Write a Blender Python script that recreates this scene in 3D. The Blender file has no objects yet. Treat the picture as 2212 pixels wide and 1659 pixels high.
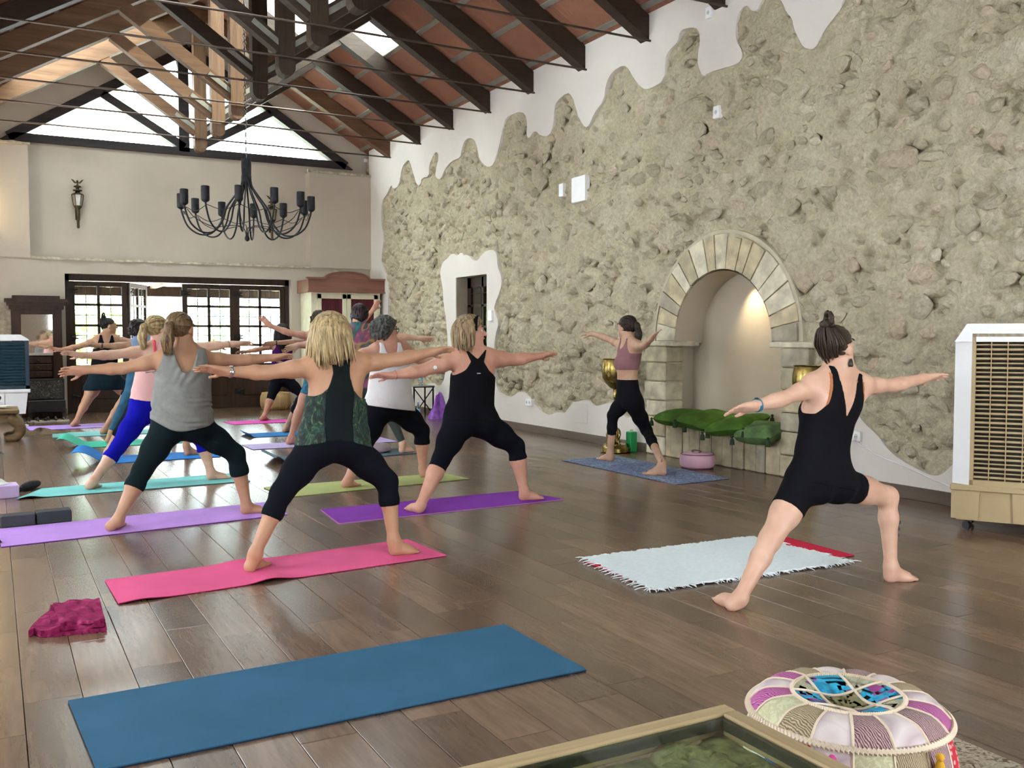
import bpy, bmesh, math, random
import numpy as np
from mathutils import Vector, Matrix, Euler
random.seed(7)
SC = bpy.context.scene
COL = SC.collection
PI = math.pi

# ------------------------------------------------------------------ camera
CAM_H, YAW, PIT = 1.25, math.radians(28.59), math.radians(2.82)
FPX, CXP, CYP = 2060.0, 1106.0, 829.5
cam_d = bpy.data.cameras.new('camera')
cam_d.sensor_width = 36.0
cam_d.lens = FPX / 2212.0 * 36.0
cam_d.clip_start = 0.05
cam_d.clip_end = 400
cam = bpy.data.objects.new('camera', cam_d)
COL.objects.link(cam)
cam.location = (0, 0, CAM_H)
cam.rotation_euler = (PI / 2 - PIT, 0, -YAW)
SC.camera = cam

# ------------------------------------------------------------------ sky and exposure
W = bpy.data.worlds.new('sky')
SC.world = W
W.use_nodes = True
_bg = W.node_tree.nodes['Background']
_bg.inputs['Color'].default_value = (0.89, 0.945, 1.0, 1)
_bg.inputs['Strength'].default_value = 12.0
SC.view_settings.view_transform = 'Standard'
SC.view_settings.look = 'None'
SC.view_settings.exposure = 0.55
SC.view_settings.gamma = 1.0
SC.view_settings.use_curve_mapping = False
SC.cycles.max_bounces = 5
SC.cycles.diffuse_bounces = 3
SC.cycles.glossy_bounces = 2
SC.cycles.transmission_bounces = 3
SC.cycles.use_adaptive_sampling = True
SC.cycles.adaptive_threshold = 0.08
SC.cycles.use_light_tree = False
SC.cycles.caustics_reflective = False
SC.cycles.caustics_refractive = False
SC.cycles.sample_clamp_indirect = 6.0
SC.cycles.use_denoising = True
SC.cycles.denoising_prefilter = 'FAST'
SC.cycles.adaptive_min_samples = 16


# the sun: high, from the right and behind the camera; it lights the garden and falls through the skylights
_sd = bpy.data.lights.new('sun', 'SUN')
_sd.energy = 30.0
_sd.angle = math.radians(.6)
_sd.color = (1.0, .93, .80)
_so = bpy.data.objects.new('sun', _sd)
COL.objects.link(_so)
_so.rotation_euler = Vector((-.74, .12, -.66)).to_track_quat('-Z', 'Y').to_euler()


def portal(name, loc, rot, sx, sy):
    """a daylight portal: guides the sky's light through a modelled opening, gives none of its own"""
    l = bpy.data.lights.new(name, 'AREA')
    l.shape = 'RECTANGLE'
    l.size, l.size_y = sx, sy
    l.cycles.is_portal = True
    o = bpy.data.objects.new(name, l)
    o.location = loc
    o.rotation_euler = rot
    COL.objects.link(o)


# ------------------------------------------------------------------ photograph geometry (real positions from sight lines)
_fw = np.array([math.sin(YAW) * math.cos(PIT), math.cos(YAW) * math.cos(PIT), -math.sin(PIT)])
_rt = np.array([math.cos(YAW), -math.sin(YAW), 0.0])
_up = np.cross(_rt, _fw)
_C = np.array([0, 0, CAM_H])


def ray(u, v):
    return _fw + _rt * ((u - CXP) / FPX) - _up * ((v - CYP) / FPX)


def on_z(u, v, z=0.0):
    d = ray(u, v)
    return _C + d * ((z - CAM_H) / d[2])


def on_x(u, v, X):
    d = ray(u, v)
    return _C + d * (X / d[0])


def on_y(u, v, Y):
    d = ray(u, v)
    return _C + d * (Y / d[1])


def on_plane(u, v, p0, n):
    d = ray(u, v)
    return _C + d * (np.dot(np.asarray(p0) - _C, n) / np.dot(d, n))


# ------------------------------------------------------------------ materials
MATS = {}


def _mix(nt, fac, a, b):
    m = nt.nodes.new('ShaderNodeMix')
    m.data_type = 'RGBA'
    for s, v in ((m.inputs[0], fac), (m.inputs[6], a), (m.inputs[7], b)):
        if hasattr(v, 'links') or isinstance(v, bpy.types.NodeSocket):
            nt.links.new(v, s)
        elif isinstance(v, (int, float)):
            s.default_value = v
        else:
            s.default_value = (*v, 1)
    return m.outputs[2]


def _ramp(nt, src, stops):
    r = nt.nodes.new('ShaderNodeValToRGB')
    el = r.color_ramp.elements
    while len(el) < len(stops):
        el.new(0.5)
    for e, (p, c) in zip(el, stops):
        e.position = p
        e.color = (*c, 1) if len(c) == 3 else c
    nt.links.new(src, r.inputs[0])
    return r.outputs[0]


def _coords(nt, kind='Object', scale=(1, 1, 1), rot=(0, 0, 0)):
    t = nt.nodes.new('ShaderNodeTexCoord')
    m = nt.nodes.new('ShaderNodeMapping')
    m.inputs['Scale'].default_value = scale
    m.inputs['Rotation'].default_value = rot
    if kind == 'World':
        g = nt.nodes.new('ShaderNodeNewGeometry')
        nt.links.new(g.outputs['Position'], m.inputs[0])
    else:
        nt.links.new(t.outputs[kind], m.inputs[0])
    return m.outputs[0]


def _noise(nt, vec, scale=5, detail=3, rough=.55, dist=0.0):
    n = nt.nodes.new('ShaderNodeTexNoise')
    n.inputs['Scale'].default_value = scale
    n.inputs['Detail'].default_value = detail
    n.inputs['Roughness'].default_value = rough
    n.inputs['Distortion'].default_value = dist
    nt.links.new(vec, n.inputs['Vector'])
    return n.outputs['Fac']


def _bump(nt, h, strength=.3, dist=.01):
    b = nt.nodes.new('ShaderNodeBump')
    b.inputs['Strength'].default_value = strength
    b.inputs['Distance'].default_value = dist
    nt.links.new(h, b.inputs['Height'])
    return b.outputs[0]


def newmat(name):
    m = bpy.data.materials.new(name)
    m.use_nodes = True
    nt = m.node_tree
    return m, nt, nt.nodes['Principled BSDF']


def mat(name, col, rough=.6, metal=0.0, var=.12, vscale=6, bump=0.0, bscale=60, stretch=(1, 1, 1), spec=.5, sss=0.0, emit=None, estr=0, sheen=0, coat=0, bdist=.005, kind='Object'):
    if name in MATS:
        return MATS[name]
    m, nt, p = newmat(name)
    p.inputs['Roughness'].default_value = rough
    p.inputs['Metallic'].default_value = metal
    p.inputs['Specular IOR Level'].default_value = spec
    if var > 0:
        v = _coords(nt, kind, stretch)
        n = _noise(nt, v, vscale, 2.5)
        lo = tuple(max(0, c * (1 - var)) for c in col)
        hi = tuple(min(1, c * (1 + var)) for c in col)
        nt.links.new(_ramp(nt, n, [(.3, lo), (.7, hi)]), p.inputs['Base Color'])
    else:
        p.inputs['Base Color'].default_value = (*col, 1)
    if bump > 0:
        v = _coords(nt, kind, stretch)
        nt.links.new(_bump(nt, _noise(nt, v, bscale, 1.5), bump, bdist), p.inputs['Normal'])
    if sss > 0:
        p.inputs['Subsurface Weight'].default_value = sss
        p.inputs['Subsurface Radius'].default_value = (.02, .008, .004)
        p.inputs['Subsurface Scale'].default_value = 1.0
    if sheen:
        p.inputs['Sheen Weight'].default_value = sheen
    if coat:
        p.inputs['Coat Weight'].default_value = coat
        p.inputs['Coat Roughness'].default_value = .15
    if emit:
        p.inputs['Emission Color'].default_value = (*emit, 1)
        p.inputs['Emission Strength'].default_value = estr
    MATS[name] = m
    return m


def wood_mat(name, dark, light, axis='X', rough=.5, scale=3.0, bump=.15, kind='Object'):
    if name in MATS:
        return MATS[name]
    m, nt, p = newmat(name)
    st = {'X': (.15, 2.2, 2.2), 'Y': (2.2, .15, 2.2), 'Z': (2.2, 2.2, .15)}[axis]
    v = _coords(nt, kind, st)
    n = _noise(nt, v, scale * 2, 3.5, .65, .6)
    n2 = _noise(nt, v, scale * 9, 1.5, .6)
    c = _ramp(nt, n, [(.3, dark), (.72, light)])
    nt.links.new(_mix(nt, .25, c, _ramp(nt, n2, [(.35, dark), (.65, light)])), p.inputs['Base Color'])
    p.inputs['Roughness'].default_value = rough
    p.inputs['Specular IOR Level'].default_value = .22
    nt.links.new(_bump(nt, n2, bump, .004), p.inputs['Normal'])
    MATS[name] = m
    return m


def glass_mat(name, tint=(.95, 1, .98), rough=.02, mixf=.9):
    """thin window pane: mostly clear, with a real reflection"""
    if name in MATS:
        return MATS[name]
    m = bpy.data.materials.new(name)
    m.use_nodes = True
    nt = m.node_tree
    nt.nodes.clear()
    out = nt.nodes.new('ShaderNodeOutputMaterial')
    tr = nt.nodes.new('ShaderNodeBsdfTransparent')
    tr.inputs[0].default_value = (*tint, 1)
    gl = nt.nodes.new('ShaderNodeBsdfGlossy')
    gl.inputs['Roughness'].default_value = rough
    fr = nt.nodes.new('ShaderNodeFresnel')
    fr.inputs[0].default_value = 1.3
    mx = nt.nodes.new('ShaderNodeMixShader')
    geo = nt.nodes.new('ShaderNodeNewGeometry')
    inv = nt.nodes.new('ShaderNodeMath')
    inv.operation = 'SUBTRACT'
    inv.inputs[0].default_value = 1.0
    nt.links.new(geo.outputs['Backfacing'], inv.inputs[1])
    mul = nt.nodes.new('ShaderNodeMath')
    mul.operation = 'MULTIPLY'
    nt.links.new(fr.outputs[0], mul.inputs[0])
    nt.links.new(inv.outputs[0], mul.inputs[1])
    nt.links.new(mul.outputs[0], mx.inputs[0])
    nt.links.new(tr.outputs[0], mx.inputs[1])
    nt.links.new(gl.outputs[0], mx.inputs[2])
    nt.links.new(mx.outputs[0], out.inputs[0])
    MATS[name] = m
    return m


# ------------------------------------------------------------------ object helpers
ROOT = {}


def tag(o, label=None, cat=None, group=None, kind=None):
    if label:
        o['label'] = label
    if cat:
        o['category'] = cat
    if group:
        o['group'] = group
    if kind:
        o['kind'] = kind
    return o


def thing(name, label, cat, loc, group=None, kind=None):
    o = bpy.data.objects.new(name, None)
    o.empty_display_size = .1
    COL.objects.link(o)
    o.location = loc
    ROOT[o] = Vector(loc)
    return tag(o, label, cat, group, kind)


def copy_tree(o, parent=None, loc=None, rotz=None):
    c = o.copy()
    COL.objects.link(c)
    if parent is not None:
        c.parent = parent
    if loc is not None:
        c.location = loc
        ROOT[c] = Vector(loc)
    if rotz is not None:
        c.rotation_euler = (0, 0, rotz)
    for ch in list(o.children):
        copy_tree(ch, c)
    return c


class MB:
    def __init__(s, M=None):
        s.v, s.f, s.M = [], [], M

    def add(s, vs, fs):
        b = len(s.v)
        if s.M is not None:
            vs = [tuple(s.M @ Vector(v)) for v in vs]
        s.v.extend([tuple(v) for v in vs])
        s.f.extend([tuple(i + b for i in f) for f in fs])
        return s

    def box(s, lo, hi, bev=0.0):
        x0, y0, z0 = lo
        x1, y1, z1 = hi
        if bev <= 0:
            vs = [(x0, y0, z0), (x1, y0, z0), (x1, y1, z0), (x0, y1, z0), (x0, y0, z1), (x1, y0, z1), (x1, y1, z1), (x0, y1, z1)]
            return s.add(vs, [(3, 2, 1, 0), (4, 5, 6, 7), (0, 1, 5, 4), (1, 2, 6, 5), (2, 3, 7, 6), (3, 0, 4, 7)])
        # chamfered box: 24 verts
        b = min(bev, abs(x1 - x0) * .45, abs(y1 - y0) * .45, abs(z1 - z0) * .45)
        bm = bmesh.new()
        bmesh.ops.create_cube(bm, size=1)
        for v in bm.verts:
            v.co = Vector(((x0 + x1) / 2 + v.co.x * (x1 - x0), (y0 + y1) / 2 + v.co.y * (y1 - y0), (z0 + z1) / 2 + v.co.z * (z1 - z0)))
        bmesh.ops.bevel(bm, geom=bm.edges[:], offset=b, segments=1, affect='EDGES')
        s.bm(bm)
        return s

    def bm(s, bm):
        bm.verts.index_update()
        s.add([v.co[:] for v in bm.verts], [[v.index for v in f.verts] for f in bm.faces])
        bm.free()
        return s

    def beam(s, p0, p1, w, h, upv=(0, 0, 1)):
        """square bar from p0 to p1: w sideways, h along the up vector"""
        p0, p1 = Vector(p0), Vector(p1)
        d = (p1 - p0).normalized()
        side = d.cross(Vector(upv))
        if side.length < 1e-5:
            side = d.cross(Vector((1, 0, 0)))
        side.normalize()
        up = side.cross(d).normalized()
        vs = []
        for p in (p0, p1):
            for a, b in ((-1, -1), (1, -1), (1, 1), (-1, 1)):
                vs.append(p + side * (a * w / 2) + up * (b * h / 2))
        return s.add(vs, [(0, 1, 2, 3), (7, 6, 5, 4), (0, 4, 5, 1), (1, 5, 6, 2), (2, 6, 7, 3), (3, 7, 4, 0)])

    def tube(s, pts, r, n=8, cap=True):
        pts = [Vector(p) for p in pts]
        rs = r if isinstance(r, (list, tuple)) else [r] * len(pts)
        ref = None
        rings = []
        for i, p in enumerate(pts):
            d = (pts[min(i + 1, len(pts) - 1)] - pts[max(i - 1, 0)]).normalized()
            if ref is None:
                a = Vector((0, 0, 1)) if abs(d.z) < .9 else Vector((1, 0, 0))
                ref = d.cross(a).normalized()
            else:
                ref = (ref - d * ref.dot(d))
                ref = ref.normalized() if ref.length > 1e-6 else d.orthogonal().normalized()
            b = d.cross(ref)
            rings.append([p + (ref * math.cos(2 * PI * k / n) + b * math.sin(2 * PI * k / n)) * rs[i] for k in range(n)])
        vs = [v for rg in rings for v in rg]
        fs = []
        for i in range(len(rings) - 1):
            for k in range(n):
                fs.append((i * n + k, i * n + (k + 1) % n, (i + 1) * n + (k + 1) % n, (i + 1) * n + k))
        if cap:
            fs.append(tuple(range(n - 1, -1, -1)))
            fs.append(tuple((len(rings) - 1) * n + k for k in range(n)))
        return s.add(vs, fs)

    def lathe(s, prof, c=(0, 0, 0), n=24, sx=1, sy=1, cap=True):
        vs, fs = [], []
        for (r, z) in prof:
            for k in range(n):
                a = 2 * PI * k / n
                vs.append((c[0] + r * math.cos(a) * sx, c[1] + r * math.sin(a) * sy, c[2] + z))
        for i in range(len(prof) - 1):
            for k in range(n):
                fs.append((i * n + k, i * n + (k + 1) % n, (i + 1) * n + (k + 1) % n, (i + 1) * n + k))
        if cap:
            fs.append(tuple(range(n - 1, -1, -1)))
            fs.append(tuple((len(prof) - 1) * n + k for k in range(n)))
        return s.add(vs, fs)

    def prism(s, poly, a, b, axis='X'):
        """polygon of 2-D points extruded along an axis from a to b (X: pts are (y,z); Y: (x,z); Z: (x,y))"""
        def P(p, t):
            return {'X': (t, p[0], p[1]), 'Y': (p[0], t, p[1]), 'Z': (p[0], p[1], t)}[axis]
        n = len(poly)
        vs = [P(p, a) for p in poly] + [P(p, b) for p in poly]
        fs = [tuple(range(n - 1, -1, -1)), tuple(range(n, 2 * n))]
        for i in range(n):
            j = (i + 1) % n
            fs.append((i, j, n + j, n + i))
        return s.add(vs, fs)

    def ball(s, c, r, n=10, m=7):
        rx, ry, rz = r if isinstance(r, (tuple, list)) else (r, r, r)
        vs = [(c[0], c[1], c[2] - rz)]
        for i in range(1, m):
            t = -PI / 2 + PI * i / m
            for k in range(n):
                a = 2 * PI * k / n
                vs.append((c[0] + rx * math.cos(t) * math.cos(a), c[1] + ry * math.cos(t) * math.sin(a), c[2] + rz * math.sin(t)))
        vs.append((c[0], c[1], c[2] + rz))
        fs = [(0, 1 + (k + 1) % n, 1 + k) for k in range(n)]
        for i in range(m - 2):
            for k in range(n):
                fs.append((1 + i * n + k, 1 + i * n + (k + 1) % n, 1 + (i + 1) * n + (k + 1) % n, 1 + (i + 1) * n + k))
        t = len(vs) - 1
        fs += [(1 + (m - 2) * n + k, 1 + (m - 2) * n + (k + 1) % n, t) for k in range(n)]
        return s.add(vs, fs)

    def build(s, name, m, parent=None, label=None, cat=None, group=None, kind=None, smooth=False, recalc=True):
        me = bpy.data.meshes.new(name)
        if parent is not None:
            org = ROOT[parent]
        elif s.v:
            a = np.array(s.v)
            org = Vector(((a[:, 0].min() + a[:, 0].max()) / 2, (a[:, 1].min() + a[:, 1].max()) / 2, a[:, 2].min()))
        else:
            org = Vector((0, 0, 0))
        me.from_pydata([(x - org.x, y - org.y, z - org.z) for x, y, z in s.v], [], s.f)
        if recalc:
            b = bmesh.new()
            b.from_mesh(me)
            bmesh.ops.recalc_face_normals(b, faces=b.faces)
            b.to_mesh(me)
            b.free()
        if smooth:
            me.polygons.foreach_set('use_smooth', [True] * len(me.polygons))
            if smooth == 'auto':
                try:
                    me.set_sharp_from_angle(angle=math.radians(40))
                except Exception:
                    pass
        me.materials.append(m)
        o = bpy.data.objects.new(name, me)
        COL.objects.link(o)
        if parent is not None:
            o.parent = parent
            if parent.parent is not None or parent.type == 'MESH':
                pass
        else:
            o.location = org
        ROOT[o] = org
        return tag(o, label, cat, group, kind)


def part(name, m, parent, fn, **k):
    b = MB()
    fn(b)
    return b.build(name, m, parent, **k)


# value noise for real relief
def _vnoise(x, y, seed):
    rng = np.random.RandomState(seed)
    T = rng.rand(256, 256).astype(np.float32)
    xi, yi = np.floor(x).astype(int), np.floor(y).astype(int)
    fx, fy = x - xi, y - yi
    fx, fy = fx * fx * (3 - 2 * fx), fy * fy * (3 - 2 * fy)
    g = lambda a, b: T[a & 255, b & 255]
    return (g(xi, yi) * (1 - fx) + g(xi + 1, yi) * fx) * (1 - fy) + (g(xi, yi + 1) * (1 - fx) + g(xi + 1, yi + 1) * fx) * fy


def fbm(x, y, seed=0, octv=4):
    r, a, t = 0, 1.0, 0
    for i in range(octv):
        r = r + a * _vnoise(x * 2 ** i, y * 2 ** i, seed + i)
        t += a
        a *= .5
    return r / t
# ================================================================== the hall
XR, XL, YB, YF = 6.21, -2.0, 16.9, -3.6
RIDGE, SLOPE = 3.0, 0.59


def tile_z(x):
    return 4.68 + SLOPE * (XR - x) if x >= RIDGE else 4.68 + SLOPE * (XR - RIDGE) - SLOPE * (RIDGE - x)


# daylight portals at the modelled openings, two invented skylights among them
portal('daylight_back_doors', (2.9, 17.6, 1.3), (-PI / 2, 0, 0), 3.6, 2.0)
portal('daylight_gable', (3.05, 17.35, 5.1), (-PI / 2, 0, 0), 5.0, 1.6)
portal('daylight_front_doors', (3.8, YF - .12, 1.3), (PI / 2, 0, 0), 4.0, 2.4)
for k in range(4):
    portal('daylight_left_window', (XL - .12, 1.2 + 4.0 * k, 1.75), (0, -PI / 2, 0), 1.7, 1.8)
_ra = math.atan(SLOPE)
portal('daylight_skylight', (4.05, 12.72, tile_z(4.05) + .06), (0, _ra, 0), 2.0, 1.1)
portal('daylight_skylight', (3.9, 13.95, tile_z(3.9) + .06), (0, _ra, 0), 1.5, 1.1)
portal('daylight_skylight', (1.3, 15.25, tile_z(1.3) + .06), (0, -_ra, 0), 2.2, 1.1)
portal('daylight_skylight', (1.4, 8.9, tile_z(1.4) + .06), (0, -_ra, 0), 2.0, 2.2)  # this and the next sit at invented skylights out of view
portal('daylight_skylight', (1.4, 2.8, tile_z(1.4) + .06), (0, -_ra, 0), 2.0, 2.2)

# ---------------------------------------------------------------- floor: plank by plank
def plank_material(island):
    m, nt, p = newmat('floor_plank_rest' if island else 'floor_plank')
    if island:
        r = nt.nodes.new('ShaderNodeNewGeometry').outputs['Random Per Island']
    else:
        r = nt.nodes.new('ShaderNodeObjectInfo').outputs['Random']
    cb = nt.nodes.new('ShaderNodeCombineXYZ')
    mu = nt.nodes.new('ShaderNodeMath')
    mu.operation = 'MULTIPLY'
    mu.inputs[1].default_value = 37.0
    nt.links.new(r, mu.inputs[0])
    nt.links.new(mu.outputs[0], cb.inputs[2])
    nt.links.new(mu.outputs[0], cb.inputs[1])
    ad = nt.nodes.new('ShaderNodeVectorMath')
    ad.operation = 'ADD'
    nt.links.new(_coords(nt, 'World', (9, .9, 1)), ad.inputs[0])
    nt.links.new(cb.outputs[0], ad.inputs[1])
    n = _noise(nt, ad.outputs[0], 1.6, 4, .62, .7)
    n2 = _noise(nt, ad.outputs[0], 7, 2, .6)
    c = _ramp(nt, n, [(.28, (.102, .060, .037)), (.5, (.150, .092, .058)), (.75, (.20, .128, .084))])
    c = _mix(nt, .22, c, _ramp(nt, n2, [(.35, (.095, .056, .035)), (.7, (.20, .13, .086))]))
    tone = _ramp(nt, r, [(0, (.72, .72, .72)), (.5, (.98, .96, .94)), (1, (1.25, 1.2, 1.15))])
    mm = nt.nodes.new('ShaderNodeMix')
    mm.data_type = 'RGBA'
    mm.blend_type = 'MULTIPLY'
    mm.inputs[0].default_value = 1
    nt.links.new(c, mm.inputs[6])
    nt.links.new(tone, mm.inputs[7])
    # dried smudges with a shape of their own
    sm = _noise(nt, _coords(nt, 'World', (1.1, 1.1, 1)), 1.7, 3, .7, .4)
    sr = _ramp(nt, sm, [(.66, (0, 0, 0)), (.76, (.16, .16, .16))])
    nt.links.new(_mix(nt, sr, mm.outputs[2], (.30, .27, .25)), p.inputs['Base Color'])
    p.inputs['Roughness'].default_value = .25
    p.inputs['Specular IOR Level'].default_value = .5
    p.inputs['IOR'].default_value = 1.72
    nt.links.new(_bump(nt, n2, .03, .0006), p.inputs['Normal'])
    return m


fl = MB().box((XL, YF, -.12), (XR + .6, YB + 1.2, -.013)).build('floor', mat('floor_grout', (.07, .05, .038), .8), kind='structure', label='dark brown wood-look plank floor')
PW, PL = .1845, 1.2
PM, PMR = plank_material(False), plank_material(True)
_pb = MB().box((-PW / 2 + .0012, -PL / 2 + .0012, -.0125), (PW / 2 - .0012, PL / 2 - .0012, 0), .0012)
_pme = bpy.data.meshes.new('plank')
_pme.from_pydata(_pb.v, [], _pb.f)
_pme.materials.append(PM)
rng = random.Random(3)
cells = []
nx0 = int((XL - .066) / PW) + 1
for i in range(nx0, int((XR - .066) / PW) + 1):
    off = rng.random() * PL
    j = 0
    y = YF - off
    while y < YB + .5:
        cells.append((.066 + PW * (i + .5), y + PL / 2))
        y += PL


def _frame_uv(p):
    q = np.array(p) - _C
    z = q @ _fw
    if z < .3:
        return None
    return CXP + FPX * (q @ _rt) / z, CYP - FPX * (q @ _up) / z, z


def _inview(p, mg=60):
    r = _frame_uv(p)
    return r is not None and -mg < r[0] < 2212 + mg and -mg < r[1] < 1659 + mg


vis = sorted([c for c in cells if _inview((c[0], c[1], 0), 250) and c[0] > -.2], key=lambda c: math.hypot(c[0], c[1]))[:300]
vset = set(vis)
fo = ROOT[fl]
for (x, y) in vis:
    o = bpy.data.objects.new('plank', _pme)
    COL.objects.link(o)
    o.parent = fl
    o.location = (x - fo.x, y - fo.y, 0 - fo.z)
b = MB()
for (x, y) in cells:
    if (x, y) not in vset:
        y0, y1 = max(YF, y - PL / 2), min(YB + .5, y + PL / 2)
        if y1 - y0 > .02:
            b.box((max(XL, x - PW / 2) + .0012, y0 + .0012, -.0125), (min(XR + .05, x + PW / 2) - .0012, y1 - .0012, 0))
b.build('plank_field', PMR, fl, kind='stuff', recalc=False)

# ---------------------------------------------------------------- plaster materials
def plaster(name, col, var=.05):
    m, nt, p = newmat(name)
    v = _coords(nt, 'World')
    n = _noise(nt, v, 1.1, 3, .6, .3)
    n2 = _noise(nt, v, 14, 2, .6)
    nt.links.new(_ramp(nt, n, [(.3, tuple(c * (1 - var) for c in col)), (.7, tuple(min(1, c * (1 + var)) for c in col))]), p.inputs['Base Color'])
    p.inputs['Roughness'].default_value = .85
    nt.links.new(_bump(nt, n2, .12, .01), p.inputs['Normal'])
    MATS[name] = m
    return m


PLW = plaster('plaster_white', (.70, .65, .59))
PLB = plaster('plaster_cream', (.46, .395, .32))

# ---------------------------------------------------------------- back wall, thick lower part, recessed upper panel
wb = MB()
YU = YB + .22
DX0, DX1, DZ = 1.05, 4.72, 2.27
# lower wall with the door opening
wb.box((XL - .3, YB, -.05), (DX0, YB + .55, 2.50))
wb.box((DX1, YB, -.05), (XR + .3, YB + .55, 2.50))
wb.box((DX0, YB, DZ), (DX1, YB + .55, 2.50))
wb.build('wall_back', PLB, kind='structure', label='cream plastered end wall below the gable window')
up = MB()
ZG = 4.40
up.box((XL - .3, YU, 2.50), (XR + .3, YB + .55, ZG))
# gable above: polygons around the glazing triangle
GX0, GX1, GA, GZ = .42, 5.70, 3.06, 6.07
up.prism([(XL - .3, ZG), (GX0, ZG), (GA, GZ), (GA, 7.2), (XL - .3, 7.2)], YU, YB + .55, 'Y')
up.prism([(GX1, ZG), (XR + .3, ZG), (XR + .3, 7.2), (GA, 7.2), (GA, GZ)], YU, YB + .55, 'Y')
up.build('wall_back_gable', PLB, kind='structure', label='cream plastered upper wall round the gable window')
MB().box((XL - .3, YB - .02, 2.5), (.565, YU + .02, 4.27)).build('wall_back_pier', PLB, kind='structure', label='cream plastered pier at the left of the end wall')
MB().box((5.06, YB - .06, 2.5), (XR + .1, YU + .02, 4.2)).build('wall_back_box', PLB, kind='structure', label='boxed-out plaster pier beside the stone wall')
LEDGE = mat('ledge_stone', (.42, .37, .27), .9, var=.35, vscale=14, bump=.6, bscale=30, bdist=.01)


def rough_strip(name, p0, p1, w, h, seed, label):
    r = random.Random(seed)
    b = MB()
    p0, p1 = Vector(p0), Vector(p1)
    n = max(4, int((p1 - p0).length / .12))
    rings = []
    for i in range(n + 1):
        p = p0.lerp(p1, i / n)
        a, c = w * (1 + r.uniform(-.25, .3)), h * (1 + r.uniform(-.3, .3))
        rings.append([(p.x, p.y, p.z), (p.x, p.y - a, p.z + r.uniform(-.004, .004)), (p.x, p.y - a * .9, p.z + c), (p.x, p.y, p.z + c)])
    vs = [v for g in rings for v in g]
    fs = [(0, 1, 2, 3), tuple(4 * n + k for k in (3, 2, 1, 0))]
    for i in range(n):
        for k in range(4):
            fs.append((4 * i + k, 4 * i + (k + 1) % 4, 4 * i + 4 + (k + 1) % 4, 4 * i + 4 + k))
    b.add(vs, fs)
    return b.build(name, LEDGE, kind='structure', label=label)


rough_strip('trim_1', (.57, YB + .03, 2.485), (5.12, YB + .03, 2.485), .055, .035, 1, 'rough thin stone ledge above the glazed doors')
rough_strip('trim_2', (5.02, YB - .03, 4.19), (XR, YB - .03, 4.19), .06, .04, 2, 'rough stone cap on the plaster pier')
rough_strip('trim_3', (XL, YB, 4.26), (.60, YB, 4.26), .05, .035, 3, 'rough stone cap on the left pier')
# old stone lintel above the wardrobe
lb = MB()
r = random.Random(5)
pts = [(5.33, 2.27), (5.36, 2.43), (5.5, 2.47), (5.75, 2.45), (6.0, 2.44), (6.12, 2.4), (6.16, 2.25), (6.0, 2.2), (5.7, 2.24), (5.45, 2.22)]
lb.prism([(a + r.uniform(-.01, .01), z + r.uniform(-.01, .01)) for a, z in pts], YB - .025, YB + .05, 'Y')
lb.build('trim_4', mat('lintel_stone', (.40, .35, .27), .95, var=.3, vscale=9, bump=.8, bscale=14, bdist=.02), kind='structure', label='old rough stone lintel exposed above the wardrobe')
# bare patch on the far left
MB().prism([(-.35, .75), (.27, .78), (.33, 1.2), (.28, 1.62), (.1, 1.82), (-.1, 1.85), (-.4, 1.8)], YB - .02, YB + .02, 'Y').build('trim_5', LEDGE, kind='structure', label='bare stone patch beside the mirrored stand')

# left and front walls (behind and beside the camera) with tall window openings
wl = MB()
ys = [YF]
for k in range(4):
    c = 1.2 + 4.0 * k
    wl.box((XL - .3, ys[-1], -.05), (XL, c - .9, 3.9))
    wl.box((XL - .3, c - .9, -.05), (XL, c + .9, .9))
    wl.box((XL - .3, c - .9, 2.6), (XL, c + .9, 3.9))
    ys.append(c + .9)
wl.box((XL - .3, ys[-1], -.05), (XL, YB + .1, 3.9))
wl.build('wall_left', PLB, kind='structure', label='plastered window wall')
wf = MB()
wf.box((XL - .3, YF - .3, -.05), (1.8, YF, 7.2)).box((5.8, YF - .3, -.05), (XR + .3, YF, 7.2)).box((1.8, YF - .3, 2.5), (5.8, YF, 7.2)).box((1.8, YF - .3, -.05), (5.8, YF, .1))
wf.build('wall_front', PLB, kind='structure', label='plastered wall with wide glazed opening')

# ---------------------------------------------------------------- right wall: rubble masonry, plaster skin, niche
OUT_TOP = [(823, 565), (830, 511), (823, 479), (825, 434), (836, 420), (846, 398), (850, 409), (862, 402), (868, 362), (880, 346), (886, 348), (893, 375), (902, 402), (909, 398), (911, 384), (927, 382), (927, 357), (936, 337), (943, 326), (949, 337), (941, 371), (942, 384), (952, 389), (961, 366), (975, 348), (995, 341), (997, 325), (1004, 303), (1015, 297), (1027, 303), (1033, 325), (1036, 344), (1045, 355), (1056, 362), (1067, 355), (1076, 325), (1088, 271), (1094, 253), (1110, 246), (1124, 241), (1135, 246), (1140, 267), (1137, 289), (1142, 301), (1155, 280), (1169, 294), (1187, 294), (1196, 271), (1198, 231), (1205, 217), (1226, 199), (1237, 208), (1244, 231), (1250, 253), (1264, 276), (1273, 271), (1284, 244), (1305, 217), (1309, 181), (1323, 154), (1348, 140), (1359, 149), (1368, 167), (1386, 190), (1401, 194), (1437, 173), (1437, 127), (1446, 108), (1465, 91), (1469, 68), (1481, 61), (1503, 59), (1511, 68), (1513, 89), (1509, 114), (1507, 139), (1519, 167), (1530, 158), (1553, 150), (1587, 141), (1602, 131), (1604, 110), (1591, 89), (1589, 59), (1595, 30), (1608, 13), (1617, 13), (1623, 23), (1636, 25), (1642, 8), (1655, -8), (1680, -8), (1693, 8), (1699, 27), (1711, 38), (1716, 63), (1726, 84), (1735, 101), (1752, 108), (1766, 99), (1773, 80), (1792, 51), (1806, 34), (1817, 21), (1821, 0), (1835, -14)]
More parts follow.
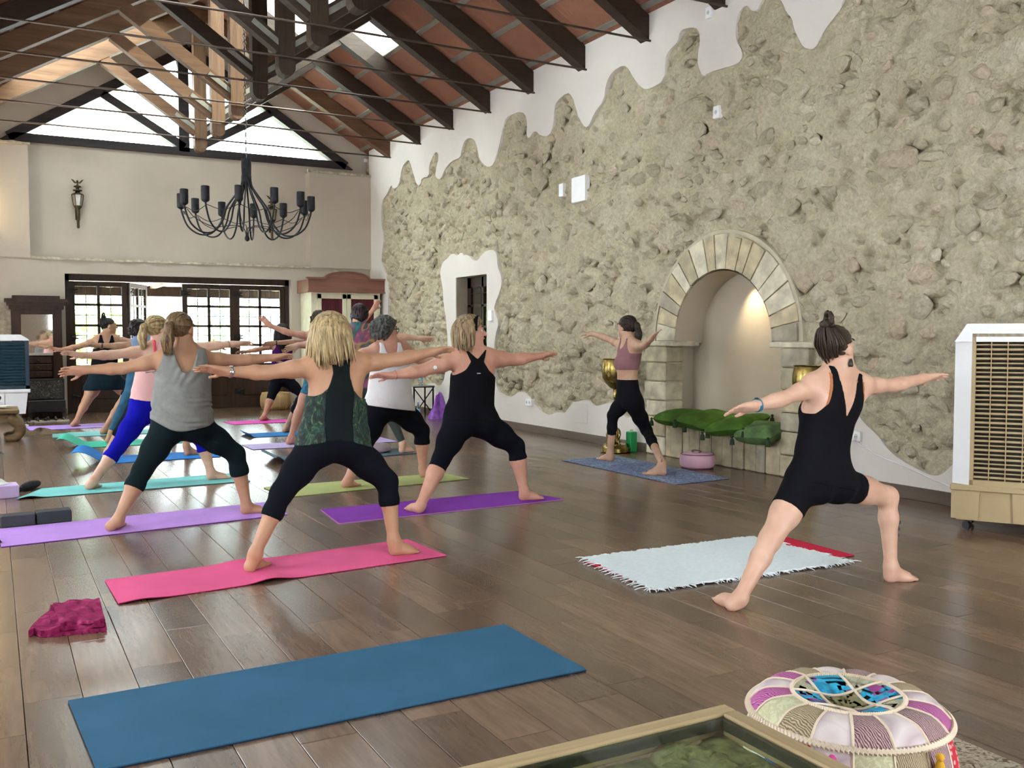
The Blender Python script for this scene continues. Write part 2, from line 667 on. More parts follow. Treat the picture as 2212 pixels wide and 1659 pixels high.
OUT_LOW_A = [(1402, 880), (1375, 895), (1351, 905), (1338, 874), (1319, 869), (1305, 873), (1287, 878), (1280, 871), (1269, 862), (1241, 869), (1232, 876), (1220, 895), (1205, 889), (1188, 897), (1176, 894), (1158, 876), (1140, 853), (1123, 844), (1108, 857), (1093, 858), (1075, 844), (1068, 800), (1066, 770), (1068, 748), (1071, 723), (1078, 697), (1068, 672), (1069, 657), (1081, 629), (1085, 601), (1075, 578), (1074, 553), (1071, 543), (1063, 539), (1047, 543), (1032, 563), (1025, 564), (1009, 549), (1002, 553), (998, 544), (987, 553), (981, 548), (974, 549), (966, 560), (957, 566), (952, 583), (951, 593), (957, 621), (959, 662), (964, 685), (968, 745), (965, 790), (957, 831), (943, 834), (930, 826), (915, 838), (895, 830), (880, 840), (860, 832), (846, 822), (838, 760), (838, 676), (839, 622), (828, 579)]
OUT_LOW_B = [(1752, 830), (1790, 850), (1845, 883), (1868, 915), (1895, 938), (1914, 965), (1932, 983), (1959, 1001), (1996, 1020), (2019, 1029), (2037, 1024), (2051, 1011), (2075, 985), (2110, 1000), (2150, 1040), (2212, 1050)]


def wall_yz(pts):
    return [tuple(on_x(u, v, XR)[1:]) for u, v in pts]


def soften(pts, it=1):
    for _ in range(it):
        q = []
        for i, p in enumerate(pts):
            if i in (0, len(pts) - 1):
                q.append(p)
            if i < len(pts) - 1:
                n = pts[i + 1]
                q.append((p[0] * .75 + n[0] * .25, p[1] * .75 + n[1] * .25))
                q.append((p[0] * .25 + n[0] * .75, p[1] * .25 + n[1] * .75))
        pts = q
    return pts


NC, NR, NRO = 7.15, .70, 1.02        # niche centre (Y), inner and outer arch radius
NSZ = 1.19                            # springing height
D2 = (12.14, 13.17, 2.15)             # side door
top = soften(wall_yz(OUT_TOP))
lowA = soften(wall_yz(OUT_LOW_A))
lowB = soften(wall_yz(OUT_LOW_B))
top += [(5.0, 4.55), (4.7, 4.62), (4.4, 4.4), (4.1, 4.2), (3.8, 4.3), (3.6, 4.35), (3.3, 4.5), (3.0, 4.2), (2.6, 3.9), (2.1, 4.3), (1.6, 4.4), (1.1, 4.0), (.4, 4.2), (-.6, 4.0), (-2, 4.2), (YF, 4.1)]
polyA = [(YF, 4.78), (YB + .02, 4.78), (YB + .02, -.02), (D2[1], -.02), (D2[1], D2[2]), (D2[0], D2[2]), (D2[0], -.02), (8.30, -.02)] + lowA + top
polyB = [(5.97, -.02)] + lowB + [(3.2, .25), (2.4, .5), (1.4, .3), (0, .45), (YF, .4), (YF, -.02)]


def plaster_sheet(name, poly, x0, x1, m, parent):
    from mathutils.geometry import delaunay_2d_cdt
    vv, ee, ff, _, _, _ = delaunay_2d_cdt([Vector(q) for q in poly], [], [list(range(len(poly)))], 1, 1e-5)
    b = MB()
    b.add([(x0, q[0], q[1]) for q in vv], [tuple(f) for f in ff])
    n = len(poly)
    b.add([(x0, y, z) for y, z in poly] + [(x1, y, z) for y, z in poly], [(i, (i + 1) % n, n + (i + 1) % n, n + i) for i in range(n)])
    o = b.build(name, m, parent)
    bm = bmesh.new()
    bm.from_mesh(o.data)
    bmesh.ops.remove_doubles(bm, verts=bm.verts, dist=1e-5)
    bm.to_mesh(o.data)
    bm.free()
    return o


# relief of the rubble: real displacement, stones bedded in it
def stone_region_mask(Y, Z):
    """points of the wall plane inside door or niche openings"""
    door = (Y > D2[0]) & (Y < D2[1]) & (Z < D2[2])
    arch = ((Y - NC) ** 2 + (Z - NSZ) ** 2 < (NR + .1) ** 2) | ((abs(Y - NC) < .88) & (Z < NSZ + .02))
    return door | arch


yy = [YF]
while yy[-1] < YB + .1:
    d = abs(yy[-1]) if yy[-1] > 3 else 14
    yy.append(yy[-1] + max(.013, .0024 * math.hypot(d, XR)))
yy = np.array(yy)
zz = np.arange(0, 4.75, .0165)
Yg, Zg = np.meshgrid(yy, zz, indexing='ij')
# stones: scattered with a minimum spacing, larger on the near part
rs = np.random.RandomState(11)
stones = []
grid = {}
for tr in range(26000):
    y = rs.uniform(1.5, YB)
    z = rs.uniform(.1, 4.6)
    s = rs.choice([.05, .065, .085, .12, .17], p=[.2, .3, .27, .16, .07]) * rs.uniform(.85, 1.2)
    a = rs.uniform(1.1, 2.2)
    rr = s * 1.15
    key = (int(y / .3), int(z / .3))
    ok = True
    for dy in (-1, 0, 1):
        for dz in (-1, 0, 1):
            for (qy, qz, qs) in grid.get((key[0] + dy, key[1] + dz), ()):
                if ((qy - y) / 1.25) ** 2 + (qz - z) ** 2 < ((qs + rr) * .80) ** 2:
                    ok = False
                    break
            if not ok:
                break
        if not ok:
            break
    if not ok:
        continue
    ya, za = np.array([y]), np.array([z])
    if stone_region_mask(ya, za)[0] or ((y - NC) ** 2 + (z - NSZ) ** 2 < (NRO + .1) ** 2 and z > NSZ - .1) or (5.9 < y < 8.4 and z < NSZ + .1):
        continue
    grid.setdefault(key, []).append((y, z, rr))
    stones.append((y, z, s * math.sqrt(a), s / math.sqrt(a) * 1.05, rs.normal(0, .35)))
Hf = (fbm(Yg * 2.3, Zg * 2.3, 3, 3) - .5) * .065 + (fbm(Yg * 8 + 5, Zg * 12, 21, 4) - .5) * .058
Hf += (.5 - np.abs(fbm(Yg * 5.2 + 60, Zg * 7.5, 63, 3) - .5) * 4) * .012
Hf += (.5 - np.abs(fbm(Yg * 15 + 9, Zg * 19, 83, 3) - .5) * 4) * .007
cav = fbm(Yg * 6.5 + 30, Zg * 8.5, 41, 3)
Hf -= np.clip(cav - .58, 0, .2) * .36
ny, nz = Yg.shape
for (y, z, a, c, rot) in stones:
    i0, i1 = np.searchsorted(yy, [y - a * 1.7, y + a * 1.7])
    j0, j1 = max(0, int((z - a * 1.7) / .0165)), min(nz, int((z + a * 1.7) / .0165) + 1)
    if i1 <= i0 or j1 <= j0:
        continue
    dy, dz = Yg[i0:i1, j0:j1] - y, Zg[i0:i1, j0:j1] - z
    u, w = dy * math.cos(rot) + dz * math.sin(rot), -dy * math.sin(rot) + dz * math.cos(rot)
    e = (u / a) ** 2 + (w / c) ** 2
    Hf[i0:i1, j0:j1] += .010 * np.exp(-np.abs(e - 1.1) * 2.2) - .022 * np.exp(-((u / a) ** 2 + ((w + c * 1.15) / (c * .4)) ** 2) * 1.2)
def in_poly_grid(Yq, Zq, P):
    c = np.zeros(Yq.shape, bool)
    n_ = len(P)
    for i in range(n_):
        y0, z0 = P[i]
        y1, z1 = P[i - 1]
        if z0 == z1:
            continue
        c ^= ((z0 > Zq) != (z1 > Zq)) & (Yq < (y1 - y0) * (Zq - z0) / (z1 - z0) + y0)
    return c


under = in_poly_grid(Yg, Zg, polyA) | in_poly_grid(Yg, Zg, polyB)
Xg = XR + .022 - Hf
Xg = np.where(under, np.maximum(Xg, XR + .02), Xg)
hole = stone_region_mask(Yg, Zg)
vid = np.arange(ny * nz).reshape(ny, nz)
q = np.stack([vid[:-1, :-1], vid[:-1, 1:], vid[1:, 1:], vid[1:, :-1]], -1)
hq = hole[:-1, :-1] | hole[:-1, 1:] | hole[1:, 1:] | hole[1:, :-1]
q = q[~hq]
me = bpy.data.meshes.new('wall_right')
co = np.stack([Xg, Yg, Zg], -1).reshape(-1, 3).astype(np.float32)
me.vertices.add(len(co))
me.vertices.foreach_set('co', co.ravel())
me.loops.add(q.size)
me.loops.foreach_set('vertex_index', q.ravel().astype(np.int32))
me.polygons.add(len(q))
me.polygons.foreach_set('loop_start', np.arange(0, q.size, 4, dtype=np.int32))
me.polygons.foreach_set('loop_total', np.full(len(q), 4, np.int32))
me.update(calc_edges=True)
me.validate()
me.polygons.foreach_set('use_smooth', [True] * len(me.polygons))


def stone_mat(name, rand=None):
    m, nt, p = newmat(name)
    v = _coords(nt, 'World')
    n = _noise(nt, v, 2.2, 3, .6, .3)
    n2 = _noise(nt, v, 26, 3.5, .65)
    base = _ramp(nt, n, [(.25, (.39, .335, .21)), (.5, (.53, .46, .31)), (.78, (.61, .55, .40))])
    if rand:
        if rand == 'obj':
            r = nt.nodes.new('ShaderNodeObjectInfo').outputs['Random']
        else:
            r = nt.nodes.new('ShaderNodeNewGeometry').outputs['Random Per Island']
        tone = _ramp(nt, r, [(0, (.22, .19, .13)), (.2, (.38, .33, .235)), (.45, (.52, .46, .34)), (.62, (.35, .31, .235)), (.78, (.62, .57, .45)), (.9, (.58, .41, .29)), (1, (.30, .27, .20))])
        base = _mix(nt, .62, base, tone)
    c = _mix(nt, .35, base, _ramp(nt, n2, [(.3, (.21, .175, .11)), (.7, (.65, .595, .455))]))
    nt.links.new(c, p.inputs['Base Color'])
    p.inputs['Roughness'].default_value = .95
    p.inputs['Specular IOR Level'].default_value = .2
    nt.links.new(_bump(nt, n2, 1.0, .03), p.inputs['Normal'])
    return m


me.materials.append(stone_mat('rubble_mortar'))
wr = bpy.data.objects.new('wall_right', me)
COL.objects.link(wr)
ROOT[wr] = Vector((0, 0, 0))
tag(wr, 'tall rubble stone wall with ragged plaster edges', None, None, 'structure')
plaster_sheet('plaster_skin', polyA, XR - .004, XR + .09, PLW, wr)
plaster_sheet('plaster_skin', polyB, XR - .004, XR + .09, PLW, wr)
# structural core behind, so the wall has thickness
core = MB()
core.box((XR + .13, YF, -.05), (XR + .75, 6.1, 4.9)).box((XR + .13, 8.2, -.05), (XR + .3, D2[0], 4.9)).box((XR + .13, D2[1], -.05), (XR + .3, YB + .3, 4.9)).box((XR + .13, D2[0], D2[2]), (XR + .3, D2[1], 4.9)).box((XR + .13, 6.1, 1.95), (XR + .75, 8.2, 4.9)).box((XR + .36, 6.1, -.05), (XR + .75, 8.2, 1.95))
core.build('wall_core', PLB, wr)


# stones
def rock_mesh(seed):
    r = random.Random(seed)
    bm = bmesh.new()
    bmesh.ops.create_icosphere(bm, subdivisions=2, radius=1)
    ax = [Vector((r.gauss(0, 1), r.gauss(0, 1), r.gauss(0, 1))).normalized() for _ in range(14)]
    cut = [r.uniform(.48, .9) for _ in ax]
    for v in bm.verts:
        for a, c in zip(ax, cut):
            d = v.co.dot(a)
            if d > c:
                v.co -= a * (d - c)
        v.co *= r.uniform(1.08, 1.22)
    return bm


SMAT, SMATR = stone_mat('rubble_stone', 'obj'), stone_mat('rubble_stone_rest', 'isl')
rocks = []
for k in range(12):
    bm = rock_mesh(100 + k)
    mm = bpy.data.meshes.new('stone')
    bm.to_mesh(mm)
    bm.free()
    mm.materials.append(SMAT)
    rocks.append(mm)


def in_poly(y, z, P):
    c = False
    n = len(P)
    for i in range(n):
        y0, z0 = P[i]
        y1, z1 = P[i - 1]
        if (z0 > z) != (z1 > z) and y < (y1 - y0) * (z - z0) / (z1 - z0) + y0:
            c = not c
    return c


stones = [s for s in stones if not any(in_poly(s[0] + dy * s[2] * .8, s[1] + dz * s[3] * .8, P_) for P_ in (polyA, polyB) for dy, dz in ((0, 0), (1, 0), (-1, 0), (0, 1), (0, -1)))]
vs_ = [s for s in stones if _inview((XR, s[0], s[1]), 10)]
vs_.sort(key=lambda s: -s[2] * s[3] / (XR ** 2 + s[0] ** 2))
big = vs_[:300]
bset = set(id(s) for s in big)
rest = MB()
for s in stones:
    y, z, a, c, rot = s
    dep = rs.uniform(.025, .045) + .13 * min(a, .12)
    proud = rs.uniform(.006, .034) + .08 * min(a, .15)
    x = XR + .022 - proud + dep
    if id(s) in bset:
        o = bpy.data.objects.new('stone', rocks[rs.randint(12)])
        COL.objects.link(o)
        o.parent = wr
        o.location = (x, y, z)
        o.rotation_euler = (rot, 0, 0)
        o.scale = (dep, a * .98, c)
    else:
        k = rocks[rs.randint(12)]
        M = Matrix.Translation((x, y, z)) @ Matrix.Rotation(rot, 4, 'X') @ Matrix.Diagonal((dep, a * .98, c, 1))
        rest.M = M
        rest.add([v.co[:] for v in k.vertices], [tuple(p.vertices) for p in k.polygons])
        rest.M = None
rest.build('small_stones', SMATR, wr, kind='stuff', recalc=False)

# ---------------------------------------------------------------- the niche
NB = XR + .34
nb = MB()
seg = 24
arc = [(NC + NR * math.cos(PI * k / seg), NSZ + NR * math.sin(PI * k / seg)) for k in range(seg + 1)]
# back panel, barrel vault soffit, lower side cheeks
nb.add([(NB, y, z) for y, z in arc] + [(NB, NC, NSZ)], [(k, k + 1, seg + 1) for k in range(seg)])
nb.add([(NB, NC - .90, .2), (NB, NC + .90, .2), (NB, NC + .90, NSZ), (NB, NC - .90, NSZ)], [(0, 1, 2, 3)])
for k in range(seg):
    (y0, z0), (y1, z1) = arc[k], arc[k + 1]
    nb.add([(XR - .02, y0, z0), (XR - .02, y1, z1), (NB, y1, z1), (NB, y0, z0)], [(0, 1, 2, 3)])
for sy in (-1, 1):
    y = NC + sy * .84
    nb.add([(XR - .02, y, .2), (NB, y, .2), (NB, y, NSZ), (XR - .02, y, NSZ)], [(0, 1, 2, 3)])
    nb.add([(XR - .02, NC + sy * .90, NSZ), (NB, NC + sy * .90, NSZ), (NB, NC + sy * NR, NSZ), (XR - .02, NC + sy * NR, NSZ)], [(0, 1, 2, 3)])
nb.build('wall_niche', plaster('niche_plaster', (.47, .40, .30), .06), kind='structure', label='arched alcove lined with smooth beige plaster')
SAND = [(.50, .42, .27), (.55, .48, .34), (.42, .36, .24), (.60, .54, .40), (.36, .32, .235)]
SANDM = []
for k, c in enumerate(SAND):
    SANDM.append(mat('dressed_stone_%d' % k, c, .9, var=.28, vscale=7, bump=.5, bscale=22, bdist=.012, kind='World'))
arch = thing('trim_6', 'arched surround of pale sandstone voussoirs on jamb blocks round the alcove', None, (XR, NC, 0), kind='structure')
ra = random.Random(9)
nv = 17
angs = [0]
for k in range(nv):
    angs.append(angs[-1] + ra.uniform(.8, 1.25))
angs = [a / angs[-1] * PI for a in angs]
for k in range(nv):
    a0, a1 = angs[k] + .008, angs[k + 1] - .008
    b = MB()
    ro = NRO + ra.uniform(-.02, .02)
    ri = NR + ra.uniform(-.004, .004)
    x0 = XR - .028 + ra.uniform(-.007, .007)
    pts = [(NC + rr_ * math.cos(a), NSZ + .02 + rr_ * math.sin(a)) for rr_, a in ((ri, a0), (ro, a0), (ro, (a0 + a1) / 2), (ro, a1), (ri, a1), (ri, (a0 + a1) / 2))]
    b.prism(pts, x0, XR + .10, 'X')
    b.build('voussoir', SANDM[ra.choice([0, 0, 1, 2, 3, 3, 4])], arch)
# mortar bed behind the voussoirs and the raised outer rim
b = MB()
for rr0, rr1, x0 in ((NR + .003, NRO + .03, XR + .0), (NRO + .018, NRO + .05, XR - .014)):
    for k in range(32):
        a0, a1 = PI * k / 32, PI * (k + 1) / 32
        pts = [(NC + q_ * math.cos(a), NSZ + .02 + q_ * math.sin(a)) for q_, a in ((rr0, a0), (rr1, a0), (rr1, a1), (rr0, a1))]
        b.prism(pts, x0, XR + .11, 'X')
b.build('mortar_rim', mat('arch_mortar', (.50, .445, .325), .95, var=.15, bump=.4, bscale=30, kind='World'), arch)
for sy in (-1, 1):
    # impost slab and jamb blocks
    y0, y1 = sorted((NC + sy * .69, NC + sy * 1.22))
    MB().box((XR - .05, y0, NSZ - .035), (XR + .3, y1, NSZ + .018), .008).build('impost_slab', SANDM[3], arch)
    zc = 0.0
    hs = [.2, .21, .17, .2, .2, .175]
    for h in hs:
        ya, yb = sorted((NC + sy * (.83 + ra.uniform(-.008, .008)), NC + sy * (1.17 + ra.uniform(-.02, .02))))
        MB().box((XR - .045 + ra.uniform(-.006, .006), ya, zc + .004), (XR + .2, yb, zc + h - .004), .012).build('jamb_block', SANDM[ra.choice([0, 1, 2, 3, 4])], arch)
        zc += h
# bench of upright slabs
bench = thing('stone_bench', 'low bench of upright weathered stone slabs inside the arched alcove', 'bench', (XR, NC, 0))
y = NC - .83
while y < NC + .81:
    w = ra.uniform(.11, .2)
    y1 = min(y + w, NC + .83)
    MB().box((XR - .035 + ra.uniform(-.01, .01), y + .004, 0.002), (XR + .1, y1 - .004, .355 + ra.uniform(-.02, .01)), .01).build('slab', SANDM[ra.choice([0, 2, 4, 1, 2])], bench)
    y = y1
MB().box((XR - .02, NC - .83, .30), (NB, NC + .83, .345)).build('seat_slab', SANDM[4], bench)
# spotlight in the crown of the alcove
sp = thing('alcove_spotlight', 'small recessed spotlight in the crown of the alcove', 'spotlight', (XR + .19, NC - .1, NSZ + NR - .03))
MB().lathe([(.02, -.012), (.034, -.012), (.036, 0), (.036, .03), (.02, .03)], (XR + .19, NC - .1, NSZ + NR - .03), 16).build('trim_ring', mat('spot_metal', (.6, .6, .58), .35, .8, var=0), sp)
MB().lathe([(.001, -.006), (.02, -.006), (.02, 0), (.001, 0)], (XR + .19, NC - .1, NSZ + NR - .03), 12).build('lamp_lens', mat('spot_lens', (1, .9, .7), .3, var=0, emit=(1, .82, .55), estr=6), sp)
ld = bpy.data.lights.new('alcove_spot_light', 'SPOT')
ld.energy = 26
ld.color = (1, .80, .52)
ld.spot_size = math.radians(75)
ld.spot_blend = .9
ld.shadow_soft_size = .025
lo = bpy.data.objects.new('alcove_spot_light', ld)
lo.location = (XR + .19, NC - .1, NSZ + NR - .06)
lo.rotation_euler = (0, math.radians(-16), 0)
COL.objects.link(lo)

# ---------------------------------------------------------------- baseboards
BBM = mat('baseboard_tile', (.12, .085, .06), .45, var=.2, vscale=3, stretch=(1, .3, 3), kind='World')
for nm, y0, y1 in (('baseboard_right', YF, 5.97), ('baseboard_right', 8.33, D2[0] - .02), ('baseboard_right', D2[1] + .02, YB)):
    b = MB()
    b.box((XR - .018, y0, 0), (XR, y1, .10), .003)
    b.build(nm, BBM, kind='structure', label='dark brown skirting board')
MB().box((XL, YB - .014, 0), (DX0 - .01, YB, .10), .003).build('baseboard_back', BBM, kind='structure', label='dark brown skirting board')
MB().box((DX1 + .01, YB - .014, 0), (XR, YB, .10), .003).build('baseboard_back', BBM, kind='structure', label='dark brown skirting board')

# ---------------------------------------------------------------- roof: terracotta boards, battens, king-post trusses
TRY = [15.92, 14.58, 13.32, 12.10, 10.88, 9.66, 8.42, 7.22, 6.0, 4.78, 3.56, 2.34, 1.12, -.1, -1.32, -2.54]
TC, ntc, pc = newmat('terracotta_board')
_v = _coords(ntc, 'World')
_rr = ntc.nodes.new('ShaderNodeObjectInfo').outputs['Random']
wv = ntc.nodes.new('ShaderNodeTexWave')
wv.bands_direction = 'Y'
wv.inputs['Scale'].default_value = 7.0
wv.inputs['Distortion'].default_value = .15
ntc.links.new(_v, wv.inputs[0])
_n = _noise(ntc, _v, 3, 3, .6)
_c = _ramp(ntc, _n, [(.3, (.19, .072, .040)), (.7, (.29, .118, .068))])
_c2 = _ramp(ntc, _rr, [(0, (.19, .077, .044)), (.5, (.25, .105, .06)), (1, (.33, .15, .09))])
ntc.links.new(_mix(ntc, .5, _c, _c2), pc.inputs['Base Color'])
pc.inputs['Roughness'].default_value = .85
ntc.links.new(_bump(ntc, wv.outputs['Fac'], .35, .008), pc.inputs['Normal'])
roof = thing('ceiling', 'pitched ceiling of terracotta boards between dark rafters', None, (RIDGE, 6.5, 4.68), kind='structure')
BATM = mat('ceiling_batten', (.24, .22, .18), .5, .3, var=.1)
SKY_R = [(12.10, 13.32, 3.1, 5.10), (13.32, 14.58, 3.1, 4.60)]
SKY_L = [(14.58, 15.92, .35, 2.3), (8.42, 9.66, .4, 2.4), (2.34, 3.56, .4, 2.4)]  # the two nearer ones are invented, out of view, to let daylight in
bounds = [YB + .3] + TRY + [YF - .3]
LEN = {1: XR + .35 - RIDGE, -1: RIDGE - XL + .35}


def roof_quad(b, s, d0, d1, y0, y1, t0, t1):
    """slab on one slope: d0..d1 horizontal distance from the ridge, t0..t1 above the board plane"""
    P = []
    for t in (t0, t1):
        for d, y in ((d0, y0), (d1, y0), (d1, y1), (d0, y1)):
            x = RIDGE + s * d
            P.append((x, y, tile_z(RIDGE + s * d) + t))
    b.add(P, [(0, 1, 2, 3), (7, 6, 5, 4), (0, 4, 5, 1), (1, 5, 6, 2), (2, 6, 7, 3), (3, 7, 4, 0)])


STEP = .50
for s, skies in ((1, SKY_R), (-1, SKY_L)):
    bat = MB()
    off0 = .12 if s > 0 else .2
    edges = [0.0]
    e = off0
    while e < LEN[s] - .1:
        edges.append(e)
        e += STEP
    edges.append(LEN[s])
    for bi in range(len(bounds) - 1):
        yb_, ya_ = bounds[bi], bounds[bi + 1]
        if s < 0 and ya_ < -1:
            pass
        for k in range(len(edges) - 1):
            segs = [(edges[k], edges[k + 1])]
            for (sa, sb, x0, x1) in skies:
                if abs(sa - ya_) < .01:
                    h0, h1 = sorted((abs(x0 - RIDGE), abs(x1 - RIDGE)))
                    ns = []
                    for (p, q_) in segs:
                        if q_ <= h0 or p >= h1:
                            ns.append((p, q_))
                        else:
                            if p < h0:
                                ns.append((p, h0))
                            if q_ > h1:
                                ns.append((h1, q_))
                    segs = ns
            for (p, q_) in segs:
                if q_ - p < .03:
                    continue
                b = MB()
                roof_quad(b, s, p + .004, q_ - .004, ya_ + .002, yb_ - .002, 0, .05)
                b.build('ceiling_board', TC, roof)
    for e in edges[1:-1]:
        for bi in range(len(bounds) - 1):
            ya_, yb_ = bounds[bi + 1], bounds[bi]
            blocked = any(abs(sa - ya_) < .01 and min(abs(x0 - RIDGE), abs(x1 - RIDGE)) < e - .02 < max(abs(x0 - RIDGE), abs(x1 - RIDGE)) - .03 for (sa, sb, x0, x1) in skies)
            if not blocked:
                roof_quad(bat, s, e - .025, e + .025, ya_, yb_, -.018, .0)
    bat.build('batten_strips', BATM, roof)
# skylight panes and their light wells
GL = glass_mat('skylight_glass')
kk = 1
for s, skies in ((1, SKY_R), (-1, SKY_L)):
    for (sa, sb, x0, x1) in skies:
        w = thing('skylight_%d' % kk, 'bright skylight pane between rafters', None, ((x0 + x1) / 2, (sa + sb) / 2, tile_z((x0 + x1) / 2)), kind='structure')
        d0, d1 = sorted((abs(x0 - RIDGE), abs(x1 - RIDGE)))
        b = MB()
        roof_quad(b, s, d0, d1, sa, sb, .11, .118)
        b.build('pane', GL, w)
        b = MB()
        roof_quad(b, s, d0 - .03, d0, sa, sb, -.0, .14)
        roof_quad(b, s, d1, d1 + .03, sa, sb, -.0, .14)
        roof_quad(b, s, d0, d1, sa + .0, sa + .03, .0, .14)
        roof_quad(b, s, d0, d1, sb - .03, sb, .0, .14)
        b.build('light_well', mat('light_well', (.62, .55, .42), .7), w)
        kk += 1

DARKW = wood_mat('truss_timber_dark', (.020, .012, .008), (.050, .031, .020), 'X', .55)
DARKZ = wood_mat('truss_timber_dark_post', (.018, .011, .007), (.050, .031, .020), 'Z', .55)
LITW = wood_mat('truss_timber_lit', (.085, .042, .021), (.16, .085, .045), 'X', .6)  # same truss timber in a lighter brown: sunlight put into the colour
LITZ = wood_mat('truss_timber_lit_post', (.085, .042, .021), (.17, .095, .052), 'Z', .6)
STEEL = mat('tie_rod_iron', (.10, .07, .055), .45, .6, var=.2)
PLATE = mat('truss_plate', (.22, .21, .18), .5, .6, var=.2)
TW = .15
ordinal = ['nearest the gable window', 'second from the gable window', 'third from the gable window', 'fourth from the gable window', 'fifth from the gable window', 'sixth from the gable window', 'seventh from the gable window', 'eighth from the gable window', 'ninth from the gable window', 'tenth from the gable window', 'eleventh from the gable window', 'twelfth from the gable window', 'thirteenth from the gable window', 'fourteenth from the gable window', 'fifteenth from the gable window', 'sixteenth from the gable window']
KX = RIDGE
for i, ty in enumerate(TRY):
    lab = ('timber king-post roof truss with iron tie rod, ' + ordinal[i])
    t = thing('roof_truss', lab, 'roof truss', (KX, ty, 4.2), 'king-post trusses across the hall')
    lit = i in (0, 1, 2)  # trusses by the skylights get the sunlit colour, mostly on their left side
    RW, RZ = (LITW, LITZ) if lit else (DARKW, DARKZ)
    for s in (1, -1):
        xe = XR + .1 if s > 0 else XL + .05
        zt0, zt1 = tile_z(RIDGE) - .02, tile_z(xe) - .02
        b = MB()
        b.prism([(RIDGE, zt0), (xe, zt1), (xe, zt1 - .26), (RIDGE, zt0 - .26)], ty - TW / 2, ty + TW / 2, 'Y')
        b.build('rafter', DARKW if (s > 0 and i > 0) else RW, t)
        # strut from the king post up to the rafter
        xs = RIDGE + s * 1.42
        zs = tile_z(xs) - .27
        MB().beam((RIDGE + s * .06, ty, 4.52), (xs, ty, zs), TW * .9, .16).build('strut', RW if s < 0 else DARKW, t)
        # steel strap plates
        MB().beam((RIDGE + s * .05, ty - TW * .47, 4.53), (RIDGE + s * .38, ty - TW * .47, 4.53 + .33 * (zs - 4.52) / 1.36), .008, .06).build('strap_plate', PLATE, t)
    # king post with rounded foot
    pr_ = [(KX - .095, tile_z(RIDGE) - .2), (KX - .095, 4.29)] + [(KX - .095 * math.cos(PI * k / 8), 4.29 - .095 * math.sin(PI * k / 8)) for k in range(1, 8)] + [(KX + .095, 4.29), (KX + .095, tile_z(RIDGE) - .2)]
    MB().prism(pr_, ty - TW * .55, ty + TW * .55, 'Y').build('king_post', RZ if i in (1, 2) else (LITZ if i in (0,) else DARKZ), t)
    # iron tie rod with end plates
    xl = RIDGE - (tile_z(RIDGE) - .26 - 4.39) / SLOPE
    MB().tube([(XR + .02, ty - .1, 4.385), (RIDGE, ty - .1, 4.40), (xl, ty - .1, 4.385)], .0125, 8).build('tie_rod', STEEL, t, smooth=True)

# ---------------------------------------------------------------- gable glazing
g = thing('window_1', 'big triangular gable window with dark timber struts', None, (GA, YU, ZG), kind='structure')
BLK = wood_mat('gable_timber', (.018, .016, .018), (.05, .042, .04), 'X', .5)
GY0, GY1 = YU - .06, YU + .1
sl = (GZ - ZG) / (GA - GX0)
MB().prism([(GX0 - .25, ZG - .06), (GX1 + .25, ZG - .06), (GX1 + .05, ZG + .07), (GX0 - .05, ZG + .07)], GY0, GY1, 'Y').build('sill_beam', BLK, g)
for s, gx in ((-1, GX0), (1, GX1)):
    MB().beam((gx - s * -.12, (GY0 + GY1) / 2, ZG + .0), (GA, (GY0 + GY1) / 2, GZ + .08), .16, .15).build('raking_frame', BLK, g)
    MB().beam((GA + s * .1, (GY0 + GY1) / 2, ZG + .08), (GA + s * 1.38, (GY0 + GY1) / 2, ZG + .82), .16, .13).build('strut', BLK, g)
MB().box((GA - .19, GY0, ZG), (GA - .02, GY1, GZ)).build('post', BLK, g)
MB().box((GA + .06, GY0 + .03, ZG), (GA + .16, GY1, GZ)).build('post', BLK, g)
GP = glass_mat('window_glass')
MB().prism([(GX0, ZG + .02), (GA - .1, ZG + .02), (GA - .1, GZ - .05)], YU + .08, YU + .086, 'Y').build('pane', GP, g)
MB().prism([(GX1, ZG + .02), (GA + .1, GZ - .05), (GA + .1, ZG + .02)], YU + .08, YU + .086, 'Y').build('pane', GP, g)

# ---------------------------------------------------------------- glazed folding doors in the back wall
DW = wood_mat('door_timber', (.020, .011, .007), (.058, .033, .020), 'Z', .45)
IRON = mat('door_iron', (.015, .014, .013), .5, .5, var=.1)
MUN = mat('leading', (.02, .02, .018), .5, .3, var=0)
door = thing('door_1', 'wide dark timber folding doors with small leaded panes', None, ((DX0 + DX1) / 2, YB + .2, 0), kind='structure')
FY = YB + .16
fb = MB()
fb.box((DX0, FY, 0), (DX0 + .07, FY + .16, DZ)).box((DX1 - .07, FY, 0), (DX1, FY + .16, DZ)).box((DX0, FY, DZ - .10), (DX1, FY + .16, DZ))
fb.box((DX0, FY - .02, 0), (DX1, FY + .16, .014))
fb.build('frame', DW, door)
lw = (DX1 - DX0 - .14) / 4
ROWS = [(.80, 1.09), (1.13, 1.42), (1.46, 1.76), (1.80, 2.08)]


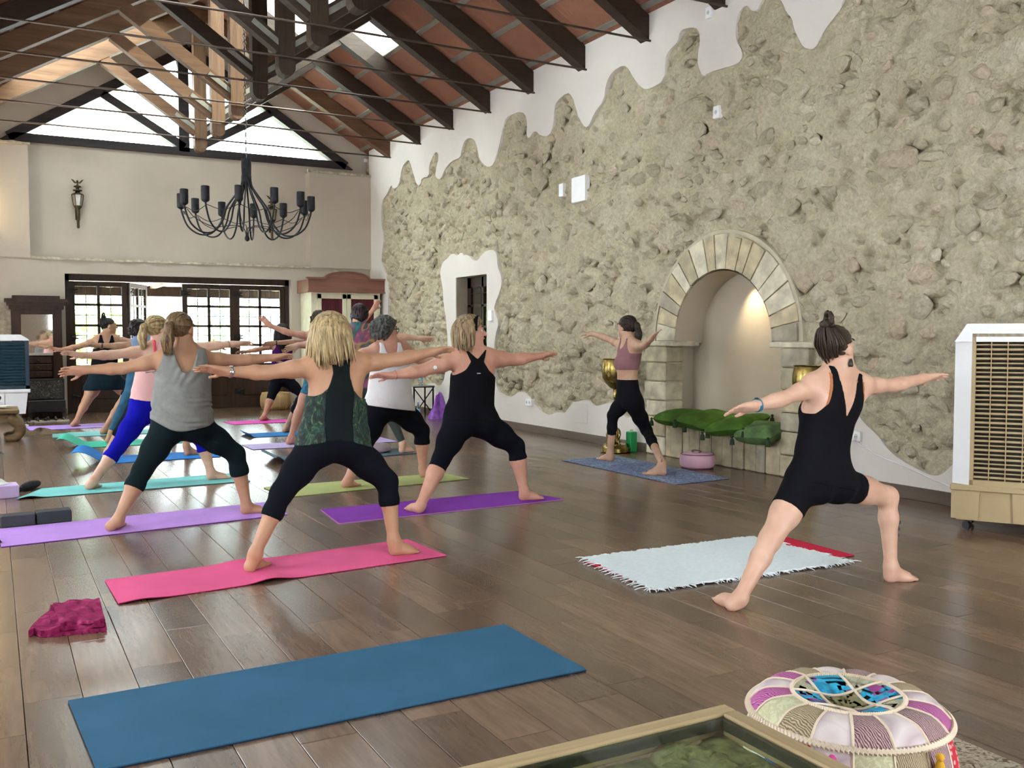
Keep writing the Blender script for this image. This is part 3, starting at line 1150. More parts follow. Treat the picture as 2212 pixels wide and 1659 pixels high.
def door_leaf(M):
    b = MB(M)
    st = .085
    b.box((0, -.022, .012), (st, .022, DZ - .11), .004).box((lw - st, -.022, .012), (lw, .022, DZ - .11), .004)
    b.box((st, -.022, DZ - .19), (lw - st, .022, DZ - .11)).box((st, -.022, .70), (lw - st, .022, .79)).box((st, -.022, .012), (lw - st, .022, .16))
    b.box((lw / 2 - .022, -.02, .79), (lw / 2 + .022, .02, DZ - .19))
    for (z0, z1), (z2, z3) in zip(ROWS[:-1], ROWS[1:]):
        b.box((st, -.02, z1), (lw - st, .02, z2))
    lf = b.build('leaf', DW, door, kind=None)
    p = MB(M)
    p.box((st, -.010, .16), (lw - st, .010, .70)).box((st + .06, -.018, .22), (lw - st - .06, .018, .64), .012)
    p.build('lower_panel', DW, lf)
    for c in range(2):
        x0 = st if c == 0 else lw / 2 + .022
        x1 = lw / 2 - .022 if c == 0 else lw - st
        for (z0, z1) in ROWS:
            MB(M).box((x0, -.002, z0), (x1, .002, z1)).build('pane', GP, lf)
            q = MB(M)
            q.box(((x0 + x1) / 2 - .006, -.007, z0), ((x0 + x1) / 2 + .006, .007, z1)).box((x0, -.007, (z0 + z1) / 2 - .006), (x1, .007, (z0 + z1) / 2 + .006))
            q.build('glazing_bar', MUN, lf)
    h = MB(M)
    for z in (.3, 1.25, 2.0):
        h.box((-.03, -.035, z - .05), (.09, -.022, z + .05)).tube([(.03, -.035, z), (.13, -.03, z + .03)], .012, 6).tube([(.03, -.035, z), (.13, -.03, z - .03)], .012, 6)
    h.build('hinge', IRON, lf)
    return lf


x0 = DX0 + .07
door_leaf(Matrix.Translation((x0, FY + .06, 0)))
door_leaf(Matrix.Translation((x0 + lw + .02, FY + .06, 0)) @ Matrix.Rotation(math.radians(64), 4, 'Z'))
door_leaf(Matrix.Translation((x0 + 2 * lw, FY + .06, 0)))
door_leaf(Matrix.Translation((x0 + 3 * lw, FY + .06, 0)))

# ---------------------------------------------------------------- side door in the stone wall
d2 = thing('door_2', 'narrow dark glazed side door set deep in the stone wall', None, (XR + .2, (D2[0] + D2[1]) / 2, 0), kind='structure')
b = MB()
REV = mat('door_reveal', (.33, .27, .20), .8, kind='World')
b.box((XR + .01, D2[1] - .005, 0), (XR + .3, D2[1] + .04, D2[2])).box((XR + .01, D2[0] - .04, 0), (XR + .3, D2[0] + .005, D2[2])).box((XR + .01, D2[0], D2[2] - .005), (XR + .3, D2[1], D2[2] + .04))
b.build('reveal', REV, d2)
b = MB()
x = XR + .19
b.box((x, D2[0], 0), (x + .05, D2[0] + .12, D2[2])).box((x, D2[1] - .12, 0), (x + .05, D2[1], D2[2])).box((x, D2[0], D2[2] - .16), (x + .05, D2[1], D2[2])).box((x, D2[0], 0), (x + .05, D2[1], .75)).box((x, (D2[0] + D2[1]) / 2 - .03, .75), (x + .05, (D2[0] + D2[1]) / 2 + .03, D2[2]))
for z in (1.08, 1.40, 1.72):
    b.box((x, D2[0], z - .02), (x + .05, D2[1], z + .02))
b.build('leaf', DW, d2)
for c in range(2):
    ya = D2[0] + .12 if c == 0 else (D2[0] + D2[1]) / 2 + .03
    yb_ = (D2[0] + D2[1]) / 2 - .03 if c == 0 else D2[1] - .12
    for z0, z1 in ((.75, 1.06), (1.10, 1.38), (1.42, 1.70), (1.74, 1.99)):
        MB().box((x + .02, ya, z0), (x + .024, yb_, z1)).build('pane', GP, d2)
b = MB()
for ya in (D2[0] + .25, D2[0] + .5, D2[0] + .75):
    b.tube([(x - .03, ya, .8), (x - .03, ya, 1.95), (x - .06, ya, 2.0), (x - .09, ya + .02, 1.97)], .006, 6)
for z in (.9, 1.4, 1.9):
    b.tube([(x - .03, D2[0] + .1, z), (x - .03, D2[1] - .1, z)], .006, 6)
b.build('iron_grille', IRON, d2)

# a dim passage behind the side door, with one small window on the garden
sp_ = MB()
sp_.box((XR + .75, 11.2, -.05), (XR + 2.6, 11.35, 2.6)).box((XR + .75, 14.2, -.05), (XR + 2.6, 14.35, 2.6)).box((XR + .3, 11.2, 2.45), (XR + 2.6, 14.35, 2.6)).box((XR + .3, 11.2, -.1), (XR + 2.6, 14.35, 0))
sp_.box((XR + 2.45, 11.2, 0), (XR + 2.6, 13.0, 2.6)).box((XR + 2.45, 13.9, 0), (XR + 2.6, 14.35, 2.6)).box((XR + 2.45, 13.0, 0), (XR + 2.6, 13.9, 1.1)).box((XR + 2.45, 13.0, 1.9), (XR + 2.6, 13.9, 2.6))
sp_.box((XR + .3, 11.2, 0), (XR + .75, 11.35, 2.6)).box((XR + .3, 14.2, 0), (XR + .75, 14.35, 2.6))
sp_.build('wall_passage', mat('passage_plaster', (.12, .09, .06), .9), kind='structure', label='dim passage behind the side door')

# ---------------------------------------------------------------- porch and garden outside
GRA = mat('garden_ground', (.78, .76, .68), .9, var=.2, vscale=2, kind='World')
MB().box((-14, YB + .55, -.2), (40, 60, -.03)).build('ground', GRA, kind='structure', label='pale sunlit terrace outside the doors')
pb = MB()
pb.box((-1.5, YB + .55, 2.32), (8, YB + 3.2, 2.42))
porch = thing('porch_roof', 'dark timber porch roof outside the folding doors', 'porch', (3, YB + 2, 0))
pb.build('roof_boards', DW, porch)
for xx in np.arange(-1.2, 8, .8):
    MB().box((xx - .05, YB + .6, 2.2), (xx + .05, YB + 3.2, 2.32)).build('joist', wood_mat('porch_joist', (.16, .11, .07), (.3, .22, .15), 'Y'), porch)
MB().box((-1.5, YB + 3.0, 2.05), (8, YB + 3.15, 2.25)).build('beam', DW, porch)
for xx in (-.9, 7.2):
    MB().box((xx - .07, YB + 3.0, -.03), (xx + .07, YB + 3.14, 2.1)).build('post', DW, porch)
LEAF = [mat('leaf_%d' % k, c, .6, var=.25, vscale=3, spec=.3) for k, c in enumerate([(.22, .42, .05), (.36, .55, .08), (.14, .30, .08), (.30, .45, .22)])]
for k_ in range(4):
    LEAF[k_].node_tree.nodes['Principled BSDF'].inputs['Transmission Weight'].default_value = 0.0
TRUNK = mat('bark', (.16, .11, .07), .9)


def tree(x, y, h, rad, mi, seed, label, z0=.2, n=900, cat='tree', name='garden_tree'):
    r = random.Random(seed)
    t = thing(name, label, cat, (x, y, -.03))
    MB().tube([(x, y, -.03), (x + .05, y, h * .5), (x, y + .05, h * .8)], [.09, .06, .02], 7).build('trunk', TRUNK, t)
    b = MB()
    cl = [(r.gauss(0, .45) * rad, r.gauss(0, .45) * rad, r.uniform(z0, h)) for _ in range(16)]
    for i in range(n):
        c = r.choice(cl)
        p = Vector((x + c[0] + r.gauss(0, .25) * rad, y + c[1] + r.gauss(0, .25) * rad, max(.05, c[2] + r.gauss(0, .2) * rad)))
        a = Vector((r.gauss(0, 1), r.gauss(0, 1), r.gauss(0, .6))).normalized() * r.uniform(.08, .16)
        w = a.orthogonal().normalized() * r.uniform(.03, .055)
        b.add([p - a, p + w, p + a, p - w], [(0, 1, 2, 3)])
    b.build('foliage', LEAF[mi], t, kind='stuff', recalc=False)


tree(1.0, 21.5, 1.9, .7, 0, 1, 'bright green shrub outside the left door leaf', n=800, cat='shrub', name='garden_shrub')
tree(2.7, 25.5, 2.5, 1.0, 1, 2, 'yellow-green tree beyond the left door leaf')
tree(.2, 24.5, 2.4, .9, 0, 3, 'leafy green tree at the far left of the terrace')
tree(5.6, 28.5, 2.3, 1.1, 3, 4, 'pale grey-green tree beyond the third door leaf')
tree(7.3, 24.2, 1.5, .8, 3, 5, 'soft green bush beyond the fourth door leaf', n=700, cat='shrub', name='garden_shrub')
tree(9.9, 28, 2.6, 1.2, 3, 6, 'hazy green tree at the right of the terrace')
tree(11.2, 17.6, 3.0, .9, 1, 8, 'sunlit leafy tree outside the side door')
MB().box((6.0, 21.6, -.03), (10.5, 21.9, .78)).build('garden_wall', mat('garden_wall', (.6, .45, .33), .9), label='low ochre garden wall beyond the right door leaf', cat='garden wall')
# ================================================================== furniture and fittings
def catmull(pts, n=8):
    P = [Vector(p) for p in pts]
    P = [P[0] * 2 - P[1]] + P + [P[-1] * 2 - P[-2]]
    out = []
    for i in range(1, len(P) - 2):
        for k in range(n):
            t = k / n
            a, b, c, d = P[i - 1:i + 3]
            out.append(.5 * ((2 * b) + (c - a) * t + (2 * a - 5 * b + 4 * c - d) * t * t + (3 * b - a - 3 * c + d) * t ** 3))
    out.append(P[-2])
    return out


# ---------------------------------------------------------------- chandelier
CHX, CHY = 2.97, 12.70
BI = mat('wrought_iron', (.022, .022, .026), .55, .6, var=.3, vscale=20, bump=.2, bscale=80)
ch = thing('chandelier', 'black wrought-iron chandelier with twelve curved arms hanging on a chain', 'chandelier', (CHX, CHY, 2.5))
MB().lathe([(.02, 3.57), (.062, 3.57), (.066, 3.5), (.062, 3.36), (.066, 3.35), (.066, 3.28), (.05, 3.24), (.02, 3.24)], (CHX, CHY, 0), 16).build('stem', BI, ch, smooth='auto')
MB().lathe([(.004, 2.50), (.028, 2.515), (.034, 2.54), (.022, 2.57), (.012, 2.62)], (CHX, CHY, 0), 12).build('finial', BI, ch, smooth=True)
for k in range(12):
    a = 2 * PI * (k + .35) / 12
    ca, sa = math.cos(a), math.sin(a)
    pr_ = [(.05, 3.36), (.07, 3.22), (.16, 3.08), (.27, 2.92), (.33, 2.74), (.45, 2.60), (.60, 2.585), (.74, 2.68), (.81, 2.84), (.825, 2.92)]
    MB().tube(catmull([(CHX + r * ca, CHY + r * sa, z) for r, z in pr_], 4), .0115, 7).build('arm', BI, ch, smooth=True)
    MB().lathe([(.015, 2.90), (.045, 2.92), (.052, 2.935), (.052, 3.10), (.044, 3.105), (.044, 2.97), (.01, 2.97)], (CHX + .825 * ca, CHY + .825 * sa, 0), 12).build('candle_cup', BI, ch, smooth='auto')
    a2 = a + 2 * PI / 12
    am = a + PI / 12
    p0, p1, p2 = [(CHX + r * math.cos(t), CHY + r * math.sin(t), z) for r, t, z in ((.80, a, 2.88), (.78, am, 2.815), (.80, a2, 2.88))]
    MB().tube(catmull([p0, p1, p2], 4), .005, 5).build('ring_wire', BI, ch, smooth=True)
    if k % 2 == 0:
        MB().tube(catmull([(CHX + r * ca, CHY + r * sa, z) for r, z in ((.012, 2.58), (.04, 2.66), (.13, 2.70), (.3, 2.68), (.45, 2.66), (.68, 2.75), (.79, 2.86))], 4), .0055, 5).build('brace_wire', BI, ch, smooth=True)
b = MB()
z, kx = 3.57, 0
while z < 6.25:
    ring = [(CHX + (.016 * math.cos(t) if kx else 0), CHY + (0 if kx else .016 * math.cos(t)), z + .03 + .03 * math.sin(t)) for t in np.linspace(0, 2 * PI, 9)]
    b.tube(ring, .005, 4, cap=False)
    z += .047
    kx = 1 - kx
b.build('chain', BI, ch)

# ---------------------------------------------------------------- eagle lanterns on the end wall
AB = mat('antique_brass', (.075, .058, .028), .5, .7, var=.3, vscale=25)
LGL = mat('lantern_glass', (.30, .27, .2), .2, var=.1)


def lantern(x, z, label):
    y = YU - .10
    t = thing('wall_lantern', label, 'wall lantern', (x, y, z - .30), 'eagle carriage lanterns on the end wall')
    MB().lathe([(.008, z - .36), (.02, z - .35), (.022, z - .10), (.03, z - .06), (.06, z - .02), (.064, z)], (x, y, 0), 12).build('handle', AB, t, smooth='auto')
    MB().lathe([(.06, z), (.085, z + .17)], (x, y, 0), 6).build('glass_body', LGL, t)
    b = MB()
    for k in range(6):
        a = 2 * PI * k / 6
        b.tube([(x + .064 * math.cos(a), y + .064 * math.sin(a), z), (x + .09 * math.cos(a), y + .09 * math.sin(a), z + .175)], .006, 5)
    b.build('cage', AB, t)
    MB().lathe([(.095, z + .17), (.09, z + .185), (.04, z + .21), (.03, z + .23), (.07, z + .24), (.07, z + .255), (.025, z + .265), (.025, z + .295), (.055, z + .30), (.055, z + .315), (.018, z + .33), (.012, z + .36)], (x, y, 0), 14).build('cap', AB, t, smooth='auto')
    MB().box((x - .02, y + .02, z - .15), (x + .02, YU + .01, z - .11)).box((x - .035, YU - .012, z - .22), (x + .035, YU + .004, z - .04)).build('bracket', AB, t)
    b = MB()
    b.ball((x, y, z + .385), (.018, .026, .026), 8, 6)
    for s in (-1, 1):
        pts = [(x + s * .01, z + .37), (x + s * .03, z + .385), (x + s * .06, z + .415), (x + s * .095, z + .425), (x + s * .075, z + .40), (x + s * .055, z + .37), (x + s * .03, z + .355)]
        b.prism(pts, y - .008, y + .008, 'Y')
    b.build('eagle', AB, t)


lantern(1.275, 3.37, 'antique brass eagle lantern on the left of the end wall')
lantern(4.42, 3.33, 'antique brass eagle lantern partly hidden behind the chandelier')

# wall uplighter on the left pier
ul = thing('wall_uplighter', 'small brass wall uplighter on the left pier of the end wall', 'wall lamp', (-.45, YB - .06, 3.1))
MB().lathe([(.02, 3.0), (.05, 3.05), (.09, 3.16), (.095, 3.18), (.085, 3.18), (.02, 3.06)], (-.45, YB - .12, 0), 18).build('bowl', AB, ul, smooth='auto')
MB().box((-.48, YB - .13, 3.02), (-.42, YB - .015, 3.06)).build('bracket', AB, ul)
MB().ball((-.45, YB - .12, 3.15), .03, 10, 7).build('bulb', mat('bulb_warm', (1, .9, .7), .4, var=0, emit=(1, .75, .4), estr=8), ul, smooth=True)
ld = bpy.data.lights.new('uplighter_light', 'POINT')
ld.energy = 45
ld.color = (1, .74, .40)
ld.shadow_soft_size = .03
lo = bpy.data.objects.new('uplighter_light', ld)
lo.location = (-.45, YB - .14, 3.24)
COL.objects.link(lo)

# ---------------------------------------------------------------- wardrobe in the back corner
WH = mat('wardrobe_cream', (.70, .66, .47), .6, var=.1, vscale=4, bump=.15, bscale=40, kind='World')
WBR = wood_mat('wardrobe_pine', (.17, .075, .05), (.26, .125, .085), 'X', .5)
RED = mat('wardrobe_curtain', (.085, .008, .014), .85, var=.4, vscale=5, stretch=(12, 1, .3))
wd = thing('wardrobe', 'cream painted wardrobe with arched brown cornice and dark red curtained doors', 'wardrobe', (5.5, 16.5, 0))
wx0, wx1, wy0, wy1 = 4.88, 6.14, 16.2, YB - .02
MB().box((wx0, wy0 + .02, .06), (wx1, wy1, 2.03)).box((wx0 + .03, wy0 + .04, 0), (wx0 + .12, wy1 - .02, .07)).box((wx1 - .12, wy0 + .04, 0), (wx1 - .03, wy1 - .02, .07)).build('carcass', WH, wd)
arcp = [(wx0 - .07, 2.03), (wx1 + .07, 2.03), (wx1 + .07, 2.27), (5.92, 2.28)]
arcp += [(5.51 + .40 * math.cos(t), 2.28 + .115 * math.sin(t)) for t in np.linspace(0, PI, 13)]
arcp += [(5.10, 2.28), (wx0 - .07, 2.27)]
b = MB()
b.prism(arcp, wy0 - .05, wy0 + .03, 'Y')
b.box((wx0 - .06, wy0, 2.03), (wx0 - .0, wy1, 2.25)).box((wx1, wy0, 2.03), (wx1 + .06, wy1, 2.25)).box((wx0, wy1 - .05, 2.03), (wx1, wy1, 2.2))
b.build('cornice', WBR, wd)
b = MB()
b.box((wx0 - .09, wy0 - .08, 2.025), (wx1 + .09, wy0 + .01, 2.05)).box((wx0 - .1, wy0 - .08, 2.255), (5.12, wy0 + .02, 2.285)).box((5.9, wy0 - .08, 2.255), (wx1 + .1, wy0 + .02, 2.285))
pp = [(5.51 + r_ * math.cos(t), 2.28 + r_ * .29 * math.sin(t)) for r_, ts in ((.42, np.linspace(0, PI, 13)), (.38, np.linspace(PI, 0, 13))) for t in ts]
b.prism(pp, wy0 - .075, wy0 - .0, 'Y')
b.build('cornice_moulding', WBR, wd)
for s in (0, 1):
    xa, xb = (wx0 + .10, 5.505) if s == 0 else (5.515, wx1 - .05)
    b = MB()
    b.box((xa, wy0 - .005, .14), (xa + .075, wy0 + .02, 2.0), .004).box((xb - .075, wy0 - .005, .14), (xb, wy0 + .02, 2.0), .004).box((xa, wy0 - .005, 1.92), (xb, wy0 + .02, 2.0), .004).box((xa, wy0 - .005, .14), (xb, wy0 + .02, .24), .004).box((xa, wy0 - .005, .85), (xb, wy0 + .02, .94), .004)
    d = b.build('door', WH, wd)
    cb = MB()
    n = 30
    for (z0, z1) in ((.94, 1.92), (.24, .85)):
        vs = []
        for k in range(n + 1):
            x = xa + .07 + (xb - xa - .14) * k / n
            y = wy0 + .006 + .005 * math.sin(k * 1.9)
            vs += [(x, y, z0), (x, y, z1)]
        cb.add(vs, [(2 * k, 2 * k + 2, 2 * k + 3, 2 * k + 1) for k in range(n)])
    cb.build('curtain', RED, d, smooth=True)
    MB().ball((xb - .035 if s == 0 else xa + .035, wy0 - .018, 1.05), .016).build('knob', AB, d, smooth=True)

# ---------------------------------------------------------------- mirrored hall stand at the left
DKW = wood_mat('dark_walnut', (.020, .010, .007), (.06, .03, .02), 'Z', .4)
hs = thing('hall_stand', 'tall dark wooden hall stand with moulded cornice and narrow mirror', 'hall stand', (.6, 16.68, 0))
hx0, hx1, hy = .27, .97, 16.5
b = MB()
b.box((hx0, hy, 0), (hx0 + .13, YB - .02, 1.68)).box((hx1 - .13, hy, 0), (hx1, YB - .02, 1.68)).box((hx0, hy + .03, 1.60), (hx1, YB - .02, 1.70)).box((hx0, hy + .05, 0), (hx1, YB - .02, .98)).box((hx0, YB - .08, .9), (hx1, YB - .02, 1.7))
b.build('body', DKW, hs)
MB().box((hx0 - .03, hy - .03, 1.68), (hx1 + .03, YB - .02, 1.74)).box((hx0 - .06, hy - .06, 1.74), (hx1 + .06, YB - .02, 1.79)).box((hx0 - .09, hy - .09, 1.79), (hx1 + .09, YB - .02, 1.84)).box((hx0 + .02, hy, 1.84), (hx1 - .02, YB - .02, 1.89)).build('cornice', DKW, hs)
MB().box((hx0 + .13, hy + .05, 1.0), (hx1 - .13, hy + .055, 1.6)).build('mirror', mat('mirror_glass', (.85, .85, .82), .03, 1.0, var=0), hs)
MB().box((hx0 + .12, hy + .02, .965), (hx1 - .12, hy + .06, 1.0)).build('mirror_sill', mat('pale_sill', (.5, .47, .4), .6), hs)
for k in range(3):
    z = .62 + .11 * k
    d = MB().box((hx0 + .15, hy + .025, z), (hx1 - .15, hy + .055, z + .095), .006).build('drawer', DKW, hs)
    MB().ball(((hx0 + hx1) / 2, hy + .012, z + .05), .014).build('knob', AB, d)
# carved chest in front of it
cc = thing('carved_chest', 'low black chest with carved floral panel below the hall stand mirror', 'chest', (.70, 16.2, 0))
CB = mat('black_wood', (.013, .011, .010), .45, var=.3)
cm, nt, p = newmat('carved_relief')
v_ = _coords(nt, 'World', (1, 1, 1))
vo = nt.nodes.new('ShaderNodeTexVoronoi')
vo.feature = 'SMOOTH_F1'
vo.inputs['Scale'].default_value = 13
nt.links.new(v_, vo.inputs['Vector'])
nn = _noise(nt, v_, 22, 4, .6, 2.0)
nt.links.new(_ramp(nt, nn, [(.42, (.02, .022, .016)), (.55, (.06, .062, .045)), (.66, (.26, .25, .2))]), p.inputs['Base Color'])
p.inputs['Roughness'].default_value = .5
nt.links.new(_bump(nt, nn, 1.0, .03), p.inputs['Normal'])
MATS['carved_relief'] = cm
b = MB()
b.box((.46, 16.18, .10), (.98, 16.44, .28), .006).box((.46, 16.40, .28), (.98, 16.44, .60), .004)
for xx in (.47, .93):
    b.box((xx, 16.19, 0), (xx + .045, 16.24, .1)).box((xx, 16.39, 0), (xx + .045, 16.43, .1))
b.build('frame', CB, cc)
MB().box((.485, 16.385, .30), (.955, 16.402, .575)).build('carved_panel', cm, cc)

# ---------------------------------------------------------------- air coolers
def louvre_cooler():
    t = thing('air_cooler', 'white and navy portable air cooler with louvred front by the hall stand', 'air cooler', (.08, 15.35, 0))
    NAV = mat('cooler_navy', (.012, .03, .048), .4, var=.1)
    WHT = mat('cooler_white', (.72, .74, .74), .4, var=.04)
    x0, x1, y0, y1 = -.34, .47, 15.2, 15.62
    MB().prism([(x0, .16), (x1 - .07, .16), (x1 - .035, .46), (x0, .46)], y0 + .01, y1, 'Y').build('tank', WHT, t)
    MB().box((x0, y0 - .01, .46), (x1 + .0, y1, .51), .01).build('tank_rim', WHT, t)
    b = MB()
    b.box((x0, y0 + .06, .51), (x1 - .02, y1, 1.19)).box((x1 - .06, y0 - .0, .51), (x1 - .01, y0 + .07, 1.2)).box((x0, y0, .51), (x1 - .01, y0 + .07, .56))
    b.build('body', NAV, t)
    for k in range(14):
        z = .60 + .043 * k
        M = Matrix.Translation((0, y0 + .03, z)) @ Matrix.Rotation(math.radians(35), 4, 'X')
        MB(M).box((x0, -.025, -.003), (x1 - .06, .025, .003)).build('louvre', mat('cooler_louvre', (.02, .055, .08), .35, var=0), t)
    MB().prism([(x0, 1.2), (x1, 1.2), (x1 - .02, 1.225), (x1 - .11, 1.285), (x0, 1.285)], y0 - .02, y1, 'Y').build('top', WHT, t)
    MB().box((-.02, y0 - .03, 1.24), (.1, y0 - .018, 1.262)).build('badge', mat('cooler_badge', (.06, .35, .6), .4, var=0), t)
    MB(Matrix.Translation((-.02, y0 - .01, .87)) @ Matrix.Rotation(PI / 2, 4, 'X')).lathe([(.001, 0), (.022, 0), (.022, .02), (.001, .02)], (0, 0, 0), 12).build('dial', WHT, t)
    st = MB().box((.0, y0 - .003, .25), (.135, y0 + .011, .44)).build('sticker', mat('paper_white', (.8, .8, .78), .6, var=.02), t)
    MB(Matrix.Translation((.068, y0 - .003, .395)) @ Matrix.Rotation(PI / 2, 4, 'X')).lathe([(.001, 0), (.032, 0), (.032, .002), (.001, .002)], (0, 0, 0), 18).build('printed_emblem', mat('print_black', (.02, .02, .02), .6, var=0), st)
    b = MB()
    for k in range(3):
        b.box((.02, y0 - .004, .275 + .022 * k), (.115, y0 - .003, .283 + .022 * k))
    b.build('printed_lines', mat('print_grey', (.4, .4, .4), .6, var=0), st)
    for xx in (x0 + .1, x1 - .14):
        MB().lathe([(.02, 0), (.045, .01), (.045, .07), (.02, .08)], (xx, y0 + .1, 0), 10).lathe([(.015, .08), (.015, .17)], (xx, y0 + .1, 0), 8).lathe([(.02, 0), (.045, .01), (.045, .07), (.02, .08)], (xx, y1 - .1, 0), 10).lathe([(.015, .08), (.015, .17)], (xx, y1 - .1, 0), 8).build('caster', CB, t)


louvre_cooler()


def tan_cooler():
    A = Vector((5.44, 4.03, 0))
    d = Vector((.52, -.854, 0)).normalized()
    n = Vector((.854, .52, 0)).normalized()
    M = Matrix(((d.x, n.x, 0, A.x), (d.y, n.y, 0, A.y), (0, 0, 1, 0), (0, 0, 0, 1)))
    t = thing('air_cooler', 'large tan and white evaporative air cooler with slatted grille at the right edge', 'air cooler', tuple(M @ Vector((.4, .18, 0))))
    WHT = mat('cooler_shell', (.80, .80, .80), .45, var=.02)
    TAN = mat('cooler_tan', (.40, .30, .16), .55, var=.06)
    W_, D_ = .80, .36
    b = MB(M)
    # white shell: chamfered corner columns and top
    b.prism([(0, .06), (.105, 0), (.105, .02), (.105, D_), (0, D_)], .30, 1.22, 'Z')
    b.prism([(W_ - .105, 0), (W_, .06), (W_, D_), (W_ - .105, D_)], .30, 1.22, 'Z')
    b.build('side_column', WHT, t)
    b = MB(M)
    b.prism([(0, 1.22), (W_, 1.22), (W_ - .07, 1.335), (.07, 1.335)], .0, D_, 'Y')
    b.build('top_shell', WHT, t)
    MB(M).box((.10, .09, .30), (W_ - .10, D_ - .01, 1.25)).build('dark_core', mat('cooler_core', (.03, .022, .012), .8), t)
    b = MB(M)
    b.box((.103, .0, .30), (.125, .05, 1.272)).box((W_ - .125, .0, .30), (W_ - .103, .05, 1.272)).box((.103, 0, 1.252), (W_ - .103, .05, 1.272)).box((.103, 0, .30), (W_ - .103, .05, .335))
    b.build('grille_frame', TAN, t)
    for k in range(31):
        z = .352 + .0292 * k
        MS = M @ Matrix.Translation((0, .025, z)) @ Matrix.Rotation(math.radians(-12), 4, 'X')
        MB(MS).box((.122, -.012, -.004 if k % 2 else -.0065), (W_ - .122, .012, .004 if k % 2 else .0065)).build('slat', TAN, t)
    for k in range(1, 6):
        x = .12 + (W_ - .24) * k / 6
        MB(M).box((x - .003, .004, .33), (x + .003, .012, 1.26)).build('grille_bar', TAN, t)
    b = MB(M)
    b.box((-.008, -.012, .262), (W_ + .008, D_ + .01, .30), .006)
    b.prism([(.03, .07), (W_ - .03, .07), (W_ - .005, .262), (.005, .262)], .015, D_, 'Y')
    b.prism([(.0, .08), (.16, .075), (.165, .262), (-.0, .262)], .0, .04, 'Y').prism([(W_ - .16, .075), (W_, .08), (W_, .262), (W_ - .165, .262)], .0, .04, 'Y')
    b.prism([(.36, .075), (W_ - .36, .075), (W_ - .35, .262), (.35, .262)], .0, .03, 'Y')
    b.build('tank', TAN, t)
    for x in (.09, W_ - .09):
        for y in (.07, D_ - .07):
            c = M @ Vector((x, y, 0))
            b = MB()
            b.lathe([(.012, .05), (.012, .08), (.03, .08)], (c.x, c.y, 0), 8)
            b.tube([(c.x - .013, c.y, .028), (c.x + .013, c.y, .028)], .027, 12)
            b.build('caster', mat('caster_black', (.012, .014, .012), .3, var=0), t, smooth='auto')


tan_cooler()

# ---------------------------------------------------------------- low table at the left edge, things round it
OW = wood_mat('opium_wood', (.13, .085, .04), (.26, .18, .09), 'X', .5)
lt = thing('low_table', 'low wooden table with curled legs at the left edge', 'table', (-.25, 13.1, 0))
MB().box((-.85, 12.78, .335), (.27, 13.45, .385), .01).build('tabletop', OW, lt)
MB().box((-.8, 12.84, .23), (.22, 13.39, .335)).build('apron', OW, lt)
for sx, xx in ((1, .2), (-1, -.78)):
    for yy_ in (12.88, 13.34):
        pts = catmull([(xx - sx * .04, yy_, .30), (xx + sx * .06, yy_, .20), (xx + sx * .08, yy_, .12), (xx + sx * .03, yy_, .05), (xx - sx * .05, yy_, .035), (xx - sx * .07, yy_, .07)], 5)
        MB().tube(pts, [.075 - .04 * k / (len(pts) - 1) for k in range(len(pts))], 10).build('leg', OW, lt, smooth=True)
PAPER = mat('paper_white', (.8, .8, .78), .6)
b = MB()
rr = random.Random(4)
for k in range(6):
    a = rr.uniform(-.5, .5)
    M = Matrix.Translation((.0 + rr.uniform(-.1, .1), 13.0 + rr.uniform(-.08, .08), .388 + .006 * k)) @ Matrix.Rotation(a, 4, 'Z') @ Matrix.Rotation(rr.uniform(-.1, .1), 4, 'Y')
    b.M = M
    b.box((-.12, -.07, 0), (.12, .07, .004))
b.M = None
b.build('paper_pile', mat('crumpled_paper', (.55, .56, .5), .7), label='small pile of papers on the low table at the left edge', cat='papers')


def cloth_heap(name, cx, cy, rx, ry, h, m, label, cat, seed, spikes=0, z0=0.0, flat=.5):
    r = np.random.RandomState(seed)
    n, k = 28, 7
    b = MB()
    vs, fs = [], []
    ph = r.rand(6) * 6
    for i in range(k + 1):
        t = i / k
        for j in range(n):
            a = 2 * PI * j / n
            w = 1 + .16 * math.sin(2 * a + ph[0]) + .1 * math.sin(3 * a + ph[1]) + .06 * math.sin(7 * a + ph[2])
            rr_ = (1 - t) * w
            x, y = cx + rx * rr_ * math.cos(a), cy + ry * rr_ * math.sin(a)
            z = z0 + h * (1 - (1 - t) ** 3) * (.75 + .35 * math.sin(5 * a + 6 * t + ph[3]) * (1 - t) + .25 * math.sin(3 * a + ph[4])) * (flat + (1 - flat) * t)
            vs.append((x, y, max(z0 + .002, z)))
    for i in range(k):
        for j in range(n):
            fs.append((i * n + j, i * n + (j + 1) % n, (i + 1) * n + (j + 1) % n, (i + 1) * n + j))
    b.add(vs, fs)
    return b.build(name, m, smooth=True, label=label, cat=cat)


cloth_heap('shawl', .52, 13.62, .30, .12, .09, mat('shawl_brown', (.13, .09, .05), .9, var=.4, vscale=9), 'crumpled brown shawl on the floor by the low table', 'shawl', 2)


def sandal(x, y, rz, label, m):
    M = Matrix.Translation((x, y, 0)) @ Matrix.Rotation(rz, 4, 'Z')
    t = thing('sandal', label, 'sandal', (x, y, 0), 'sandals under the carved chest')
    pts = [(-.035, -.12), (.035, -.12), (.042, -.02), (.047, .08), (.03, .125), (-.02, .13), (-.045, .08), (-.038, -.02)]
    MB(M).prism(pts, 0.0, .022, 'Z').build('sole', m, t)
    for yy_, hh in ((.05, .045), (-.06, .06)):
        MB(M).tube([(-.043, yy_, .02), (-.03, yy_, hh), (0, yy_, hh + .012), (.03, yy_, hh), (.043, yy_, .02)], .010, 6).build('strap', mat('sandal_strap', (.05, .045, .04), .6), t, smooth=True)


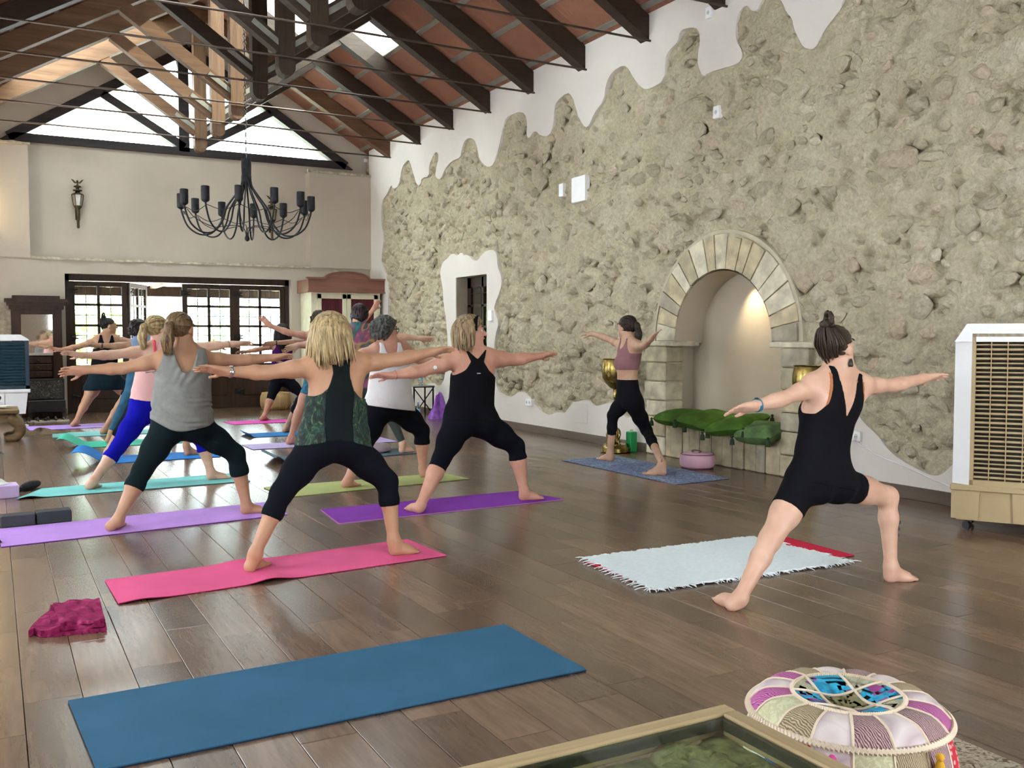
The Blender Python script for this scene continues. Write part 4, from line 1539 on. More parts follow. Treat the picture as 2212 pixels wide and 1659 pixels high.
SAN = mat('sandal_sole', (.55, .5, .42), .7)
sandal(.50, 15.62, -1.2, 'left pale sandal of the pair nearer the air cooler', SAN)
sandal(.62, 15.55, -1.3, 'right pale sandal of the pair nearer the air cooler', SAN)
sandal(.76, 15.62, -1.2, 'left pale sandal of the pair nearer the folding doors', SAN)
sandal(.86, 15.60, -1.4, 'right pale sandal of the pair nearer the folding doors', SAN)
sandal(.36, 15.05, .3, 'pale shoe at the foot of the air cooler', mat('shoe_white', (.7, .68, .6), .7))

# ---------------------------------------------------------------- poufs and small pieces at the back right
def leather_pouf(x, y, r, h, col, label):
    t = thing('leather_pouf', label, 'pouf', (x, y, 0), 'leather poufs')
    m = mat('leather_%.2f' % col[0], col, .5, var=.15, bump=.1, bscale=30)
    b = MB()
    prof = [(r * .6, 0), (r * .9, .02 * h), (r, .25 * h), (r * 1.02, .5 * h), (r, .75 * h), (r * .9, .95 * h), (r * .6, h), (r * .05, h)]
    b.lathe(prof, (x, y, 0), 28)
    b.build('body', m, t, smooth=True)
    b = MB()
    st_ = mat('pouf_stitch', tuple(min(1, c * 1.5) for c in col), .7)
    for k in range(12):
        a = 2 * PI * k / 12
        b.tube([(x + rr_ * 1.005 * math.cos(a), y + rr_ * 1.005 * math.sin(a), z) for rr_, z in prof[1:-1]], .004, 5)
    b.tube([(x + r * .9 * math.cos(a), y + r * .9 * math.sin(a), h * .955) for a in np.linspace(0, 2 * PI, 29)], .006, 5)
    b.build('stitching', st_, t)


leather_pouf(4.30, 16.45, .26, .30, (.42, .27, .12), 'tan leather pouf in front of the fourth door leaf')
leather_pouf(4.62, 13.6, .24, .40, (.38, .24, .06), 'mustard leather pouf half hidden behind the leaf-print top')
# side table with bottle and bags by the side door
MT = mat('side_table_iron', (.02, .02, .02), .4, .6, var=0)
SGL = mat('table_glass_top', (.30, .33, .30), .2, var=.05)
st = thing('side_table', 'small square black metal side table by the stone wall', 'side table', (5.84, 13.75, 0))
sx0, sx1, sy0, sy1, sz = 5.66, 6.02, 13.55, 13.91, .50
MB().box((sx0, sy0, sz - .015), (sx1, sy1, sz), .003).build('tabletop', SGL, st)
for xx in (sx0 + .01, sx1 - .03):
    for yy_ in (sy0 + .01, sy1 - .03):
        MB().box((xx, yy_, 0), (xx + .02, yy_ + .02, sz - .015)).build('leg', MT, st)
b = MB()
b.beam((sx0 + .02, sy0 + .02, .05), (sx1 - .02, sy0 + .02, .46), .014, .014).beam((sx1 - .02, sy0 + .02, .05), (sx0 + .02, sy0 + .02, .46), .014, .014).box((sx0, sy0, .47), (sx1, sy0 + .015, .485)).box((sx0, sy1 - .015, .47), (sx1, sy1, .485))
b.build('cross_brace', MT, st)
PET = mat('bottle_plastic', (.70, .78, .80), .12, var=0, spec=.8)
PET.node_tree.nodes['Principled BSDF'].inputs['Transmission Weight'].default_value = .85


def bottle(x, y, z, h, r, label):
    t = thing('water_bottle', label, 'bottle', (x, y, z))
    MB().lathe([(r * .8, z), (r, z + .01), (r, z + h * .3), (r * .93, z + h * .34), (r, z + h * .4), (r, z + h * .65), (r * .4, z + h * .88), (r * .38, z + h * .93)], (x, y, 0), 16).build('bottle_body', PET, t, smooth='auto')
    MB().lathe([(r * .42, z + h * .92), (r * .42, z + h), (.001, z + h)], (x, y, 0), 12).build('cap', mat('bottle_cap', (.1, .35, .7), .4, var=0), t)
    MB().lathe([(r * 1.01, z + h * .42), (r * 1.01, z + h * .62)], (x, y, 0), 16, cap=False).build('paper_band', mat('bottle_band', (.25, .55, .75), .5, var=.1), t)


bottle(5.86, 13.72, sz, .21, .032, 'clear water bottle standing on the black side table')
bottle(5.66, 13.36, 0, .26, .038, 'clear plastic bottle on the floor in front of the side table')
cloth_heap('tote_bag', 5.98, 13.30, .15, .12, .42, mat('purple_bag', (.30, .10, .50), .5, var=.4, vscale=12), 'purple plastic bag slumped on the floor beside the side table', 'bag', 5, flat=.6)
cloth_heap('plastic_bag', 5.55, 14.1, .22, .16, .62, mat('clear_bag', (.62, .64, .62), .3, var=.15, vscale=8), 'pale crumpled plastic bag behind the side table', 'bag', 8, flat=.6)
cloth_heap('patterned_bag', 5.42, 13.62, .16, .12, .30, mat('patterned_bag', (.06, .065, .06), .7, var=.9, vscale=30), 'dark patterned bag on the floor left of the side table', 'bag', 9, flat=.6)
bp = thing('backpack', 'black backpack leaning behind the white-topped woman', 'backpack', (5.15, 13.75, 0))
MB().lathe([(.10, .30), (.17, .34), (.19, .5), (.18, .68), (.13, .8), (.04, .84)], (5.15, 13.75, 0), 18, 1, .6).lathe([(.13, 0), (.16, .02), (.17, .3), (.1, .32)], (5.15, 13.75, 0), 18, 1, .6).build('bag_body', mat('backpack_black', (.008, .008, .01), .6, bump=.3), bp, smooth='auto')
MB().lathe([(.08, .42), (.11, .46), (.11, .6), (.07, .66)], (5.15, 13.65, 0), 14, 1, .5).build('front_pocket', mat('backpack_pocket', (.014, .014, .016), .5), bp, smooth=True)

# ---------------------------------------------------------------- brass goblets, candle, cushions by the alcove
BRS = mat('polished_brass', (.26, .19, .06), .27, 1.0, var=.5, vscale=12, bump=.15, bscale=25)


def goblet(x, y, label):
    t = thing('brass_goblet', label, 'goblet lamp', (x, y, 0), 'giant brass goblets flanking the alcove')
    MB().lathe([(.15, 0), (.165, .01), (.165, .05), (.14, .065), (.13, .09), (.06, .10), (.03, .11)], (x, y, 0), 28).build('base', BRS, t, smooth='auto')
    MB().lathe([(.018, .10), (.018, .46), (.03, .47), (.03, .49), (.018, .50), (.018, .58), (.032, .60), (.022, .62), (.028, .67), (.03, .69)], (x, y, 0), 16).build('stem', BRS, t, smooth='auto')
    MB().lathe([(.02, .68), (.06, .70), (.11, .75), (.145, .81), (.155, .88), (.151, .95), (.138, 1.005), (.145, 1.015), (.133, 1.015), (.133, 1.0), (.142, .88), (.10, .75), (.001, .72)], (x, y, 0), 32).build('bowl', BRS, t, smooth='auto')
    b = MB()
    for s in (-1, 1):
        for a in (0, 2.1, 4.2):
            pass
    for a in (.4, 2.5, 4.6):
        ca, sa = math.cos(a), math.sin(a)
        pts = [(r_, z) for r_, z in ((.10, .09), (.06, .13), (.09, .18), (.075, .23), (.03, .25), (.045, .20), (.03, .15), (.05, .10))]
        b.tube(catmull([(x + r_ * ca, y + r_ * sa, z) for r_, z in pts], 4), .013, 6)
    b.build('scroll_support', BRS, t, smooth=True)


goblet(5.93, 8.53, 'tall brass goblet on scrolled base left of the alcove behind the instructor')
goblet(5.95, 5.74, 'tall brass goblet right of the alcove behind the woman in shorts')
cn = thing('pillar_candle', 'square green pillar candle on the floor by the alcove', 'candle', (6.10, 8.47, 0))
MB().box((6.055, 8.425, 0), (6.145, 8.515, .22), .006).build('wax', mat('green_wax', (.012, .34, .09), .35, var=.1, sss=.1), cn)
MB().tube([(6.10, 8.47, .215), (6.102, 8.47, .24)], .003, 5).build('wick', CB, cn)
MB().lathe([(.018, .215), (.02, .235), (.02, .245), (.001, .245)], (6.10, 8.47, 0), 10).build('melted_top', mat('pale_wax', (.55, .68, .5), .4), cn)
# zafu
zf = thing('round_cushion', 'small pale pink round meditation cushion on the floor below the stone bench', 'cushion', (5.90, 7.12, 0))
ZM = mat('zafu_pink', (.62, .36, .44), .85, var=.12, vscale=4, bump=.25, bscale=14)
prof = [(.06, .003), (.14, .003), (.165, .03), (.17, .075), (.165, .12), (.14, .142), (.06, .15), (.005, .148)]
MB().lathe(prof, (5.90, 7.12, 0), 32).build('cushion_body', ZM, zf, smooth=True)
MB().tube([(5.90 + .155 * math.cos(a), 7.12 + .155 * math.sin(a), .136) for a in np.linspace(0, 2 * PI, 33)], .004, 5).tube([(5.90 + .15 * math.cos(a), 7.12 + .15 * math.sin(a), .012) for a in np.linspace(0, 2 * PI, 33)], .004, 5).build('piping', mat('zafu_piping', (.20, .08, .12), .8), zf)
MB().tube(catmull([(5.86, 7.14, .152), (5.88, 7.18, .162), (5.92, 7.16, .165), (5.93, 7.10, .158), (5.89, 7.09, .153)], 5), .006, 5).build('handle', mat('zafu_piping', (.2, .08, .12), .8), zf)


def cushion(name, M, sx, sy, h, m, label, tassel=True, seed=0, cat='cushion', bend=0.0):
    r = np.random.RandomState(seed)
    c = M.translation
    t = thing(name, label, cat, tuple(c), 'green velvet cushions on the stone bench')
    n = 14
    vs = []
    for sgn in (1, -1):
        for i in range(n + 1):
            for j in range(n + 1):
                u, v = 2 * i / n - 1, 2 * j / n - 1
                e = max(0, (1 - u ** 4)) ** .5 * max(0, (1 - v ** 4)) ** .5
                pinch = 1 - .07 * (1 - abs(u)) * abs(v) ** 3 - .07 * (1 - abs(v)) * abs(u) ** 3
                z = sgn * h / 2 * e * (1 + .12 * math.sin(3 * u + 2 * v + seed)) - bend * v * v
                vs.append((u * sx / 2 * pinch, v * sy / 2 * pinch, z))
    fs = []
    o2 = (n + 1) ** 2
    for i in range(n):
        for j in range(n):
            a = i * (n + 1) + j
            fs.append((a, a + n + 1, a + n + 2, a + 1))
            fs.append((o2 + a, o2 + a + 1, o2 + a + n + 2, o2 + a + n + 1))
    MB(M).add(vs, fs).build('cushion_body', m, t, smooth=True)
    if tassel:
        for u in (-1, 1):
            for v in (-1, 1):
                p = M @ Vector((u * sx / 2 * .97, v * sy / 2 * .97, -bend))
                b = MB()
                b.ball((p.x, p.y, p.z), .014, 8, 5)
                b.lathe([(.006, 0), (.02, -.02), (.024, -.065), (.004, -.068)], (p.x, p.y, p.z - .008), 9)
                b.build('tassel', mat('tassel_green', (.02, .04, .012), .9), t)


VG = mat('velvet_green', (.065, .135, .022), .8, var=.3, vscale=7, bump=.2, bscale=18, spec=.1)
VG2 = mat('velvet_moss', (.10, .165, .065), .85, var=.35, vscale=9, bump=.2, bscale=22, spec=.1)
E3 = lambda x, y, z, rx, ry, rz: Matrix.Translation((x, y, z)) @ Euler((rx, ry, rz)).to_matrix().to_4x4()
cushion('bench_cushion', E3(6.22, 7.72, .42, .05, -.12, .05), .46, .52, .15, VG, 'flat green tasselled cushion at the left end of the stone bench', seed=1)
cushion('bench_cushion', E3(6.20, 7.28, .43, .10, -.16, -.08), .50, .56, .15, VG, 'green tasselled cushion in the middle of the stone bench', seed=2)
cushion('bench_cushion', E3(6.16, 6.86, .43, -.14, -.20, .25), .50, .48, .14, VG, 'dark green cushion overhanging the front of the stone bench', seed=3)
cushion('bench_cushion', E3(6.13, 6.50, .385, -.05, -.25, .1), .34, .44, .17, VG2, 'plump mossy green cushion at the right end of the stone bench', seed=4)

# ---------------------------------------------------------------- plates, sockets, cable, speaker panel on the stone wall
WPL = mat('white_plastic', (.86, .86, .85), .35, var=.02)


def wall_plate(name, u, v, w, h, label, cat, holes=0, d=.02, off=.012):
    p = on_x(u, v, XR)
    y, z = p[1], p[2]
    t = thing(name, label, cat, (XR - .02, y, z))
    MB().box((XR - d - off, y - w / 2, z - h / 2), (XR + .03, y + w / 2, z + h / 2), .004).build('plate', WPL, t)
    for k in range(holes):
        yo = (k - (holes - 1) / 2) * .075
        s = MB().tube([(XR - d - off - .002, y + yo, z), (XR - d - off + .004, y + yo, z)], .021, 16).build('socket', mat('socket_grey', (.55, .55, .54), .5, var=0), t)
        b = MB()
        for dy in (-.008, .008):
            b.tube([(XR - d - off - .003, y + yo + dy, z), (XR - d - off + .004, y + yo + dy, z)], .0035, 6)
        b.build('pin_hole', CB, s)


wall_plate('wall_panel', 1255, 409, .30, .30, 'blank square white panel high on the stone wall', 'wall panel', d=.02, off=.022)
wall_plate('wall_switch', 1216, 411, .10, .16, 'small white plate beside the square white panel', 'switch plate', d=.012, off=.02)
wall_plate('power_socket', 1552, 243, .085, .12, 'single white socket high on the stone wall above the alcove', 'socket', 1, d=.014, off=.02)
wall_plate('power_socket', 1535, 28, .085, .11, 'single white socket under the rafters near the top edge', 'socket', 1)
wall_plate('power_socket', 1147, 869, .155, .085, 'double white socket low on the stone wall beside the side door', 'socket', 2, off=.025)
wall_plate('power_socket', 1847, 941, .155, .085, 'double white socket with a plugged cable below the ragged plaster', 'socket', 2)
wall_plate('thermostat', 1062, 682, .11, .15, 'small white thermostat beside the side door', 'thermostat')
wall_plate('junction_plate', 790, 347, .05, .06, 'tiny white plate high in the back corner', 'plate')
pa = [on_x(u, v, XR) for u, v in ((1240, 868), (1270, 872), (1269, 915), (1238, 911))]
MB().box((XR - .010, min(p[1] for p in pa), pa[2][2]), (XR + .02, max(p[1] for p in pa), pa[0][2]), .002).build('access_panel', PLW, label='square plastered access panel low on the wall left of the brass goblet', cat='access panel')
cpts = [(1851, 948), (1856, 958), (1872, 968), (1900, 985), (1950, 1005), (2000, 1028), (2060, 1053), (2110, 1068)]
cw = [on_x(u, v, XR - .012) for u, v in cpts]
cb = thing('power_cable', 'thin white cable running from the socket to the tan air cooler', 'cable', (XR - .02, 5.0, .3))
MB().tube(catmull([tuple(p) for p in cw], 6), .0045, 6).build('cord', WPL, cb, smooth=True)
p0 = cw[0]
MB().box((XR - .07, p0[1] - .02, p0[2] - .015), (XR - .03, p0[1] + .02, p0[2] + .02), .006).build('plug', WPL, cb)

# ================================================================== yoga mats
def foam(name, col, rough=.75, var=.08):
    return mat(name, col, rough, var=var, vscale=3, bump=.15, bscale=220, bdist=.002, spec=.12)


def yoga_mat(label, FLc, FRc, NRc, m, under=None, th=.006, curl=0.0, curl_near=False, waves=(), NLc=None, seed=0, corner=None):
    FL, FR, NR = [Vector((p[0], p[1], 0)) for p in (FLc, FRc, NRc)]
    NL = Vector((NLc[0], NLc[1], 0)) if NLc else FL + (NR - FR)
    c = (FL + FR + NR + NL) / 4
    t = thing('yoga_mat', label, 'yoga mat', (c.x, c.y, 0), 'yoga mats laid out in two rows')
    nu, nv = 60, 8
    def surf(i, j, lift):
        a, bb = i / nu, j / nv
        p = (FL.lerp(FR, a)).lerp(NL.lerp(NR, a), bb)
        z = .0012 + lift
        for (wa, wb, wh, ww) in waves:
            z += wh * math.exp(-((a - wa) / ww) ** 2) * max(0, 1 - abs(bb - wb) * 1.6)
        if curl > 0:
            L = (FR - FL).length
            s = a * L                      # distance from the left end
            if s < curl:
                q = 1 - s / curl
                z += .14 * curl / .45 * (math.sin(q * PI * .62) ** 1.5)
                p = p + (FR - FL).normalized() * (q ** 2 * .08)
        if corner and a > .9:
            z += corner * ((a - .9) / .1) ** 2 * (1 - bb)
        return (p.x, p.y, z)
    for nm, l0, l1, mm in (('top_layer', th * .5, th, m), ('underside', 0, th * .5, under or m)):
        vs = [surf(i, j, l1) for i in range(nu + 1) for j in range(nv + 1)] + [surf(i, j, l0) for i in range(nu + 1) for j in range(nv + 1)]
        o2 = (nu + 1) * (nv + 1)
        fs = []
        ix = lambda i, j: i * (nv + 1) + j
        for i in range(nu):
            for j in range(nv):
                fs.append((ix(i, j), ix(i + 1, j), ix(i + 1, j + 1), ix(i, j + 1)))
                fs.append((o2 + ix(i, j), o2 + ix(i, j + 1), o2 + ix(i + 1, j + 1), o2 + ix(i + 1, j)))
        for i in range(nu):
            for j in (0, nv):
                fs.append((ix(i, j), ix(i + 1, j), o2 + ix(i + 1, j), o2 + ix(i, j)))
        for j in range(nv):
            for i in (0, nu):
                fs.append((ix(i, j), ix(i, j + 1), o2 + ix(i, j + 1), o2 + ix(i, j)))
        MB().add(vs, fs).build(nm, mm, t, smooth='auto')
    return t


DK = foam('mat_dark_under', (.03, .02, .035))
yoga_mat('empty steel-blue yoga mat in the foreground', (.20, 3.54), (1.92, 3.59), (1.925, 2.95), foam('mat_steel_blue', (.035, .115, .20)), foam('mat_navy_under', (.012, .03, .06)), NLc=(.235, 2.92), th=.008)
yoga_mat('hot pink yoga mat under the woman in the leaf-print top', (.48, 5.24), (2.22, 5.42), (2.25, 4.91), foam('mat_pink', (.70, .10, .245)), foam('mat_pink_under', (.20, .01, .06)), NLc=(.49, 4.74), waves=((.42, 1, .018, .05), (.06, .9, .012, .05), (.40, 0, .015, .06)))
yoga_mat('lavender yoga mat under the woman in the grey top', (.0, 6.98), (1.81, 7.16), (1.80, 6.60), foam('mat_lavender', (.50, .27, .72)), foam('mat_lavender_under', (.14, .02, .25)), NLc=(.02, 6.38))
yoga_mat('turquoise yoga mat under the woman in cobalt leggings', (.33, 8.69), (1.95, 8.86), (1.94, 8.30), foam('mat_turquoise', (.20, .58, .56)), DK, NLc=(.14, 8.21), waves=((.05, .9, .02, .04),))
yoga_mat('bright blue yoga mat with its end curling up behind the turquoise mat', (.66, 10.70), (2.10, 10.75), (2.07, 10.14), foam('mat_blue', (.02, .20, .58)), foam('mat_blue_under', (.01, .10, .30)), NLc=(.56, 10.1), curl=.42)
yoga_mat('emerald green yoga mat with a curled end', (.62, 12.35), (2.3, 12.30), (2.28, 11.70), foam('mat_emerald', (.06, .50, .34)), DK, NLc=(.52, 11.7), curl=.36)
yoga_mat('pale teal yoga mat behind the emerald one', (.66, 13.65), (2.40, 13.62), (2.38, 13.02), foam('mat_teal', (.20, .50, .48)), foam('mat_teal_under', (.10, .26, .30)), NLc=(.63, 13.05))
yoga_mat('farthest lavender yoga mat near the folding doors on the left', (.38, 14.85), (2.10, 14.88), (2.10, 14.28), foam('mat_lilac', (.42, .27, .68)), foam('mat_lilac_under', (.10, .05, .25)), NLc=(.42, 14.2))
yoga_mat('deep purple yoga mat under the woman with the black headband', (2.06, 6.67), (3.71, 6.71), (3.83, 6.20), foam('mat_purple', (.22, .035, .37)), foam('mat_mauve_under', (.60, .30, .55)), NLc=(2.01, 6.11))
yoga_mat('lime green yoga mat under the woman in the white top', (1.95, 7.88), (3.61, 7.93), (3.66, 7.50), foam('mat_lime', (.42, .46, .18)), foam('mat_lime_under', (.16, .18, .07)), NLc=(2.0, 7.31))
yoga_mat('slate grey yoga mat under the woman in the tie-dye shirt', (2.34, 9.87), (4.02, 9.95), (3.97, 9.43), foam('mat_slate', (.085, .13, .16)), DK, NLc=(2.32, 9.2), curl=.25)
yoga_mat('pale lilac yoga mat behind the slate grey one', (2.51, 11.13), (4.22, 11.15), (4.22, 10.60), foam('mat_pale_lilac', (.50, .40, .68)), DK, NLc=(2.51, 10.6))
yoga_mat('cobalt blue yoga mat between the lilac and the far pink ones', (2.70, 12.40), (4.40, 12.42), (4.40, 11.9), foam('mat_cobalt', (.02, .16, .42)), foam('mat_blue_under', (.01, .1, .3)), NLc=(2.70, 11.89), curl=.15)
yoga_mat('farthest magenta pink yoga mat near the wardrobe', (2.96, 14.30), (4.70, 14.34), (4.70, 13.8), foam('mat_magenta', (.62, .06, .36)), foam('mat_pink_under', (.2, .01, .06)), NLc=(3.0, 13.77))
PRN, nt, p = newmat('mat_printed_blue')
v_ = _coords(nt, 'World', (1, 1, 1))
n1 = _noise(nt, v_, 26, 5, .7, 1.5)
n2 = _noise(nt, v_, 2.2, 3)
c1 = _ramp(nt, n1, [(.36, (.05, .08, .16)), (.48, (.12, .20, .36)), (.56, (.30, .38, .48)), (.68, (.55, .55, .52))])
c2 = _ramp(nt, n1, [(.4, (.06, .05, .12)), (.55, (.16, .22, .42)), (.7, (.3, .3, .4))])
nt.links.new(_mix(nt, _ramp(nt, n2, [(.4, (0, 0, 0)), (.6, (1, 1, 1))]), c1, c2), p.inputs['Base Color'])
p.inputs['Roughness'].default_value = .7
yoga_mat('blue patterned yoga mat under the instructor', (5.05, 6.37), (5.04, 8.20), (5.73, 8.20), PRN, DK, NLc=(5.68, 6.42), th=.005)
yoga_mat('red yoga mat under the white cotton rug', (2.86, 4.42), (4.32, 4.40), (4.30, 3.80), foam('mat_red', (.58, .02, .06)), DK, NLc=(2.84, 3.78), th=.005)

# white cotton rug with fringe
RG = mat('cotton_rug', (.74, .80, .82), .95, var=.06, vscale=40, bump=.6, bscale=160, bdist=.006, stretch=(1, 3, 1))
rug = thing('cotton_rug', 'white woven cotton rug with ragged fringe over the red mat', 'rug', (3.5, 4.05, .0065))
rc = [Vector((x, y, 0)) for x, y in ((2.90, 4.46), (4.12, 4.44), (4.14, 3.68), (2.82, 3.73))]
b = MB()
nu, nv = 50, 26
rr = np.random.RandomState(3)
zb = np.cumsum(rr.normal(0, .0004, (nu + 1, nv + 1)), 0)
vs = []
for l in (0.016, .0085):
    for i in range(nu + 1):
        for j in range(nv + 1):
            a, q_ = i / nu, j / nv
            p = rc[0].lerp(rc[1], a).lerp(rc[3].lerp(rc[2], a), q_)
            jag = .012 * math.sin(j * 2.3) * (1 if i in (0, nu) else 0)
            vs.append((p.x + jag, p.y + .008 * math.sin(i * 1.7) * (1 if j in (0, nv) else 0), l + .002 * math.sin(i * 1.1) * math.sin(j * .7)))
o2 = (nu + 1) * (nv + 1)
fs = []
ix = lambda i, j: i * (nv + 1) + j
for i in range(nu):
    for j in range(nv):
        fs.append((ix(i, j), ix(i + 1, j), ix(i + 1, j + 1), ix(i, j + 1)))
        fs.append((o2 + ix(i, j), o2 + ix(i, j + 1), o2 + ix(i + 1, j + 1), o2 + ix(i + 1, j)))
for i in range(nu):
    for j in (0, nv):
        fs.append((ix(i, j), ix(i + 1, j), o2 + ix(i + 1, j), o2 + ix(i, j)))
for j in range(nv):
    for i in (0, nu):
        fs.append((ix(i, j), ix(i, j + 1), o2 + ix(i, j + 1), o2 + ix(i, j)))
b.add(vs, fs)
b.build('weave', RG, rug, smooth='auto')
fr = MB()
r_ = random.Random(8)
for e0, e1, n, out in ((rc[0], rc[1], 120, Vector((0, 1, 0))), (rc[3], rc[2], 120, Vector((0, -1, 0))), (rc[0], rc[3], 34, Vector((-1, 0, 0))), (rc[1], rc[2], 44, Vector((1, 0, 0)))):
    for k in range(n):
        p = e0.lerp(e1, r_.random())
        L = r_.uniform(.012, .05) * (1.7 if abs(out.x) > .5 else 1)
        dd = (out + Vector((r_.uniform(-.8, .8), r_.uniform(-.8, .8), 0))).normalized()
        fr.tube([(p.x, p.y, .013), (p.x + dd.x * L * .6, p.y + dd.y * L * .6, .012), (p.x + dd.x * L, p.y + dd.y * L, .006)], [.003, .0025, .001], 4)
fr.build('fringe', RG, rug, kind='stuff', recalc=False)
lp = MB()
for k in range(13):
    p = rc[0].lerp(rc[3], .1 + .07 * k + r_.uniform(-.02, .02))
    L = r_.uniform(.04, .075)
    lp.tube(catmull([(p.x, p.y, .013), (p.x - L * .7, p.y - .01, .02), (p.x - L, p.y + .02, .005), (p.x - L * .6, p.y + .035, .003)], 4), .0022, 4)
lp.build('fringe_loop', RG, rug, recalc=False)

# ---------------------------------------------------------------- blocks, cloths and bits on the floor
def foam_block(x0, x1, y0, y1, z1, m, label, z0=0.0, rot=0.0):
    c = ((x0 + x1) / 2, (y0 + y1) / 2)
    M = Matrix.Translation((c[0], c[1], 0)) @ Matrix.Rotation(rot, 4, 'Z') @ Matrix.Translation((-c[0], -c[1], 0))
    b = MB(M)
    b.box((x0, y0, z0), (x1, y1, z1), .006)
    return b.build('yoga_block', m, label=label, cat='yoga block')


GB = mat('block_charcoal', (.035, .035, .045), .8, var=.1, bump=.2, bscale=150)
foam_block(.02, .225, 7.03, 7.16, .075, GB, 'charcoal foam yoga block at the left edge behind the lavender mat', rot=.06)
foam_block(.232, .445, 7.05, 7.18, .082, mat('block_dark_green', (.022, .03, .034), .8, var=.1, bump=.2, bscale=150), 'dark foam yoga block beside the charcoal one', rot=.06)
foam_block(-.16, .155, 8.30, 8.50, .10, mat('block_lilac', (.55, .40, .66), .8, var=.06, bump=.2, bscale=150), 'lilac foam yoga block at the left edge', rot=.08)
cloth_heap('towel', -.02, 8.42, .11, .07, .05, mat('towel_white', (.75, .75, .70), .95), 'small white towel on the lilac block', 'towel', 12, z0=.101, flat=.7)
sk = thing('socks', 'rolled black socks on the floor beside the lilac block', 'socks', (.24, 8.72, 0))
MB().tube(catmull([(.19, 8.62, .03), (.24, 8.70, .034), (.31, 8.80, .036)], 5), [.026 + .012 * math.sin(k / 10 * PI) for k in range(11)], 10).build('sock_roll', mat('sock_black', (.012, .012, .016), .95, bump=.4), sk, smooth=True)
MB().ball((.16, 8.60, .022), (.04, .03, .022), 10, 7).build('sock_toe', mat('sock_black', (.012, .012, .016), .95), sk, smooth=True)
cloth_heap('slipper', -.005, 6.50, .035, .05, .045, CB, 'black slipper at the left edge beside the lavender mat', 'slipper', 15, flat=.8)
cloth_heap('dark_cloth', .005, 11.55, .07, .05, .03, CB, 'small dark cloth on the floor at the left edge', 'cloth', 16, flat=.8)

# crimson velvet cloth, folded
CRM, nt, p = newmat('crimson_velvet')
v_ = _coords(nt, 'Object', (1, 1, 1))
n1 = _noise(nt, v_, 22, 4, .6, .6)
nt.links.new(_ramp(nt, n1, [(.35, (.16, .008, .05)), (.55, (.27, .02, .09)), (.72, (.44, .06, .18))]), p.inputs['Base Color'])
p.inputs['Roughness'].default_value = .85
p.inputs['Specular IOR Level'].default_value = .1
nt.links.new(_bump(nt, n1, .5, .01), p.inputs['Normal'])
fc = thing('folded_cloth', 'crimson velvet cloth folded on the floor left of the pink mat', 'cloth', (.3, 4.52, 0))


def crumple(b, c4, z0, z1, seed, amp=.006):
    nu, nv = 16, 12
    C4 = [Vector((x, y, 0)) for x, y in c4]
    vs = []
    for l in (z1, z0):
        for i in range(nu + 1):
            for j in range(nv + 1):
                a, q_ = i / nu, j / nv
                p = C4[0].lerp(C4[1], a).lerp(C4[3].lerp(C4[2], a), q_)
                w = amp * (math.sin(i * 1.1 + seed) * math.cos(j * .9 + seed * 2) + .6 * math.sin(i * .5 + j * .8 + seed)) if l == z1 else 0
                edge = .006 * math.sin(i * 1.9 + seed) if j in (0, nv) else 0
                vs.append((p.x, p.y + edge, l + w))
    o2 = (nu + 1) * (nv + 1)
    ix = lambda i, j: i * (nv + 1) + j
    fs = []
    for i in range(nu):
        for j in range(nv):
            fs.append((ix(i, j), ix(i + 1, j), ix(i + 1, j + 1), ix(i, j + 1)))
            fs.append((o2 + ix(i, j), o2 + ix(i, j + 1), o2 + ix(i + 1, j + 1), o2 + ix(i + 1, j)))
    for i in range(nu):
        for j in (0, nv):
            fs.append((ix(i, j), ix(i + 1, j), o2 + ix(i + 1, j), o2 + ix(i, j)))
    for j in range(nv):
        for i in (0, nu):
            fs.append((ix(i, j), ix(i, j + 1), o2 + ix(i, j + 1), o2 + ix(i, j)))
    b.add(vs, fs)


for k, (c4, z0, z1) in enumerate((([(.20, 4.76), (.415, 4.74), (.40, 4.33), (.175, 4.36)], .001, .018), ([(.205, 4.75), (.41, 4.735), (.392, 4.34), (.185, 4.37)], .020, .036), ([(.215, 4.735), (.408, 4.73), (.395, 4.335), (.225, 4.38)], .038, .05))):
    b = MB()
    crumple(b, c4, z0, z1, k * 2.1)
    b.build('fold', CRM, fc, smooth='auto')
b = MB()
b.add(*(lambda h: (h.v, h.f))(MB().prism([(.205, 4.70), (.16, 4.60), (.12, 4.47), (.105, 4.40), (.13, 4.43), (.15, 4.37), (.22, 4.36), (.235, 4.55)], .002, .03, 'Z')))
b.build('loose_corner', CRM, fc)

# grey-pink bolster on the slate mat
MB().lathe([(.12, .0), (.17, .02), (.18, .05), (.15, .085), (.02, .1)], (3.62, 9.75, .0075), 24).build('round_bolster', mat('bolster_mauve', (.38, .30, .34), .85, var=.1), smooth=True, label='flat mauve round cushion at the back of the slate mat', cat='cushion')

# ---------------------------------------------------------------- foreground: carved glass-topped table
TX0, TX1, TY0, TY1, TZ = .15, 1.44, .62, 1.635, .42
FWD = wood_mat('table_frame_wood', (.30, .215, .11), (.46, .35, .20), 'X', .5)
FWD2 = wood_mat('table_frame_wood_y', (.27, .19, .10), (.43, .33, .19), 'Y', .5)
ct = thing('carved_table', 'low wooden table with carved panel under glass in the foreground', 'table', ((TX0 + TX1) / 2, (TY0 + TY1) / 2, 0))
fw_ = .042
for nm, lo, hi, mm in (('x', (TX0, TY1 - fw_, TZ - .05), (TX1, TY1, TZ), FWD), ('x', (TX0, TY0, TZ - .05), (TX1, TY0 + fw_, TZ), FWD), ('y', (TX0, TY0 + fw_, TZ - .05), (TX0 + fw_, TY1 - fw_, TZ), FWD2), ('y', (TX1 - fw_, TY0 + fw_, TZ - .05), (TX1, TY1 - fw_, TZ), FWD2)):
    MB().box(lo, hi, .004).build('frame_rail', mm, ct)
